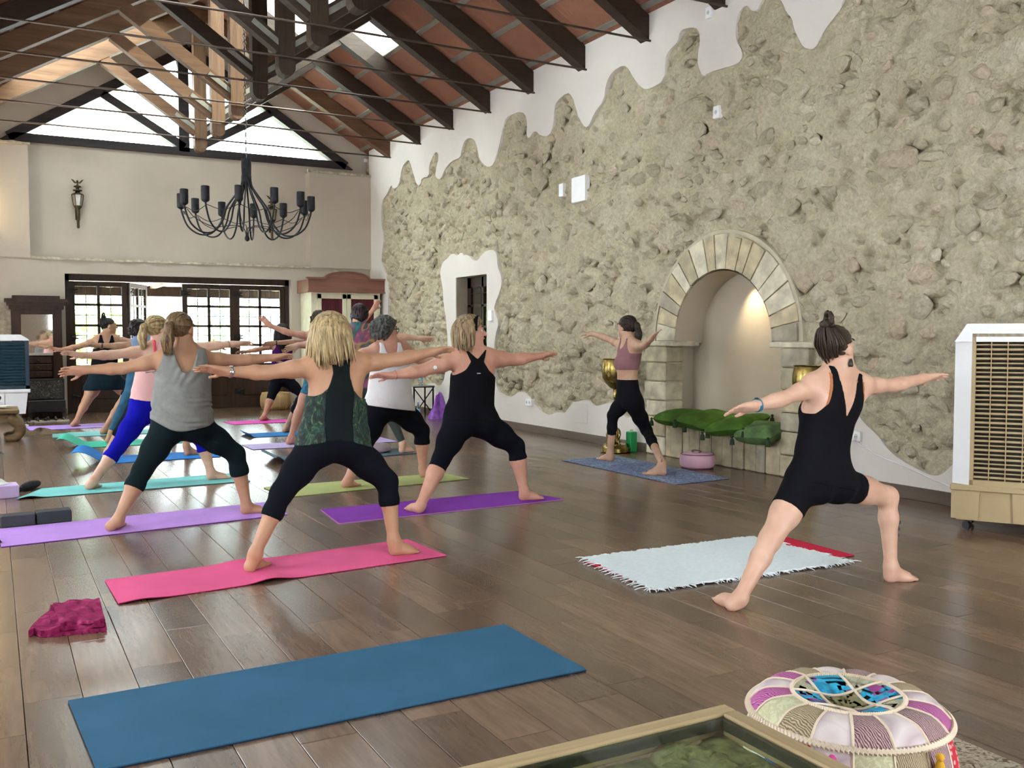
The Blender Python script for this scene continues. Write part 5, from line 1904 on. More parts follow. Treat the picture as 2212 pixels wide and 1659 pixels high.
ig = mat('table_groove', (.025, .024, .015), .4, var=.1)
b = MB()
for lo, hi in (((TX0 + fw_, TY1 - fw_ - .012, TZ - .03), (TX1 - fw_, TY1 - fw_, TZ - .008)), ((TX0 + fw_, TY0 + fw_, TZ - .03), (TX1 - fw_, TY0 + fw_ + .012, TZ - .008)), ((TX0 + fw_, TY0 + fw_, TZ - .03), (TX0 + fw_ + .012, TY1 - fw_, TZ - .008)), ((TX1 - fw_ - .012, TY0 + fw_, TZ - .03), (TX1 - fw_, TY1 - fw_, TZ - .008))):
    b.box(lo, hi)
b.build('groove', ig, ct)
# carved relief: leaves and blossoms as a real height field
nxc, nyc = 190, 150
gx = np.linspace(TX0 + fw_ + .012, TX1 - fw_ - .012, nxc)
gy = np.linspace(TY0 + fw_ + .012, TY1 - fw_ - .012, nyc)
GX_, GY_ = np.meshgrid(gx, gy, indexing='ij')
Hc = (fbm(GX_ * 14, GY_ * 14, 77, 4) - .5) * .012 + .006 * np.sin(GX_ * 40 + 7 * fbm(GX_ * 5, GY_ * 5, 8, 2)) * fbm(GX_ * 4, GY_ * 4, 9, 2)
rc_ = np.random.RandomState(6)
for k in range(70):
    cx, cy, R = rc_.uniform(gx[0], gx[-1]), rc_.uniform(gy[0], gy[-1]), rc_.uniform(.035, .075)
    if k < 16:
        cx, cy = rc_.uniform(.85, gx[-1] - .05), rc_.uniform(1.25, gy[-1] - .03)
    dx, dy = GX_ - cx, GY_ - cy
    rr_, aa = np.hypot(dx, dy), np.arctan2(dy, dx)
    pet = (np.cos(aa * 4.5) ** 2) ** .6
    Hc = np.maximum(Hc, np.where(rr_ < R, .014 * np.clip(1 - (rr_ / R) ** 2, 0, 1) ** .6 * (.45 + .55 * pet) + .002 * (k % 3), -1))
Hc = np.clip(Hc, -.012, .022)
b = MB()
vs = np.stack([GX_, GY_, TZ - .046 + Hc * 1.4], -1).reshape(-1, 3)
ii = np.arange(nxc * nyc).reshape(nxc, nyc)
fs = np.stack([ii[:-1, :-1], ii[1:, :-1], ii[1:, 1:], ii[:-1, 1:]], -1).reshape(-1, 4)
b.v = [tuple(v) for v in vs]
b.f = [tuple(int(q) for q in f) for f in fs]
b.build('carved_panel', mat('carved_wood', (.20, .17, .075), .42, var=.5, vscale=24, spec=.6, bump=.6, bscale=60), ct, smooth=True, recalc=False)
MB().box((TX0 + fw_, TY0 + fw_, TZ - .011), (TX1 - fw_, TY1 - fw_, TZ - .006)).build('glass_top', glass_mat('table_glass', (.90, .96, .90)), ct)
for xx in (TX0 + .02, TX1 - .09):
    for yy_ in (TY0 + .02, TY1 - .09):
        MB().box((xx, yy_, 0), (xx + .07, yy_ + .07, TZ - .05), .006).build('leg', FWD, ct)

# ---------------------------------------------------------------- foreground: patchwork pouf on a small patterned rug
PC = Vector((2.02, 1.80, .009))
RP, HP = .262, .255
TILT = Matrix.Translation(PC)
RUGM, nt, p = newmat('patterned_rug')
v_ = _coords(nt, 'World', (1, 1, 1))
n1 = _noise(nt, v_, 30, 4, .6, 2.0)
nt.links.new(_ramp(nt, n1, [(.38, (.10, .06, .04)), (.48, (.36, .29, .2)), (.6, (.48, .42, .32)), (.7, (.16, .15, .1))]), p.inputs['Base Color'])
p.inputs['Roughness'].default_value = .95
MB().box((1.66, 1.2, .001), (2.60, 2.16, .009), .003).build('patterned_rug', RUGM, label='small patterned brown rug under the patchwork pouf', cat='rug')


def patch_mat(name, cols, scale, kind='blot', seed=0):
    if name in MATS:
        return MATS[name]
    m, nt, p = newmat(name)
    v = _coords(nt, 'World')
    if kind == 'blot':
        n = _noise(nt, v, scale, 3, .5, 1.2)
    elif kind == 'ring':
        w = nt.nodes.new('ShaderNodeTexVoronoi')
        w.inputs['Scale'].default_value = scale
        nt.links.new(v, w.inputs['Vector'])
        n = w.outputs['Distance']
    else:
        w = nt.nodes.new('ShaderNodeTexWave')
        w.inputs['Scale'].default_value = scale
        w.inputs['Distortion'].default_value = 6
        w.inputs['Detail'].default_value = 2
        nt.links.new(v, w.inputs[0])
        n = w.outputs['Fac']
    k = len(cols)
    lo, hi = (.3, .7) if kind == 'blot' else (.05, .75)
    r = nt.nodes.new('ShaderNodeValToRGB')
    r.color_ramp.interpolation = 'CONSTANT' if kind != 'ring' else 'LINEAR'
    el = r.color_ramp.elements
    while len(el) < k:
        el.new(.5)
    for i, e in enumerate(el):
        e.position = lo + (hi - lo) * i / max(1, k - 1) if i else 0
        e.color = (*cols[i], 1)
    nt.links.new(n, r.inputs[0])
    nt.links.new(r.outputs[0], p.inputs['Base Color'])
    p.inputs['Roughness'].default_value = .9
    nt.links.new(_bump(nt, _noise(nt, v, 160, 3), .3, .004), p.inputs['Normal'])
    MATS[name] = m
    return m


CRE, SAGE, LIL = (.66, .54, .46), (.50, .48, .30), (.58, .48, .48)
PT = [patch_mat('patch_lilac', [(.60, .51, .49), (.66, .58, .55), (.48, .38, .40), (.66, .58, .56)], 9, 'ring'),
      patch_mat('patch_sage', [(.56, .55, .36), (.48, .46, .28), (.62, .60, .42)], 60, 'blot'),
      patch_mat('patch_plum', [(.12, .03, .05), (.42, .30, .28), (.18, .05, .09), (.5, .38, .36)], 55, 'wave'),
      patch_mat('patch_magenta', [(.42, .03, .22), (.62, .48, .5), (.55, .06, .3), (.2, .02, .2)], 38, 'wave'),
      patch_mat('patch_olive', [(.16, .11, .06), (.42, .32, .2), (.24, .18, .09), (.5, .42, .28)], 60, 'wave'),
      patch_mat('patch_red', [(.50, .02, .04), (.62, .42, .4), (.46, .01, .03), (.5, .02, .04)], 70, 'ring'),
      patch_mat('patch_peacock', [(.01, .25, .45), (.02, .35, .55), (.28, .05, .22), (.05, .20, .25)], 22, 'blot'),
      patch_mat('patch_brocade', [(.42, .40, .28), (.34, .33, .22), (.52, .49, .36)], 90, 'blot'),
      patch_mat('patch_white', [(.66, .70, .70), (.60, .63, .62), (.70, .72, .72)], 30, 'blot'),
      patch_mat('patch_gold', [(.13, .12, .05), (.38, .35, .18), (.2, .18, .08)], 80, 'wave')]
pf = thing('patchwork_pouf', 'round patchwork floor pouf with colourful embroidered panels in the foreground', 'pouf', tuple(PC))


def pouf_pt(r, a, z):
    return TILT @ Vector((r * math.cos(a), r * math.sin(a), z))


def top_profile(t):
    """t 0 centre .. 1 rim -> radius, height"""
    return RP * t, HP + .018 * math.sin(PI * min(1, max(0, (t - .2) / .8))) - .022 * (1 - min(1, t / .6)) ** 2 - .03 * (max(0, t - .8) / .2) ** 2


def patch(name, m, pts_fn, nu, nv, lift=0.0):
    b = MB()
    vs = []
    for i in range(nu + 1):
        for j in range(nv + 1):
            vs.append(pts_fn(i / nu, j / nv))
    ix = lambda i, j: i * (nv + 1) + j
    b.add(vs, [(ix(i, j), ix(i + 1, j), ix(i + 1, j + 1), ix(i, j + 1)) for i in range(nu) for j in range(nv)])
    b.build(name, m, pf, smooth=True)


ring_m = [0, 2, 0, 4, 3, 0, 3, 1, 4, 0, 2, 0, 2, 3, 0, 4]
for k in range(16):
    a0, a1 = 2 * PI * k / 16, 2 * PI * (k + 1) / 16

    def fn(u, v, a0=a0, a1=a1):
        t = .56 + .44 * v
        r, z = top_profile(t)
        puff = .007 * math.sin(PI * u) * math.sin(PI * v)
        return pouf_pt(r, a0 + (a1 - a0) * u, z + puff)
    patch('top_patch', PT[ring_m[k]], fn, 6, 8)

    def fs_(u, v, a0=a0, a1=a1):
        z = .015 + (HP - .055) * v
        r = RP * (.93 + .09 * math.sin(PI * v) + .02 * v) + .010 * math.sin(PI * u) * math.sin(PI * v)
        return pouf_pt(r, a0 + (a1 - a0) * u, z)
    patch('side_patch', PT[[1, 8, 0, 5, 2, 1, 1, 8, 5, 0, 1, 4, 2, 5, 8, 1][k]], fs_, 6, 8)
    b = MB()
    b.tube([pouf_pt(*(lambda r, z: (r, a0, z))(*top_profile(.56 + .44 * v))) for v in np.linspace(0, 1, 8)], .0045, 5)
    b.tube([pouf_pt(RP * (.93 + .09 * math.sin(PI * v) + .02 * v), a0, .015 + (HP - .055) * v) for v in np.linspace(0, 1, 7)], .004, 5)
    b.build('seam_cord', mat('cream_cord', (.66, .55, .42), .9), pf)
# inner disc: crossing diagonal pattern of patches
cells_ = {}
for i in range(24):
    for j in range(8):
        a = 2 * PI * (i + .5) / 24
        t = .56 * (j + .5) / 8
        x, y = t * math.cos(a + .3), t * math.sin(a + .3)
        q1, q2 = abs(x) < .2, abs(y) < .2
        key = 9 if (q1 and q2) else (6 if (q1 or q2) else 7)
        cells_.setdefault(key, []).append((i, j))
groups_ = {}
for key, cl in cells_.items():
    for (i, j) in cl:
        a = 2 * PI * (i + .5) / 24 + .3
        t = .56 * (j + .5) / 8
        x, y = t * math.cos(a), t * math.sin(a)
        sub_ = 0 if key == 9 else ((x > 0, y > 0) if key == 7 else (abs(x) > abs(y), (x if abs(x) > abs(y) else y) > 0))
        groups_.setdefault((key, sub_), []).append((i, j))
for (key, sub_), cl in groups_.items():
    b = MB()
    for (i, j) in cl:
        P = []
        for (a_, t_) in ((i, j), (i + 1, j), (i + 1, j + 1), (i, j + 1)):
            r, z = top_profile(.56 * t_ / 8)
            P.append(pouf_pt(max(r, .002), 2 * PI * a_ / 24, z + .001))
        b.add(P, [(0, 1, 2, 3)])
    o = b.build('centre_patch', PT[key], pf, smooth=True)
    bm = bmesh.new()
    bm.from_mesh(o.data)
    bmesh.ops.remove_doubles(bm, verts=bm.verts, dist=1e-4)
    bm.to_mesh(o.data)
    bm.free()
for rt_, th_ in ((.56, .007), (1.0, .010)):
    b = MB()
    r, z = top_profile(rt_)
    n = 150
    for k in range(n):
        a0, a1 = 2 * PI * k / n, 2 * PI * (k + 1) / n
        b.tube([pouf_pt(r - th_ * .4, a0, z + th_ * .3), pouf_pt(r + th_ * .5, a1, z - th_ * .1)], [th_ * .95, th_ * .7], 5)
    b.build('braided_trim', mat('cream_cord', (.66, .55, .42), .9), pf)
b = MB()
for c in ((-.2, .56), (.2, .56), (0, 0)):
    pass
for ax in (0, 1):
    for off in (-.2, .2):
        pts = []
        for s in np.linspace(-.52, .52, 14):
            x, y = (s, off) if ax == 0 else (off, s)
            t = min(.56, math.hypot(x, y))
            a = math.atan2(y, x) - .3
            r, z = top_profile(t)
            pts.append(pouf_pt(r, a, z + .004))
        b.tube(pts, .004, 5)
b.build('centre_cord', mat('cream_cord', (.66, .55, .42), .9), pf)
for k, (a, col) in enumerate(((2.62, (.03, .015, .15)), (3.15, (.02, .12, .3)), (3.75, (.6, .05, .25)), (4.75, (.62, .33, .02)), (5.9, (.70, .07, .28)))):
    r, z = top_profile(1.0)
    p = pouf_pt(r + .02, a, z - .02)
    b = MB()
    b.ball((p.x, p.y, p.z), .011, 8, 5)
    b.lathe([(.006, 0), (.012, -.015), (.015, -.06), (.003, -.063)], (p.x, p.y, p.z - .006), 8)
    b.build('tassel', mat('tassel_%d' % k, col, .85), pf, smooth=True)
# ================================================================== people
class Field:
    """a sampled distance field that bodies, clothes and hair are grown from"""
    def __init__(s, lo, hi, h):
        s.h = h
        s.lo = np.array(lo, np.float32)
        s.n = np.ceil((np.array(hi) - np.array(lo)) / h).astype(int) + 1
        s.d = np.full(s.n, .5, np.float32)

    def axes(s, sl):
        return [s.lo[i] + s.h * np.arange(sl[i].start, sl[i].stop, dtype=np.float32) for i in range(3)]

    def box(s, lo, hi):
        a = np.maximum(np.floor((np.array(lo) - s.lo) / s.h).astype(int), 0)
        b = np.minimum(np.ceil((np.array(hi) - s.lo) / s.h).astype(int) + 1, s.n)
        if (b - a <= 0).any():
            return None
        return tuple(slice(int(a[i]), int(b[i])) for i in range(3))

    def pts(s, sl):
        x, y, z = s.axes(sl)
        return x[:, None, None], y[None, :, None], z[None, None, :]

    def union(s, sl, v, k):
        o = s.d[sl]
        if k <= 0:
            s.d[sl] = np.minimum(o, v)
        else:
            hh = np.clip(.5 + .5 * (o - v) / k, 0, 1)
            s.d[sl] = o * (1 - hh) + v * hh - k * hh * (1 - hh)

    def cone(s, a, b, ra, rb, k=.02, w=None, f=1.0):
        """round cone; w,f: flattened by factor f along the direction w"""
        a, b = np.asarray(a, float), np.asarray(b, float)
        m = max(ra, rb) + k + .03
        sl = s.box(np.minimum(a, b) - m, np.maximum(a, b) + m)
        if sl is None:
            return
        X, Y, Z = s.pts(sl)
        px, py, pz = X - a[0], Y - a[1], Z - a[2]
        ba = b - a
        L2 = max(1e-9, float(ba @ ba))
        t = np.clip((px * ba[0] + py * ba[1] + pz * ba[2]) / L2, 0, 1)
        qx, qy, qz = px - t * ba[0], py - t * ba[1], pz - t * ba[2]
        r = ra + (rb - ra) * t
        if w is None:
            v = np.sqrt(qx * qx + qy * qy + qz * qz) - r
        else:
            c = qx * w[0] + qy * w[1] + qz * w[2]
            e = 1 / (f * f) - 1
            dd = np.sqrt(qx * qx + qy * qy + qz * qz + e * c * c)
            v = (dd - r) * (f + (1 - f) * .5)
        s.union(sl, v.astype(np.float32), k)

    def ell(s, c, R, rad, k=.02, sub=False):
        c = np.asarray(c, float)
        m = max(rad) + k + .03
        sl = s.box(c - m, c + m)
        if sl is None:
            return
        X, Y, Z = s.pts(sl)
        px, py, pz = X - c[0], Y - c[1], Z - c[2]
        q = [(px * R[i][0] + py * R[i][1] + pz * R[i][2]) for i in range(3)]
        k0 = np.sqrt(sum((q[i] / rad[i]) ** 2 for i in range(3)))
        k1 = np.sqrt(sum((q[i] / rad[i] ** 2) ** 2 for i in range(3))) + 1e-6
        v = (k0 * (k0 - 1) / k1).astype(np.float32)
        if sub:
            s.d[sl] = np.maximum(s.d[sl], -v)
        else:
            s.union(sl, v, k)


def surface_net(d, lo, h):
    ins = d < 0
    c = ins[:-1, :-1, :-1].astype(np.int8)
    cnt = np.zeros_like(c)
    for i in (0, 1):
        for j in (0, 1):
            for k in (0, 1):
                cnt += ins[i:d.shape[0] - 1 + i, j:d.shape[1] - 1 + j, k:d.shape[2] - 1 + k]
    act = np.argwhere((cnt > 0) & (cnt < 8))
    if len(act) == 0:
        return np.zeros((0, 3)), np.zeros((0, 4), int)
    idx = np.full(cnt.shape, -1, np.int32)
    idx[tuple(act.T)] = np.arange(len(act))
    cor = np.array([(i, j, k) for i in (0, 1) for j in (0, 1) for k in (0, 1)])
    val = np.stack([d[act[:, 0] + o[0], act[:, 1] + o[1], act[:, 2] + o[2]] for o in cor], 1)
    acc = np.zeros((len(act), 3), np.float32)
    w = np.zeros(len(act), np.float32)
    for a in range(8):
        for b in range(a + 1, 8):
            if np.abs(cor[a] - cor[b]).sum() != 1:
                continue
            va, vb = val[:, a], val[:, b]
            m = (va < 0) != (vb < 0)
            t = np.where(m, va / np.where(m, va - vb, 1), 0)
            p = cor[a][None] + t[:, None] * (cor[b] - cor[a])[None]
            acc += np.where(m[:, None], p, 0)
            w += m
    V = (act + acc / w[:, None]) * h + lo
    Q = []
    for ax in range(3):
        s0 = [slice(1, n - 1) for n in d.shape]
        s0[ax] = slice(0, d.shape[ax] - 1)
        s1 = list(s0)
        s1[ax] = slice(1, d.shape[ax])
        A, B = ins[tuple(s0)], ins[tuple(s1)]
        e = np.argwhere(A != B)
        off = np.array([1, 1, 1])
        off[ax] = 0
        e = e + off
        fl_ = ins[tuple(e.T)]
        u, v = [i for i in range(3) if i != ax]
        du, dv = np.zeros(3, int), np.zeros(3, int)
        du[u], dv[v] = 1, 1
        q = np.stack([idx[tuple((e - du - dv).T)], idx[tuple((e - dv).T)], idx[tuple(e.T)], idx[tuple((e - du).T)]], 1)
        flip = fl_ if ax != 1 else ~fl_
        q[~flip] = q[~flip][:, ::-1]
        Q.append(q)
    Q = np.concatenate(Q)
    Q = Q[(Q >= 0).all(1)]
    return V, Q


def relax(V, Q, it=2, lam=.5):
    for _ in range(it):
        acc = np.zeros_like(V)
        n = np.zeros(len(V), np.float32)
        for a, b in ((0, 1), (1, 2), (2, 3), (3, 0)):
            np.add.at(acc, Q[:, a], V[Q[:, b]])
            np.add.at(n, Q[:, a], 1)
            np.add.at(acc, Q[:, b], V[Q[:, a]])
            np.add.at(n, Q[:, b], 1)
        V = V * (1 - lam) + acc / np.maximum(n, 1)[:, None] * lam
    return V


def mesh_from(name, V, Q, m, parent, **kw):
    org = np.array(ROOT[parent]) if parent is not None else np.zeros(3)
    me = bpy.data.meshes.new(name)
    me.vertices.add(len(V))
    me.vertices.foreach_set('co', (V - org).astype(np.float32).ravel())
    me.loops.add(Q.size)
    me.loops.foreach_set('vertex_index', Q.ravel().astype(np.int32))
    me.polygons.add(len(Q))
    me.polygons.foreach_set('loop_start', np.arange(0, Q.size, 4, dtype=np.int32))
    me.polygons.foreach_set('loop_total', np.full(len(Q), 4, np.int32))
    me.update(calc_edges=True)
    me.polygons.foreach_set('use_smooth', [True] * len(me.polygons))
    me.materials.append(m)
    o = bpy.data.objects.new(name, me)
    COL.objects.link(o)
    o.parent = parent
    ROOT[o] = Vector(org)
    return tag(o, **kw)


def nrm(v):
    v = np.asarray(v, float)
    return v / max(1e-9, np.linalg.norm(v))


def skin(name, col):
    if name in MATS:
        return MATS[name]
    m, nt, p = newmat(name)
    v = _coords(nt, 'Object')
    n = _noise(nt, v, 9, 2, .6)
    n2 = _noise(nt, v, 120, 1)
    lo = (col[0] * .90, col[1] * .82, col[2] * .80)
    hi = (min(1, col[0] * 1.06), min(1, col[1] * 1.08), min(1, col[2] * 1.08))
    nt.links.new(_ramp(nt, n, [(.3, lo), (.7, hi)]), p.inputs['Base Color'])
    p.inputs['Roughness'].default_value = .48
    p.inputs['Specular IOR Level'].default_value = .4
    nt.links.new(_bump(nt, n2, .06, .002), p.inputs['Normal'])
    MATS[name] = m
    return m


def hair_mat(name, dark, light, sc=70):
    if name in MATS:
        return MATS[name]
    m, nt, p = newmat(name)
    v = _coords(nt, 'Object', (1, 1, .12))
    n = _noise(nt, v, sc, 2.5, .7, .2)
    nt.links.new(_ramp(nt, n, [(.34, dark), (.66, light)]), p.inputs['Base Color'])
    p.inputs['Roughness'].default_value = .42
    p.inputs['Specular IOR Level'].default_value = .2
    nt.links.new(_bump(nt, n, .6, .006), p.inputs['Normal'])
    MATS[name] = m
    return m


def fabric(name, col, var=.1, rough=.85, vs=5, bump=.15):
    return mat('fabric_' + name, col, rough, var=var, vscale=vs, bump=bump, bscale=35, bdist=.006, spec=.06)


BLACKF = fabric('black', (.007, .007, .009))
NAVYF = fabric('navy_black', (.006, .007, .011))
EYEW = mat('eye_white', (.75, .73, .70), .2, var=0)
EYED = mat('eye_dark', (.03, .02, .015), .15, var=0)
LIP = mat('lips', (.42, .16, .14), .5, var=.05)


def interp(t, tab):
    return np.interp(t, [a for a, _ in tab], [b for _, b in tab])


class Person:
    def __init__(s, label, plane, J, ground=.0075, h=.008, size=1.0, skin_m=None, arm=1.0, leg=1.0, hip=.165, waist=.135, chest=.142, depth=.70, yaw=.9, pitch=0.0, front=1, thumbs=None, headk=1.0, neck=.052, face=True, roll=(.5, .5), tilt=0.0, calf=1.0):
        """J: photograph positions of the joints (u, v[, metres towards the far side]) on the person's own vertical plane"""
        p0, nvec = np.asarray(plane[0], float), nrm(plane[1])
        s.n = nvec                               # the way the chest faces
        s.hipw = hip
        s.h = h

        def P(q):
            w = on_plane(q[0], q[1], p0, nvec)
            if len(q) > 2:
                d = w - _C
                w = w + nrm(d) * q[2]
            return w
        j = {k: P(v) for k, v in J.items()}
        for sd in 'LR':
            # feet stand on the ground: project the heel and toe sight lines onto it
            hl = on_z(*J['heel' + sd][:2], ground + .004)
            tt = on_z(*J['toe' + sd][:2], ground + .004)
            d = nrm((tt - hl) * np.array([1, 1, 0]))
            L = np.clip(np.linalg.norm(tt - hl), .19, .235) * size
            j['heel' + sd] = hl + d * .012
            j['toe' + sd] = hl + d * L
            a = j['ank' + sd]
            tgt = hl + d * .045
            # the ankle stands over the heel (keep its sight line)
            dirv = nrm(a - _C)
            t = np.dot((tgt - _C)[:2], dirv[:2]) / np.dot(dirv[:2], dirv[:2])
            j['ank' + sd] = _C + dirv * t
            j['ank' + sd][2] = np.clip(j['ank' + sd][2], ground + .055, ground + .12)
        for sd in 'LR':
            # knee lies between hip and ankle in depth
            k_, a_, h_ = j['knee' + sd], j['ank' + sd], j['hip' + sd]
            mid = .5 * (a_ + h_)
            off = np.dot(mid - k_, s.n)
            dirv = nrm(k_ - _C)
            j['knee' + sd] = k_ + dirv * (off / max(.2, np.dot(dirv, s.n)) if abs(np.dot(dirv, s.n)) > .2 else 0)
        s.j = j
        allp = np.array(list(j.values()))
        lo, hi = allp.min(0) - .16, allp.max(0) + .16
        lo[2] = ground - .03
        hi[2] = j['head'][2] + .26
        base = (j['heelL'] + j['heelR']) / 2
        s.root = thing('person', label, 'person', (float(base[0]), float(base[1]), ground))
        F = s.F = Field(lo, hi, h)
        sx = s.s = nrm(j['shR'] - j['shL'])
        hm, nb = (j['hipL'] + j['hipR']) / 2, j['neck']
        up = s.up = nrm(nb - hm)
        w = s.w = nrm(np.cross(up, sx))
        if np.dot(w, s.n) < 0:
            w = s.w = -w
        s.hm, s.nb = hm, nb
        wa, chp = j['waist'], j['chest']
        # trunk
        F.cone(hm + up * hip * .50, hm * .25 + wa * .75, hip, waist * 1.04, .05, w, depth * .93)
        F.cone(hm * .5 + wa * .5, wa * .5 + chp * .5, waist * 1.05, waist * 1.02, .05, w, depth * .95)
        F.cone(wa * .4 + chp * .6, chp + (nb - chp) * .35, chest, chest * .95, .05, w, depth)
        shm = (j['shL'] + j['shR']) / 2
        F.cone(chp * .5 + shm * .5, shm * .75 + nb * .25, chest * .88, .082, .05, w, .66)
        for sd, sg in (('L', -1), ('R', 1)):
            sh = j['sh' + sd]
            F.cone(nb + up * .035, sh + up * .012, .045 * neck / .05, .046 * arm ** .5, .05)
            F.cone(chp * .35 + shm * .65, sh, .075, .052 * arm ** .6, .05, w, .75)
            F.cone(chp + sx * sg * chest * .55 + w * -.03, sh - w * .01, .055, .046, .05)         # shoulder blade
            F.ell(hm + sx * sg * hip * .46 - w * hip * depth * .50 - up * .005, [sx, w, up], (hip * .52, hip * .46, hip * .54), .05)   # seat
            F.ell(chp + sx * sg * chest * .5 + w * chest * depth * .55 - up * .03, [sx, w, up], (.06, .055, .06), .04)     # bust
            # arm
            el, wr, tp = j['el' + sd], j['wr' + sd], j['tip' + sd]
            F.cone(sh, sh * .55 + el * .45, .052 * arm, .047 * arm, .03)
            F.cone(sh * .55 + el * .45, el, .047 * arm, .037 * arm ** .7, .025)
            F.cone(el, el * .72 + wr * .28, .038 * arm ** .7, .039 * arm ** .7, .02)
            F.cone(el * .72 + wr * .28, wr, .039 * arm ** .7, .0255, .02)
            s.hand(F, wr, tp, el, (thumbs or {}).get(sd, (0.55, -.8)), roll[0 if sd == 'L' else 1], size)
            # leg
            hp, kn, an = j['hip' + sd], j['knee' + sd], j['ank' + sd]
            F.cone(hp, hp * .45 + kn * .55, .098 * leg, .077 * leg, .05)
            F.cone(hp * .45 + kn * .55, kn, .077 * leg, .056 * leg ** .7, .035)
            cf = kn * .68 + an * .32
            back = nrm(np.cross(nrm(an - kn), np.cross(nrm(kn - hp) + 1e-3, nrm(an - kn)) + 1e-6))
            F.cone(kn, cf, .052 * leg ** .7, .052 * calf * leg ** .6, .03)
            F.cone(cf, an, .052 * calf * leg ** .6, .031 * leg ** .3, .025)
            s.foot(F, an, j['heel' + sd], j['toe' + sd], ground, size, sd)
        # neck and head
        hc = j['head']
        fw_ = nrm(s.n * math.cos(yaw) + nrm(sx * np.array([1, 1, 0])) * front * math.sin(yaw) + np.array([0, 0, math.sin(pitch)]))
        hu = nrm(np.array([0, 0, 1.0]) - fw_ * fw_[2] + sx * tilt)
        fw_ = nrm(fw_ - hu * np.dot(fw_, hu))
        hr = np.cross(fw_, hu)
        s.head = (hc, hr, fw_, hu, headk)
        K = headk
        F.cone(nb - up * .02, hc - hu * .06 * K - fw_ * .012, neck, neck * .92, .035)
        at = lambda x, y, z: hc + (hr * x + fw_ * y + hu * z) * K
        F.ell(at(0, -.012, .022), [hr, fw_, hu], (.074 * K, .094 * K, .086 * K), .02)
        F.ell(at(0, .032, -.028), [hr, fw_, hu], (.060 * K, .062 * K, .078 * K), .03)
        F.cone(at(-.038, .01, -.062), at(0, .062, -.088), .026 * K, .021 * K, .025)
        F.cone(at(.038, .01, -.062), at(0, .062, -.088), .026 * K, .021 * K, .025)
        if face:
            F.cone(at(0, .088, .012), at(0, .110, -.022), .009 * K, .0135 * K, .012)
            F.cone(at(-.03, .082, .026), at(.03, .082, .026), .012 * K, .012 * K, .012)
            F.cone(at(-.016, .089, -.052), at(.016, .089, -.052), .009 * K, .009 * K, .010)
            for sg in (-1, 1):
                F.ell(at(sg * .032, .086, .008), [hr, fw_, hu], (.014 * K, .012 * K, .008 * K), .004, True)
                F.ell(at(sg * .076, -.004, -.008), [nrm(hr - fw_ * .35 * sg), nrm(fw_ + hr * .35 * sg), hu], (.008 * K, .020 * K, .030 * K), .006)
        V, Q = surface_net(F.d, F.lo, F.h)
        V = relax(V, Q, 2, .4)
        s.body = mesh_from('body', V, Q, skin_m, s.root)
        if face:
            for sg in (-1, 1):
                c = at(sg * .032, .078, .008)
                e = MB().ball(tuple(c), .0095 * K, 8, 6).build('eye', EYEW, s.root, smooth=True)
                c2 = at(sg * .032, .0875, .008)
                MB().ball(tuple(c2), .005 * K, 8, 6).build('iris', EYED, e, smooth=True)
                s.tubepart('eyebrow', [at(sg * .014, .094, .032), at(sg * .034, .090, .037), at(sg * .052, .077, .031)], .0035 * K, EYED)
            s.tubepart('lips', [at(-.02, .091, -.052), at(0, .0985, -.051), at(.02, .091, -.052)], [.003 * K, .0055 * K, .003 * K], LIP)

    def tubepart(s, name, pts, r, m, n=6, **k):
        return MB().tube([tuple(p) for p in pts], r, n).build(name, m, s.root, smooth=True, **k)

    def hand(s, F, wr, tp, el, th, roll, size):
        d = nrm(tp - wr)
        L = min(max(np.linalg.norm(tp - wr), .15), .195)
        z = np.array([0, 0, 1.0])
        # across the knuckles: mixes "forward" and "down" so the fingers fan in view
        ac = nrm(s.n * math.cos(roll) - z * math.sin(roll))
        ac = nrm(ac - d * np.dot(ac, d))
        pn = nrm(np.cross(d, ac))
        if pn[2] > 0:
            pn = -pn
        pl = .47 * L
        hw = .034 * size
        k = .010
        for t in (-.72, -.24, .24, .72):
            F.cone(wr + ac * hw * t * .55, wr + d * pl + ac * hw * t, .017 * size, .0125 * size, .018)
        fl_ = (.80, .97, 1.0, .88)
        for i, t in enumerate((-.80, -.27, .27, .80)):      # little finger .. index (thumb side is +ac)
            b = wr + d * pl * .96 + ac * hw * t
            ll = (L - pl) * fl_[i]
            sp = nrm(d + ac * t * .10 + pn * .05)
            m_ = b + sp * ll * .52
            e = m_ + nrm(sp + pn * .22) * ll * .48
            F.cone(b, m_, .0092 * size, .0082 * size, k * .6)
            F.cone(m_, e, .0082 * size, .0068 * size, .004)
        tb = wr + d * pl * .28 + ac * hw * .75
        tm = tb + nrm(d * .75 + ac * .75 + pn * .25) * .042
        te = tm + nrm(d * 1.0 + ac * .35 + pn * .2) * .034
        F.cone(tb, tm, .0135 * size, .0105 * size, .014)
        F.cone(tm, te, .0102 * size, .0078 * size, .004)

    def foot(s, F, an, hl, to, g, size, sd):
        d = nrm((to - hl) * np.array([1, 1, 0]))
        sd_ = np.array([-d[1], d[0], 0])
        L = np.linalg.norm(to - hl)
        z = np.array([0, 0, 1.0])
        h0 = np.array([hl[0], hl[1], g])
        hc = h0 + d * .030 + z * .031
        F.cone(hc, an, .031, .033, .025)
        ball = h0 + d * L * .70
        F.cone(hc - z * .004, ball + z * .020, .028, .021, .02)
        F.cone(an + d * .01 - z * .02, h0 + d * L * .58 + z * .030, .030, .022, .03)
        for t in (-1, -.3, .4, 1):
            F.cone(h0 + d * L * .5 + sd_ * .014 * t + z * .022, ball + sd_ * .030 * t + z * .016, .020, .0155, .02)
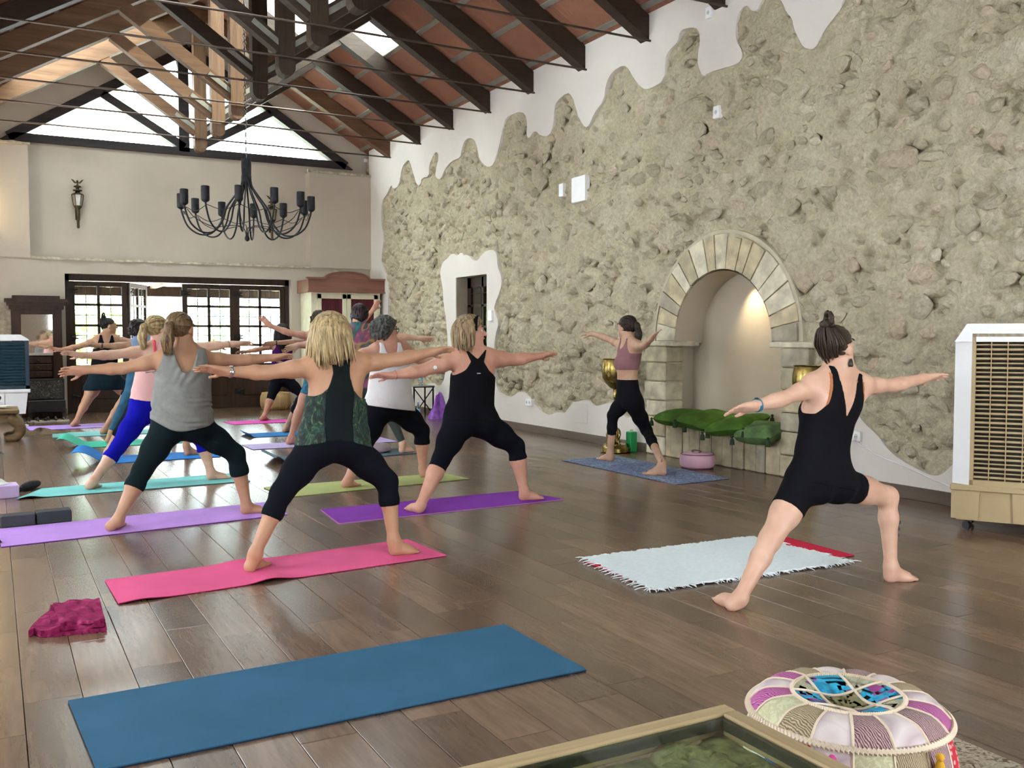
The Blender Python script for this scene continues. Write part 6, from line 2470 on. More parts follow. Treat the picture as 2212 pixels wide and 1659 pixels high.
        for i, t in enumerate((-1.05, -.5, 0, .5, 1.05)):
            big = (i == 0) if sd == 'L' else (i == 4)
            # big toe on the inner side
            inner = t if sd == 'R' else t
            rl = (.010, .0085, .0085, .008, .0078)[i if sd != 'R' else 4 - i]
            ln = (.30, .31, .29, .26, .22)[i if sd != 'R' else 4 - i]
            F.cone(ball + sd_ * .031 * t + z * .013, ball + sd_ * .033 * t + d * L * ln * .95 + z * .0095, rl * 1.25 * size, rl * size, .006)

    # ------------------------------------------------------------ clothes: the body's own surface, offset and cut
    def local(s, sl):
        X, Y, Z = s.F.pts(sl)
        hm = s.hm
        a = (X - hm[0]) * s.s[0] + (Y - hm[1]) * s.s[1] + (Z - hm[2]) * s.s[2]
        t = ((X - hm[0]) * s.up[0] + (Y - hm[1]) * s.up[1] + (Z - hm[2]) * s.up[2])
        b = (X - hm[0]) * s.w[0] + (Y - hm[1]) * s.w[1] + (Z - hm[2]) * s.w[2]
        # a measured from the leaning spine
        a = a - t * (np.dot(s.nb - hm, s.s) / max(.2, np.dot(s.nb - hm, s.up)))
        return a, t, b, X, Y, Z

    def garment(s, name, m, lo, hi, cutfn, t=.007, extra=None, rel=2, wrinkle=0.0, gather=0.0, **kw):
        sl = s.F.box(lo, hi)
        d = s.F.d[sl].copy()
        G = Field([0, 0, 0], [0, 0, 0], s.F.h)
        G.lo = np.array([ax[0] for ax in s.F.axes(sl)], np.float32)
        G.n = np.array(d.shape)
        G.d = d - t
        if extra:
            extra(G)
        loc = s.local(sl)
        if wrinkle > 0:
            a, tt, b, X, Y, Z = loc
            G.d = G.d + (wrinkle * np.sin(90 * (tt + .25 * a + .02 * np.sin(40 * a))) * np.sin(23 * a + 31 * b + 17 * tt)).astype(np.float32)
        if gather > 0:
            a, tt, b, X, Y, Z = loc
            H_ = np.dot(s.nb - s.hm, s.up)
            msk = np.clip((.50 - tt / H_) / .2, 0, 1)
            msk2 = np.clip((tt / H_ - .45) / .2, 0, 1)
            G.d = G.d + (gather * msk * np.sin(2 * PI * (tt * 21 + a * 4.5 + .7 * np.sin(13 * a + 2) + .5 * np.sin(31 * tt + 7 * a))) * (.55 + .45 * np.sin(17 * a + 40 * tt)) + gather * .8 * msk2 * np.sin(2 * PI * (a * 17 + 1.2 * np.sin(9 * tt + 5 * np.abs(a)))) * np.clip(1 - np.abs(a) * 6, 0, 1)).astype(np.float32)
        G.d = np.maximum(G.d, cutfn(*loc)).astype(np.float32)
        for ax in range(3):
            ix0 = [slice(None)] * 3
            for e in (0, -1):
                ix0[ax] = e
                G.d[tuple(ix0)] = .05
        V, Q = surface_net(G.d, G.lo, s.F.h)
        if len(Q) == 0:
            return None
        V = relax(V, Q, rel, .4)
        return mesh_from(name, V, Q, m, s.root, **kw)

    def torso_box(s):
        j = s.j
        P = np.array([j['shL'], j['shR'], j['hipL'], j['hipR'], j['neck']])
        return P.min(0) - np.array([.25, .25, .2]), P.max(0) + np.array([.25, .25, .14])

    def top(s, m, hem=.0, arm_tab=None, neck=(.62, .10), v=True, t=.008, hemtilt=0.0, name='tank_top', extra=None, wrinkle=0.0, front_b=None, hem_wave=0.0, gather=0.0, hem_curve=0.0):
        """arm_tab: half width of the garment against height (fraction of spine); neck: (lowest point, half width at the shoulders)"""
        H = np.dot(s.nb - s.hm, s.up)
        tab = arm_tab or [(0, .6), (.66, .6), (.70, .165), (.80, .125), (.95, .10), (1.1, .095)]

        def cut(a, tt, b, X, Y, Z):
            q = tt / H
            hemz = hem * H + hemtilt * a + hem_wave * np.sin(25 * a) + hem_curve * a * a
            c = hemz - tt
            hw = np.minimum(np.minimum(interp(q, tab), .24), interp(q, [(-.1, s.hipw + .022), (.32, s.hipw + .025), (.46, .6)]))
            c = np.maximum(c, (np.abs(a) - hw) * .8)
            n0, nw = neck
            open_ = nw * np.clip((q - n0) / (1.0 - n0), 0, 1.5) if v else np.where(q > n0, nw * np.clip((q - n0) / (1.0 - n0), 0, 1.6) ** .38, 0)
            c = np.maximum(c, np.where(q > n0, (open_ - np.abs(a)) * .8, -.1))
            c = np.maximum(c, tt - H * 1.035)
            return c
        lo, hi = s.torso_box()
        return s.garment(name, m, lo, hi, cut, t, extra, wrinkle=wrinkle, gather=gather)

    def tee(s, m, hem=-.05, t=.010, name='t_shirt', neckw=.07, slv=.55):
        """short sleeved shirt: sleeves end part way down the upper arm"""
        H = np.dot(s.nb - s.hm, s.up)
        j = s.j

        def cut(a, tt, b, X, Y, Z):
            c = hem * H - tt
            for sd in 'LR':
                sh, el = j['sh' + sd], j['el' + sd]
                d = nrm(el - sh)
                L = np.linalg.norm(el - sh)
                q = (X - sh[0]) * d[0] + (Y - sh[1]) * d[1] + (Z - sh[2]) * d[2]
                c = np.maximum(c, q - slv * L)
            r = np.sqrt(a * a + (b * 1.0) ** 2)
            c = np.maximum(c, np.where(tt > H * .95, neckw - r, -.1))
            return np.maximum(c, tt - H * 1.2)
        P = np.array([j['elL'], j['elR'], j['hipL'], j['hipR'], j['neck']])
        return s.garment(name, m, P.min(0) - np.array([.2, .2, .2]), P.max(0) + np.array([.2, .2, .14]), cut, t, wrinkle=.001)

    def pants(s, m, hemL=.5, hemR=.5, waist=.30, t=.0055, name='leggings'):
        """hem: fraction of the shin (1 = ankle; below 0 = on the thigh, -1 = hip)"""
        j = s.j
        H = np.dot(s.nb - s.hm, s.up)
        cuts = []
        for sd, hf in (('L', hemL), ('R', hemR)):
            kn, an, hp = j['knee' + sd], j['ank' + sd], j['hip' + sd]
            if hf >= 0:
                cuts.append((kn + (an - kn) * hf, nrm(an - kn)))
            else:
                cuts.append((kn + (hp - kn) * -hf, nrm(kn - hp)))

        def cut(a, tt, b, X, Y, Z):
            c = tt - waist * H
            pl = [(X - q[0]) * d[0] + (Y - q[1]) * d[1] + (Z - q[2]) * d[2] for q, d in cuts]
            hm = s.hm
            side = (X - hm[0]) * s.s[0] + (Y - hm[1]) * s.s[1]
            return np.maximum(c, np.where(side < 0, pl[0], pl[1]))
        P = np.array([j[k + sd] for k in ('hip', 'knee', 'ank') for sd in 'LR'] + [j['waist']])
        return s.garment(name, m, P.min(0) - .16, P.max(0) + .16, cut, t)

    # ------------------------------------------------------------ hair
    def hair(s, m, style='short', m2=None, part_n=170):
        hc, hr, fw_, hu, K = s.head
        hh = min(s.h, .006)
        c = np.asarray(hc)
        F = Field(c - np.array([.22, .22, .32]), c + np.array([.22, .22, .20]), hh)
        at = lambda x, y, z: hc + (hr * x + fw_ * y + hu * z) * K
        R = [hr, fw_, hu]
        puff = {'short': .012, 'bob': .020, 'pony': .007, 'bun': .003, 'curly': .022, 'long': .014}[style]
        F.ell(at(0, -.014, .026), R, ((.074 + puff) * K, (.094 + puff) * K, (.086 + puff) * K), .0)
        if style in ('short', 'curly', 'bob', 'long'):
            F.ell(at(0, -.045, -.035), R, ((.066 + puff) * K, (.058 + puff) * K, .07 * K), .03)
        sl = tuple(slice(0, n) for n in F.n)
        X, Y, Z = F.pts(sl)
        px, py, pz = X - c[0], Y - c[1], Z - c[2]
        hx, hy, hz = [(px * v[0] + py * v[1] + pz * v[2]) / K for v in (hr, fw_, hu)]
        # hairline: keep off the face and round the ears
        face = hy - .70 * hz - (.030 if style != 'pony' else .036)
        face2 = hy - .012 + np.where(hz > .035, 1, 0) * -.2
        low = {'short': -.075, 'bob': -.16, 'pony': -.085, 'bun': -.085, 'curly': -.07, 'long': -.2}[style] - hz + (.55 * np.abs(hx) if style in ('bun', 'pony', 'short') else 0)
        F.d = np.maximum(np.maximum(F.d, np.minimum(face, .2) * K), np.maximum(low, np.where(hz < .02, hy - (.012 if style in ('pony', 'bun', 'short') else .03), -.1)) * K).astype(np.float32)
        crown = (0, -.05, .095)
        if style in ('pony', 'bun'):
            # swept back towards the tie
            ty = at(0, -.112, .03) if style == 'pony' else at(0, -.06, .115)
            if style == 'bun':
                F.ell(at(.0, -.068, .122), R, (.034 * K, .036 * K, .026 * K), .008)
                lp_ = [at(.012 * K + .030 * math.cos(q), -.07 - .020 * math.cos(q), .150 + .030 * math.sin(q)) for q in np.linspace(-1.2, 4.0, 8)]
                for q0, q1 in zip(lp_[:-1], lp_[1:]):
                    F.cone(q0, q1, .011, .011, .006)
            else:
                F.ell(at(0, -.13, .022), R, (.028 * K, .030 * K, .030 * K), .01)
                F.cone(at(0, -.138, .015), at(.006, -.150, -.07), .030, .036, .012)
                F.cone(at(.006, -.150, -.07), at(.0, -.128, -.15), .036, .012, .012)
            ang = np.arctan2(hx, (hz - .03))
        else:
            ang = np.arctan2(hx, hy + .05)
        if style == 'bob':
            for k in range(13):
                th = -1.65 + 3.3 * k / 12
                x, y = math.sin(th) * .092, -math.cos(th) * .098 - .012
                F.cone(at(x * .85, y * .85, .04), at(x * 1.02, y * 1.02 + .01, -.095 - .035 * math.cos(th) - .012 * (k % 3)), .032, .020, .02)
        if style == 'long':
            for k in range(7):
                th = -1.3 + 2.6 * k / 6
                x, y = math.sin(th) * .085, -math.cos(th) * .09 - .015
                F.cone(at(x * .9, y * .9, .0), at(x * .9, y * .9 - .01, -.24 - .02 * (k % 2)), .034, .022, .02)
        if style == 'curly':
            r_ = np.random.RandomState(int(abs(c[0]) * 1000) % 999)
            for k in range(110):
                v = r_.normal(size=3)
                v = v / np.linalg.norm(v)
                if v[1] > .25 and v[2] < .5:
                    continue
                if v[2] < -.75:
                    continue
                q = at(v[0] * .098, v[1] * .112 - .018, v[2] * .108 + .012)
                F.cone(q, q + r_.normal(size=3) * .006, r_.uniform(.013, .022), r_.uniform(.008, .014), .004)
        F.d = (F.d + .0016 * np.sin(ang * 46 + 4 * np.sin(hz * 60)) + .0018 * np.sin(ang * 19 + hz * 30)).astype(np.float32)
        V, Q = surface_net(F.d, F.lo, hh)
        V = relax(V, Q, 1, .3)
        o = mesh_from('hair', V, Q, m, s.root)
        # loose locks lying over the surface
        r_ = random.Random(int(abs(c[1]) * 997))
        b = MB()
        if style in ('bob', 'long'):
            for k in range(part_n):
                th = r_.uniform(-1.72, 1.72)
                pr0 = Vector(at(math.sin(th) * .02, -.03 - math.cos(th) * .02, .128 if style == 'bob' else .12))
                e = -.115 - .035 * math.cos(th) + r_.uniform(-.05, .03)
                if style == 'long':
                    e = -.24 + r_.uniform(-.04, .03)
                rr_ = r_.uniform(.99, 1.09)
                x1, y1 = math.sin(th) * .098 * rr_, -math.cos(th) * .118 * rr_ - .008
                w_ = r_.uniform(-.022, .022)
                pts = [at(math.sin(th) * .03, -.03 - math.cos(th) * .03, .121), at(x1 * .72, y1 * .74, .092), at(x1, y1, .03), at(x1 * 1.05 + w_, y1 * 1.04, -.05), at(x1 * 1.0 + w_ * 2, y1 * .98 + .004, e)]
                b.tube(catmull([tuple(p) for p in pts], 3), [.006, .0062, .0065, .007, .007, .0075, .0078, .0078, .0075, .007, .006, .004, .0012][:13], 5)
        elif style in ('pony',):
            for k in range(46):
                x, w_ = r_.uniform(-.03, .03), r_.uniform(-.02, .02)
                pts = [at(x * .5, -.135, .03), at(x, -.172 + abs(x) * .5, -.02), at(x * 1.2 + w_ * .5, -.182 + abs(x) * .6, -.08), at(x * .8 + w_, -.145, -.15 + r_.uniform(-.03, .02))]
                b.tube(catmull([tuple(p) for p in pts], 3), [.006, .0065, .007, .007, .0068, .0065, .006, .005, .004, .0015], 5)
            for k in range(60):
                th = r_.uniform(-1.9, 1.9)
                pts = [at(math.sin(th) * .086, .02 * abs(math.cos(th)), .03 + math.cos(th) * .075), at(math.sin(th) * .080, -.06, .03 + math.cos(th) * .082), at(math.sin(th) * .02, -.118, .03 + math.cos(th) * .02)]
                b.tube(catmull([tuple(p) for p in pts], 3), [.003, .0045, .005, .005, .005, .005, .004], 4)
        elif style in ('bun',):
            for k in range(70):
                th = r_.uniform(-2.3, 2.3)
                pts = [at(math.sin(th) * .066, -.045 - .034 * math.cos(th), -.070 + .045 * abs(th)), at(math.sin(th) * .074, -.035 - .068 * math.cos(th), -.02 + .03 * abs(th)), at(math.sin(th) * .080, -.03 - .085 * math.cos(th), .03), at(math.sin(th) * .05, -.06 - .05 * math.cos(th), .098), at(0, -.065, .118)]
                b.tube(catmull([tuple(p) for p in pts], 3), [.0015, .003, .004, .0042, .0048, .005, .005, .005, .005, .005, .005, .005, .004], 4)
        elif style in ('short', 'curly'):
            for k in range(90):
                th, ph = r_.uniform(-PI, PI), r_.uniform(-.2, 1.3)
                x, y, z = math.sin(th) * math.cos(ph) * (.076 + puff), -math.cos(th) * math.cos(ph) * (.096 + puff) - .014, math.sin(ph) * (.088 + puff) + .026
                if y > .03 + .7 * z - .03:
                    continue
                q = [at(x * .95, y * .95, z * .96), at(x * 1.03, y * 1.03, z * 1.0 - .012), at(x * 1.04, y * 1.04, z - .03)]
                b.tube([tuple(p) for p in q], [.005, .005, .0015], 4)
        if b.v:
            b.build('hair_locks', m2 or m, s.root, smooth=True, kind='stuff', recalc=False)
        return o

    def band(s, name, at0, at1, f, r, m, w=.012, flat=1.0):
        """a bracelet or watch strap round the forearm at fraction f from elbow to wrist"""
        a, b = s.j[at0], s.j[at1]
        c = a + (b - a) * f
        d = nrm(b - a)
        u = nrm(np.cross(d, [0, 0, 1.0]))
        v = np.cross(u, d)
        bb = MB()
        n = 22
        vs = []
        for k in range(n):
            t = 2 * PI * k / n
            dirv = u * math.cos(t) + v * math.sin(t)
            for (rr_, x) in ((r, -w / 2), (r + .004, -w / 2), (r + .004, w / 2), (r, w / 2)):
                vs.append(tuple(c + dirv * rr_ + d * x))
        fs = []
        for k in range(n):
            k2 = (k + 1) % n
            for e in range(4):
                fs.append((4 * k + e, 4 * k + (e + 1) % 4, 4 * k2 + (e + 1) % 4, 4 * k2 + e))
        bb.add(vs, fs)
        return bb.build(name, m, s.root), c, d, u, v


def J_(head, neck, shL, shR, elL, wrL, tipL, elR, wrR, tipR, chest, waist, hipL, hipR, kneeL, ankL, heelL, toeL, kneeR, ankR, heelR, toeR):
    return dict(locals())


NY = (0, 1, 0)
SK1, SK2, SK3 = skin('skin_fair', (.62, .385, .275)), skin('skin_tan', (.47, .255, .15)), skin('skin_rosy', (.58, .30, .21))
SK4 = skin('skin_brown', (.42, .23, .14))
SILV = mat('watch_steel', (.6, .58, .55), .25, .9, var=0)
# ---------------------------------------------------------------- woman in black tank and shorts, near right
p = Person('woman in black tank top and shorts lunging off the mat at the near right', ((3.5, 3.33, 0), NY), J_(
    head=(1806, 752), neck=(1812, 806), shL=(1757, 834), shR=(1858, 834), elL=(1690, 862), wrL=(1634, 876), tipL=(1566, 886), elR=(1930, 832), wrR=(1993, 818), tipR=(2041, 811),
    chest=(1795, 880), waist=(1776, 955), hipL=(1735, 1042), hipR=(1806, 1044), kneeL=(1664, 1165), ankL=(1599, 1290), heelL=(1588, 1322), toeL=(1552, 1292),
    kneeR=(1917, 1072), ankR=(1924, 1222), heelR=(1908, 1256), toeR=(1978, 1250)), ground=.0, h=.0065, skin_m=SK1, arm=.84, leg=.88, hip=.150, waist=.124, chest=.128, yaw=1.40, pitch=.1, thumbs=None, calf=.96)
p.top(BLACKF, hem=-.02, arm_tab=[(0, .6), (.52, .6), (.58, .150), (.70, .118), (.85, .100), (1.0, .100), (1.1, .10)], neck=(.60, .074), v=True)
p.pants(BLACKF, -.52, -.60, waist=.30, name='shorts')
p.garment('bra_strap', fabric('rust', (.40, .15, .07)), *p.torso_box(), (lambda H: lambda a, tt, b, X, Y, Z: np.maximum.reduce([.52 * H - tt, tt - .97 * H, np.abs(a) - interp(tt / H, [(.5, .2), (.56, .19), (.60, .130), (.72, .126), (.9, .114), (1, .112)]), .06 - np.abs(a) - 0 * tt]))(np.dot(p.nb - p.hm, p.up)), .0035)
p.hair(hair_mat('hair_dark_brown', (.018, .012, .009), (.06, .04, .028)), 'bun')
o, c, d, u, v = p.band('watch_strap', 'elL', 'wrL', .97, .028, mat('strap_blue', (.01, .16, .28), .4, var=0), .018)
MB().ball(tuple(c + v * .031), (.011, .011, .006), 10, 6).build('watch_face', CB, p.root, smooth=True)
hc, hr, fw_, hu, K = p.head
ea = hc + hr * .079 - hu * .05 + fw_ * .0
MB().lathe([(.003, .0), (.008, -.012), (.012, -.03), (.008, -.04)], tuple(ea), 10).build('earring', CB, p.root, smooth=True)
# vine tattoo on the calf, ink lying on the skin
kn, an = p.j['kneeR'], p.j['ankR']
TAT = mat('tattoo_ink', (.10, .12, .12), .6, var=.3, vscale=30)
dn = nrm(an - kn)
sdv = nrm(np.cross(dn, [0, 1.0, 0]))
if sdv[0] < 0:
    sdv = -sdv
vine = [kn + dn * t + sdv * (.0505 - .012 * (t / .3)) + np.array([0, -1, 0]) * (.016 + .008 * math.sin(t * 50)) for t in np.linspace(.06, .24, 12)]
b = MB().tube([tuple(q) for q in vine], .0035, 5)
for k in range(1, 11):
    b.ball(tuple(vine[k] + np.array([.002, -.008 * (1 if k % 2 else -1), .004])), (.004, .007, .009), 6, 4)
b.build('tattoo', TAT, p.root, smooth=True)

# ---------------------------------------------------------------- blonde woman in leaf-print top
LEAFP, nt, pp_ = newmat('fabric_leaf_print')
v_ = _coords(nt, 'Object', (1, 1, .55), (.3, .5, .2))
n1 = _noise(nt, v_, 24, 3, .6, 2.5)
n2 = _noise(nt, v_, 7, 2, .5)
leafc = _ramp(nt, n1, [(.42, (.005, .008, .008)), (.52, (.008, .03, .025)), (.58, (.015, .06, .035)), (.66, (.08, .11, .03)), (.76, (.26, .27, .10))])
sx = nt.nodes.new('ShaderNodeSeparateXYZ')
nt.links.new(_coords(nt, 'Object'), sx.inputs[0])
nt.links.new(leafc, pp_.inputs['Base Color'])
pp_.inputs['Roughness'].default_value = .8
MATS['fabric_leaf_print'] = LEAFP
p = Person('blonde woman in leaf-print top and black capri leggings on the hot pink mat', ((1.6, 5.14, 0), NY), J_(
    head=(716, 722), neck=(728, 772), shL=(676, 792), shR=(772, 787), elL=(576, 805), wrL=(494, 803), tipL=(417, 791), elR=(862, 776), wrR=(930, 761), tipR=(981, 752),
    chest=(726, 832), waist=(722, 893), hipL=(685, 960), hipR=(749, 960), kneeL=(609, 1064), ankL=(551, 1195), heelL=(533, 1238), toeL=(572, 1217),
    kneeR=(836, 1040), ankR=(850, 1165), heelR=(838, 1199), toeR=(905, 1191)), h=.0065, skin_m=SK2, arm=1.0, leg=1.0, hip=.166, waist=.138, chest=.138, yaw=.7, calf=.95)
p.pants(NAVYF, .42, .42, waist=.42)


def flare(G, p=p):
    up, s_, w_ = p.up, p.s, p.w
    for sg in (-1, 1):
        a = p.j['chest'] + s_ * sg * .105 - up * .06 - w_ * .02
        b_ = p.hm + s_ * sg * .155 + up * .03 - w_ * .03
        G.cone(a, b_, .05, .055, .03, w_, .8)


H = np.dot(p.nb - p.hm, p.up)
p.top(fabric('black_mesh', (.010, .014, .014)), hem=.06, arm_tab=[(0, .078), (.50, .078), (.62, .078), (.70, .062), (.82, .046), (.95, .052), (1.1, .06)], neck=(1.05, .05), t=.009, name='back_panel')


def side_cut(a, tt, b, X, Y, Z, p=p, H=H):
    q = tt / H
    c = np.maximum(.09 * H - .25 * np.abs(a) - tt, .076 - np.abs(a))
    c = np.maximum(c, np.abs(a) - interp(q, [(-.1, .215), (.3, .205), (.4, .3)]))
    c = np.maximum(c, tt - interp(np.abs(a), [(.076, .64 * H), (.10, .585 * H), (.13, .55 * H), (.2, .54 * H)]))
    return c


p.garment('leaf_print_panel', LEAFP, *p.torso_box(), side_cut, .010, flare, wrinkle=.002)
p.hair(hair_mat('hair_blonde', (.15, .09, .04), (.47, .335, .175)), 'bob', hair_mat('hair_blonde_light', (.20, .135, .06), (.56, .43, .23)), 210)
o, c, d, u, v = p.band('wrist_watch', 'elL', 'wrL', .94, .0285, SILV, .016)
MB().ball(tuple(c - u * .033), (.014, .006, .014), 10, 6).build('watch_face', SILV, p.root, smooth=True)

# ---------------------------------------------------------------- woman with headband on the purple mat
p = Person('blonde woman with black headband, black tank and leggings on the deep purple mat', ((3.15, 6.35, 0), NY), J_(
    head=(1017, 716), neck=(1020, 760), shL=(989, 774), shR=(1056, 774), elL=(911, 801), wrL=(848, 811), tipL=(796, 810), elR=(1113, 777), wrR=(1167, 769), tipR=(1203, 763),
    chest=(1022, 808), waist=(1020, 852), hipL=(991, 911), hipR=(1040, 911), kneeL=(954, 990), ankL=(909, 1090), heelL=(909, 1108), toeL=(881, 1098),
    kneeR=(1114, 963), ankR=(1132, 1060), heelR=(1119, 1080), toeR=(1174, 1076)), h=.0068, skin_m=SK3, arm=1.28, leg=1.12, hip=.185, waist=.15, chest=.152, yaw=1.95, calf=1.08)
p.top(BLACKF, hem=.02, arm_tab=[(0, .6), (.60, .6), (.655, .16), (.74, .095), (.86, .052), (.97, .075), (1.1, .10)], neck=(.90, .058), v=True)
p.pants(NAVYF, .22, .30, waist=.30)
p.hair(hair_mat('hair_streaky', (.09, .055, .03), (.36, .25, .13)), 'bob', hair_mat('hair_streaky_light', (.10, .065, .035), (.46, .34, .19)), 150)
hc, hr, fw_, hu, K = p.head
b = MB()
band_pts = [hc + hr * math.sin(t) * .094 + hu * (.02 + math.cos(t) * .092) + fw_ * (.030 - .028 * math.cos(t) * 0 - .02 * abs(math.sin(t))) for t in np.linspace(-1.75, 1.75, 15)]
vs = []
for q in band_pts:
    rad = nrm(q - hc)
    for (e, r_) in ((-.034, 1.0), (-.034, 1.09), (.030, 1.06), (.030, 1.0)):
        vs.append(tuple(hc + (q - hc) * r_ + fw_ * e))
b.add(vs, [(4 * k + e, 4 * k + (e + 1) % 4, 4 * k + 4 + (e + 1) % 4, 4 * k + 4 + e) for k in range(14) for e in range(4)])
b.build('headband', BLACKF, p.root, smooth=True)
p.band('bracelet', 'elL', 'wrL', .9, .029, mat('beads_coral', (.5, .2, .15), .5, var=.3), .006)
q = p.j['shL'] * .35 + p.j['elL'] * .65
MB(Matrix.Translation(tuple(q + np.array([-.02, -.054, -.006]))) @ Matrix.Rotation(PI / 2, 4, 'X')).lathe([(.001, 0), (.014, 0), (.014, .006), (.001, .007)], (0, 0, 0), 14).build('skin_patch', WPL, p.root)
q = p.hm + p.up * np.dot(p.nb - p.hm, p.up) * .70 - p.w * .118
MB().box(tuple(q - np.array([.014, .004, .002])), tuple(q + np.array([.014, .002, .002]))).build('top_logo', WPL, p.root)

# ---------------------------------------------------------------- woman in loose grey top
GREYF = fabric('grey_marl', (.22, .225, .21), .14, .9, 12, .3)
p = Person('brown-haired woman in loose grey sleeveless top on the lavender mat', ((1.15, 6.72, 0), NY), J_(
    head=(391, 711), neck=(397, 756), shL=(353, 777), shR=(434, 775), elL=(263, 796), wrL=(183, 799), tipL=(124, 803), elR=(517, 778), wrR=(589, 773), tipR=(633, 767),
    chest=(396, 812), waist=(392, 862), hipL=(367, 916), hipR=(416, 916), kneeL=(308, 1015), ankL=(255, 1122), heelL=(234, 1148), toeL=(260, 1133),
    kneeR=(509, 980), ankR=(532, 1090), heelR=(517, 1110), toeR=(578, 1103)), h=.0068, skin_m=SK2, arm=.98, leg=1.04, hip=.178, waist=.15, chest=.15, yaw=.75, roll=(.9, .5), calf=1.05)
p.pants(fabric('dark_teal', (.007, .014, .016)), .38, .42, waist=.4)


def loose(G, p=p):
    up, s_, w_ = p.up, p.s, p.w
    G.cone(p.j['chest'] - w_ * .03, p.j['waist'] - w_ * .045 + up * -.02, .165, .172, .04, w_, .72)
    G.cone(p.j['waist'] - w_ * .045 - up * .03, p.hm - w_ * .05 + up * .02, .172, .188, .04, w_, .74)


p.top(GREYF, hem=-.07, arm_tab=[(-.2, .6), (.64, .6), (.70, .175), (.85, .15), (1.0, .135), (1.1, .13)], neck=(.70, .075), v=False, t=.012, name='loose_top', extra=loose, hem_wave=.006, gather=.007, hem_curve=1.6)
p.hair(hair_mat('hair_brown', (.06, .035, .018), (.19, .12, .06)), 'pony', hair_mat('hair_brown_light', (.08, .05, .025), (.26, .17, .085)))
# ---------------------------------------------------------------- instructor on the patterned mat, side on
p = Person('instructor in mauve sports bra and black capri leggings beside the alcove', ((5.42, 7.5, 0), (-1, 0, 0)), J_(
    head=(1354, 707), neck=(1358, 735), shL=(1376, 749, -.04), shR=(1342, 746, .03), elL=(1392, 746, -.20), wrL=(1406, 733, -.36), tipL=(1425, 709, -.42), elR=(1313, 731, .04), wrR=(1280, 721, .06), tipR=(1256, 720, .06),
    chest=(1356, 778), waist=(1354, 815), hipL=(1366, 868, -.03), hipR=(1349, 866, .03), kneeL=(1397, 930), ankL=(1431, 1001), heelL=(1442, 1026), toeL=(1388, 1024),
    kneeR=(1324, 897), ankR=(1318, 979), heelR=(1326, 996), toeR=(1294, 991)), h=.0072, skin_m=skin('skin_olive', (.50, .30, .20)), arm=.80, leg=.86, hip=.135, waist=.105, chest=.118, depth=.80, yaw=1.25, front=1, calf=.9, headk=.98, neck=.045)
H = np.dot(p.nb - p.hm, p.up)
p.top(fabric('mauve', (.25, .125, .135)), hem=.52, arm_tab=[(0, .6), (.76, .6), (.80, .115), (.9, .085), (1.0, .07), (1.1, .07)], neck=(.86, .05), v=False, t=.006, name='sports_bra')
p.pants(BLACKF, .52, .50, waist=.36)
p.hair(hair_mat('hair_black_brown', (.010, .007, .006), (.04, .025, .02)), 'pony', hair_mat('hair_black_locks', (.012, .009, .008), (.05, .032, .025)))
hc, hr, fw_, hu, K = p.head
p.tubepart('necklace', [p.nb + p.s * math.sin(t) * .058 + p.w * math.cos(t) * .075 - p.up * (.02 + .055 * max(0, math.cos(t))) for t in np.linspace(0, 2 * PI, 20)], .0025, EYED)
b = MB()
an = p.j['ankL']
for k, (dx, dz) in enumerate(((0, .05), (.012, .06), (.004, .035), (-.008, .07), (.014, .042))):
    q = an + np.array([-.030, -.018 - dx, dz - .015])
    b.ball(tuple(q), (.004, .005, .005), 6, 4)
b.build('ankle_tattoo', TAT, p.root)

# ---------------------------------------------------------------- woman in white tank, curly grey hair and glasses
WHITEF = fabric('white_cotton', (.78, .76, .76), .05, .9, 6, .3)
p = Person('curly grey-haired woman with glasses in a white tank top on the lime green mat', ((3.0, 7.72, 0), NY), J_(
    head=(833, 714), neck=(838, 744), shL=(813, 759), shR=(869, 755), elL=(755, 774), wrL=(700, 778), tipL=(664, 779), elR=(917, 783), wrR=(962, 784), tipR=(1000, 782),
    chest=(845, 788), waist=(840, 838), hipL=(818, 880), hipR=(862, 882), kneeL=(784, 968), ankL=(752, 1036), heelL=(736, 1053), toeL=(766, 1048),
    kneeR=(911, 930), ankR=(913, 1010), heelR=(908, 1031), toeR=(938, 1024)), h=.008, skin_m=SK3, arm=1.1, leg=1.16, hip=.188, waist=.155, chest=.15, yaw=1.45, calf=1.05)


def drape(G, p=p):
    G.cone(p.j['chest'] - p.w * .02, p.j['waist'] - p.w * .03, .155, .172, .04, p.w, .75)
    G.cone(p.j['waist'] - p.w * .03, p.hm + p.up * .06 - p.w * .05, .172, .19, .04, p.w, .75)


p.top(WHITEF, hem=.0, arm_tab=[(-.2, .6), (.62, .6), (.68, .16), (.80, .12), (.95, .10), (1.1, .09)], neck=(.80, .06), v=False, t=.010, hemtilt=-.16, extra=drape, gather=.0025)
p.pants(NAVYF, .5, .36, waist=.34)
p.hair(hair_mat('hair_salt_pepper', (.018, .018, .016), (.12, .12, .105), 90), 'curly')
hc, hr, fw_, hu, K = p.head
gl_ = [hc + hr * x + fw_ * y + hu * .012 for x, y in ((-.076, -.01), (-.07, .085), (-.02, .103), (.02, .103), (.07, .085), (.076, -.01))]
p.tubepart('glasses', gl_, .004, CB)
b = MB()
for sg in (-1, 1):
    b.tube([tuple(hc + hr * (sg * .036 + .024 * math.cos(t)) + fw_ * .098 + hu * (.006 + .019 * math.sin(t))) for t in np.linspace(0, 2 * PI, 13)], .0028, 5)
b.build('glasses_rim', CB, p.root)
p.garment('bra_strap', fabric('hot_pink', (.75, .12, .25)), *p.torso_box(), (lambda H: lambda a, tt, b, X, Y, Z: np.maximum.reduce([.70 * H - tt, tt - 1.02 * H, np.abs(np.abs(a) - interp(tt / H, [(.7, .02), (1.0, .062)])) - .009]))(np.dot(p.nb - p.hm, p.up)), .004)

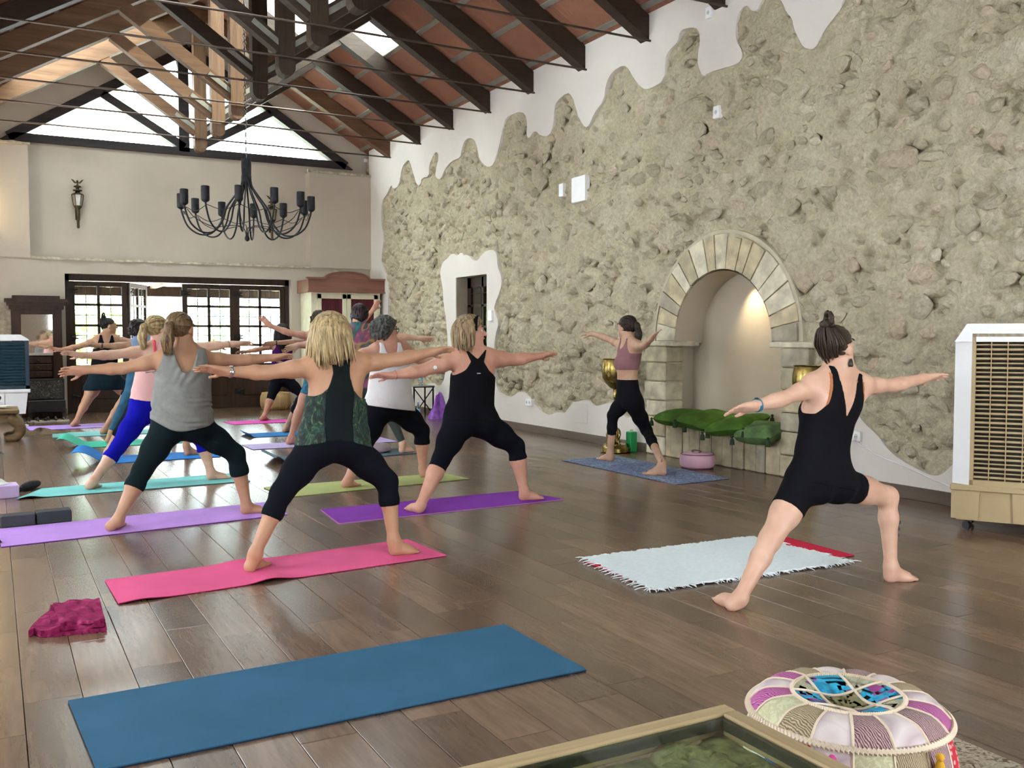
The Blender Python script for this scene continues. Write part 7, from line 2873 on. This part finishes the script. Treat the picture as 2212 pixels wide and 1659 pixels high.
# ---------------------------------------------------------------- woman in pink tank and cobalt leggings
COBALT = fabric('cobalt', (.008, .008, .34), .12)
p = Person('blonde ponytailed woman in pale pink tank and cobalt leggings on the turquoise mat', ((1.25, 8.57, 0), NY), J_(
    head=(341, 711), neck=(350, 744), shL=(325, 757), shR=(374, 754), elL=(241, 767), wrL=(178, 768), tipL=(130, 759), elR=(454, 748), wrR=(501, 743), tipR=(548, 740),
    chest=(340, 792), waist=(329, 838), hipL=(309, 884), hipR=(342, 886), kneeL=(256, 965), ankL=(201, 1039), heelL=(187, 1058), toeL=(210, 1050),
    kneeR=(436, 950), ankR=(455, 1018), heelR=(444, 1036), toeR=(500, 1031)), h=.0075, skin_m=SK1, arm=1.0, leg=1.0, hip=.162, waist=.138, chest=.135, yaw=1.1, calf=1.05)
p.pants(COBALT, .36, .36, waist=.36)
p.top(fabric('pale_pink', (.75, .44, .42), .05), hem=.12, arm_tab=[(-.2, .6), (.60, .6), (.66, .15), (.78, .11), (.86, .04), (1.1, .04)], neck=(1.2, .05), t=.009, wrinkle=.0012)
p.garment('neon_strap', fabric('neon_coral', (.85, .10, .16), .02), *p.torso_box(), (lambda H: lambda a, tt, b, X, Y, Z: np.maximum.reduce([.66 * H - tt, tt - 1.05 * H, np.abs(np.abs(a) - interp(tt / H, [(.66, .03), (1.05, .075)])) - .011]))(np.dot(p.nb - p.hm, p.up)), .010)
p.hair(hair_mat('hair_gold', (.17, .11, .045), (.44, .32, .16)), 'pony', hair_mat('hair_gold_light', (.22, .15, .065), (.54, .41, .22)))
p.band('bracelet', 'elL', 'wrL', .92, .028, mat('bracelet_gold', (.6, .45, .15), .3, .9, var=0), .006)
p.band('bangle', 'elR', 'wrR', .85, .030, mat('bangle_brown', (.35, .18, .08), .4, var=0), .008)

# ---------------------------------------------------------------- woman hidden behind her in magenta top, foot on the curled blue mat
p = Person('woman in magenta top mostly hidden behind the cobalt leggings on the curled blue mat', ((1.35, 10.42, 0), NY), J_(
    head=(346, 714), neck=(348, 740), shL=(328, 752), shR=(368, 750), elL=(256, 763), wrL=(202, 766), tipL=(166, 763), elR=(424, 750), wrR=(474, 748), tipR=(508, 746),
    chest=(337, 778), waist=(330, 812), hipL=(316, 850), hipR=(342, 850), kneeL=(268, 918), ankL=(232, 976), heelL=(222, 992), toeL=(242, 988),
    kneeR=(398, 906), ankR=(402, 962), heelR=(397, 984), toeR=(436, 979)), h=.009, skin_m=SK2, arm=.9, leg=.96, hip=.155, waist=.13, chest=.13, yaw=.8, ground=.0075)
p.top(fabric('magenta', (.55, .05, .32), .08), hem=.02, t=.010)
p.pants(NAVYF, .45, .45, waist=.34)
p.hair(hair_mat('hair_dark_brown', (.018, .012, .009), (.06, .04, .028)), 'short')

# ---------------------------------------------------------------- woman in light blue tee and denim leggings
p = Person('curly dark-haired woman in light blue tee and denim leggings on the emerald mat', ((1.65, 12.2, 0), NY), J_(
    head=(300, 712), neck=(309, 734), shL=(295, 744), shR=(331, 743), elL=(260, 748), wrL=(217, 746), tipL=(181, 746), elR=(366, 745), wrR=(404, 744), tipR=(432, 743),
    chest=(309, 768), waist=(305, 800), hipL=(294, 832), hipR=(316, 832), kneeL=(264, 886), ankL=(240, 934), heelL=(231, 957), toeL=(246, 951),
    kneeR=(366, 880), ankR=(376, 930), heelR=(371, 946), toeR=(401, 943)), h=.009, skin_m=SK4, arm=.92, leg=1.0, hip=.158, waist=.135, chest=.135, yaw=.9, ground=.0075)
p.tee(fabric('sky_blue', (.20, .27, .40), .12), hem=.04, slv=.35)
p.pants(fabric('denim', (.035, .10, .17), .2, .9, 10), .93, .93, waist=.30)
p.hair(hair_mat('hair_black', (.006, .005, .005), (.025, .02, .018)), 'curly')
p.band('bracelet', 'elL', 'wrL', .93, .027, CB, .012)

# ---------------------------------------------------------------- bare-legged woman behind her on the pale teal mat
p = Person('bare-legged woman almost hidden behind the denim leggings on the pale teal mat', ((1.75, 13.26, 0), NY), J_(
    head=(318, 712), neck=(321, 732), shL=(307, 741), shR=(338, 740), elL=(268, 745), wrL=(232, 746), tipL=(204, 745), elR=(374, 744), wrR=(408, 744), tipR=(432, 744),
    chest=(316, 762), waist=(311, 790), hipL=(299, 822), hipR=(319, 822), kneeL=(259, 876), ankL=(227, 925), heelL=(218, 938), toeL=(233, 935),
    kneeR=(366, 868), ankR=(376, 914), heelR=(371, 928), toeR=(399, 926)), h=.009, skin_m=SK4, arm=.9, leg=.95, hip=.15, waist=.13, chest=.13, yaw=.9, ground=.0075)
p.tee(fabric('charcoal', (.03, .03, .035)), hem=.0)
p.pants(NAVYF, -.3, -.3, waist=.3, name='shorts')
p.hair(hair_mat('hair_black', (.006, .005, .005), (.025, .02, .018)), 'short')

# ---------------------------------------------------------------- woman in black tank and skirt by the doors
p = Person('woman with a dark top-knot in black tank and short dark skirt near the folding doors', ((1.45, 14.62, 0), NY), J_(
    head=(235, 704), neck=(229, 727), shL=(213, 734), shR=(247, 733), elL=(169, 749), wrL=(130, 756), tipL=(103, 750), elR=(284, 738), wrR=(319, 741), tipR=(342, 742),
    chest=(228, 756), waist=(225, 784), hipL=(212, 820), hipR=(240, 820), kneeL=(187, 866), ankL=(165, 909), heelL=(154, 922), toeL=(169, 919),
    kneeR=(283, 856), ankR=(287, 900), heelR=(282, 915), toeR=(310, 912)), h=.009, skin_m=SK4, arm=1.02, leg=1.15, hip=.18, waist=.15, chest=.145, yaw=1.5, ground=.0075)
p.top(BLACKF, hem=.05, arm_tab=[(0, .6), (.66, .6), (.72, .15), (.85, .11), (1.0, .09), (1.1, .085)], neck=(.82, .055), v=False)


def skirt(G, p=p):
    G.cone(p.hm + p.up * .10, p.hm - np.array([0, 0, .07]), .17, .23, .04, p.w, .8)
    for sd in 'LR':
        G.cone(p.j['hip' + sd], p.j['hip' + sd] * .55 + p.j['knee' + sd] * .45, .12, .13, .03)


H = np.dot(p.nb - p.hm, p.up)
p.garment('skirt', fabric('ink_teal', (.008, .018, .026)), p.hm - np.array([.42, .3, .3]), p.hm + np.array([.42, .3, .4]), lambda a, tt, b, X, Y, Z: np.maximum(tt - .25 * H, (p.hm[2] - .145) - Z + 0 * X + 0 * Y), .012, skirt)
p.hair(hair_mat('hair_black', (.006, .005, .005), (.025, .02, .018)), 'bun')

# ---------------------------------------------------------------- woman in tie-dye shirt on the slate mat
TD, nt, pp_ = newmat('fabric_tie_dye')
v_ = _coords(nt, 'Object')
n1 = _noise(nt, v_, 3.2, 2, .5, 1.5)
nt.links.new(_ramp(nt, n1, [(.32, (.02, .22, .20)), (.42, (.06, .10, .11)), (.50, (.30, .06, .16)), (.58, (.40, .30, .10)), (.66, (.10, .05, .10)), (.74, (.05, .35, .32))]), pp_.inputs['Base Color'])
pp_.inputs['Roughness'].default_value = .9
p = Person('short-haired woman in tie-dye shirt and grey leggings on the slate mat', ((3.4, 9.62, 0), NY), J_(
    head=(776, 680), neck=(774, 707), shL=(756, 720), shR=(801, 719), elL=(700, 736), wrL=(644, 746), tipL=(611, 756), elR=(858, 727), wrR=(910, 731), tipR=(940, 734),
    chest=(778, 752), waist=(774, 792), hipL=(758, 838), hipR=(790, 838), kneeL=(712, 893), ankL=(684, 950), heelL=(676, 968), toeL=(696, 965),
    kneeR=(838, 885), ankR=(869, 956), heelR=(861, 978), toeR=(899, 974)), h=.008, skin_m=SK1, arm=.92, leg=.98, hip=.16, waist=.14, chest=.138, yaw=.15, roll=(1.2, 1.0), ground=.0075)
p.tee(TD, hem=.0, slv=.5)
p.pants(fabric('slate_green', (.05, .065, .06)), .95, .95, waist=.3)
p.hair(hair_mat('hair_plum_black', (.010, .006, .008), (.035, .018, .022)), 'short')

# ---------------------------------------------------------------- woman with arms raised behind her
p = Person('bare-legged woman with both arms raised in a V on the pale lilac mat', ((3.45, 10.88, 0), NY), J_(
    head=(692, 694), neck=(692, 716), shL=(672, 727), shR=(712, 727), elL=(625, 719), wrL=(584, 704), tipL=(560, 681), elR=(765, 718), wrR=(807, 668), tipR=(825, 636),
    chest=(691, 752), waist=(690, 784), hipL=(677, 822), hipR=(705, 822), kneeL=(645, 893), ankL=(629, 943), heelL=(620, 960), toeL=(637, 956),
    kneeR=(755, 876), ankR=(764, 938), heelR=(759, 954), toeR=(790, 951)), h=.0085, skin_m=SK3, arm=.9, leg=.95, hip=.155, waist=.135, chest=.13, yaw=.7, roll=(1.2, 1.4), ground=.0075)
p.top(fabric('teal_blue', (.05, .16, .24), .3), hem=-.1)
p.pants(fabric('blue_print', (.05, .16, .24), .5, .9, 30), -.55, -.55, waist=.3, name='shorts')
p.hair(hair_mat('hair_dark_brown', (.018, .012, .009), (.06, .04, .028)), 'curly')
p.band('ring', 'elR', 'wrR', 1.0, .026, SILV, .006)

# ---------------------------------------------------------------- two more behind, by the wardrobe side
p = Person('woman with a dark bracelet and black capri leggings on the cobalt blue mat', ((3.65, 11.75, 0), NY), J_(
    head=(722, 706), neck=(722, 727), shL=(703, 737), shR=(739, 737), elL=(650, 738), wrL=(592, 741), tipL=(563, 744), elR=(782, 738), wrR=(822, 739), tipR=(846, 739),
    chest=(720, 760), waist=(716, 788), hipL=(700, 822), hipR=(726, 822), kneeL=(648, 866), ankL=(621, 918), heelL=(611, 934), toeL=(628, 931),
    kneeR=(768, 864), ankR=(778, 918), heelR=(773, 934), toeR=(802, 931)), h=.009, skin_m=SK4, arm=.92, leg=.98, hip=.155, waist=.135, chest=.132, yaw=.8, roll=(.9, .6), ground=.0075)
p.top(BLACKF, hem=.0)
p.pants(NAVYF, .45, .45, waist=.32)
p.hair(hair_mat('hair_dark_brown', (.018, .012, .009), (.06, .04, .028)), 'short')
p.band('bracelet', 'elL', 'wrL', .93, .028, CB, .012)

p = Person('long black-haired woman in purple top on the farthest magenta mat', ((3.98, 14.32, 0), NY), J_(
    head=(611, 716), neck=(610, 736), shL=(596, 746), shR=(626, 745), elL=(562, 754), wrL=(530, 760), tipL=(512, 760), elR=(660, 748), wrR=(692, 748), tipR=(712, 747),
    chest=(609, 766), waist=(608, 790), hipL=(599, 820), hipR=(618, 820), kneeL=(587, 854), ankL=(571, 898), heelL=(562, 909), toeL=(580, 906),
    kneeR=(650, 850), ankR=(664, 892), heelR=(660, 906), toeR=(686, 904)), h=.009, skin_m=SK4, arm=.9, leg=.98, hip=.15, waist=.13, chest=.13, yaw=.7, ground=.0075)
p.top(fabric('deep_purple', (.06, .012, .10)), hem=.1)
p.pants(NAVYF, .22, .3, waist=.34)
p.hair(hair_mat('hair_black', (.006, .005, .005), (.025, .02, .018)), 'long')
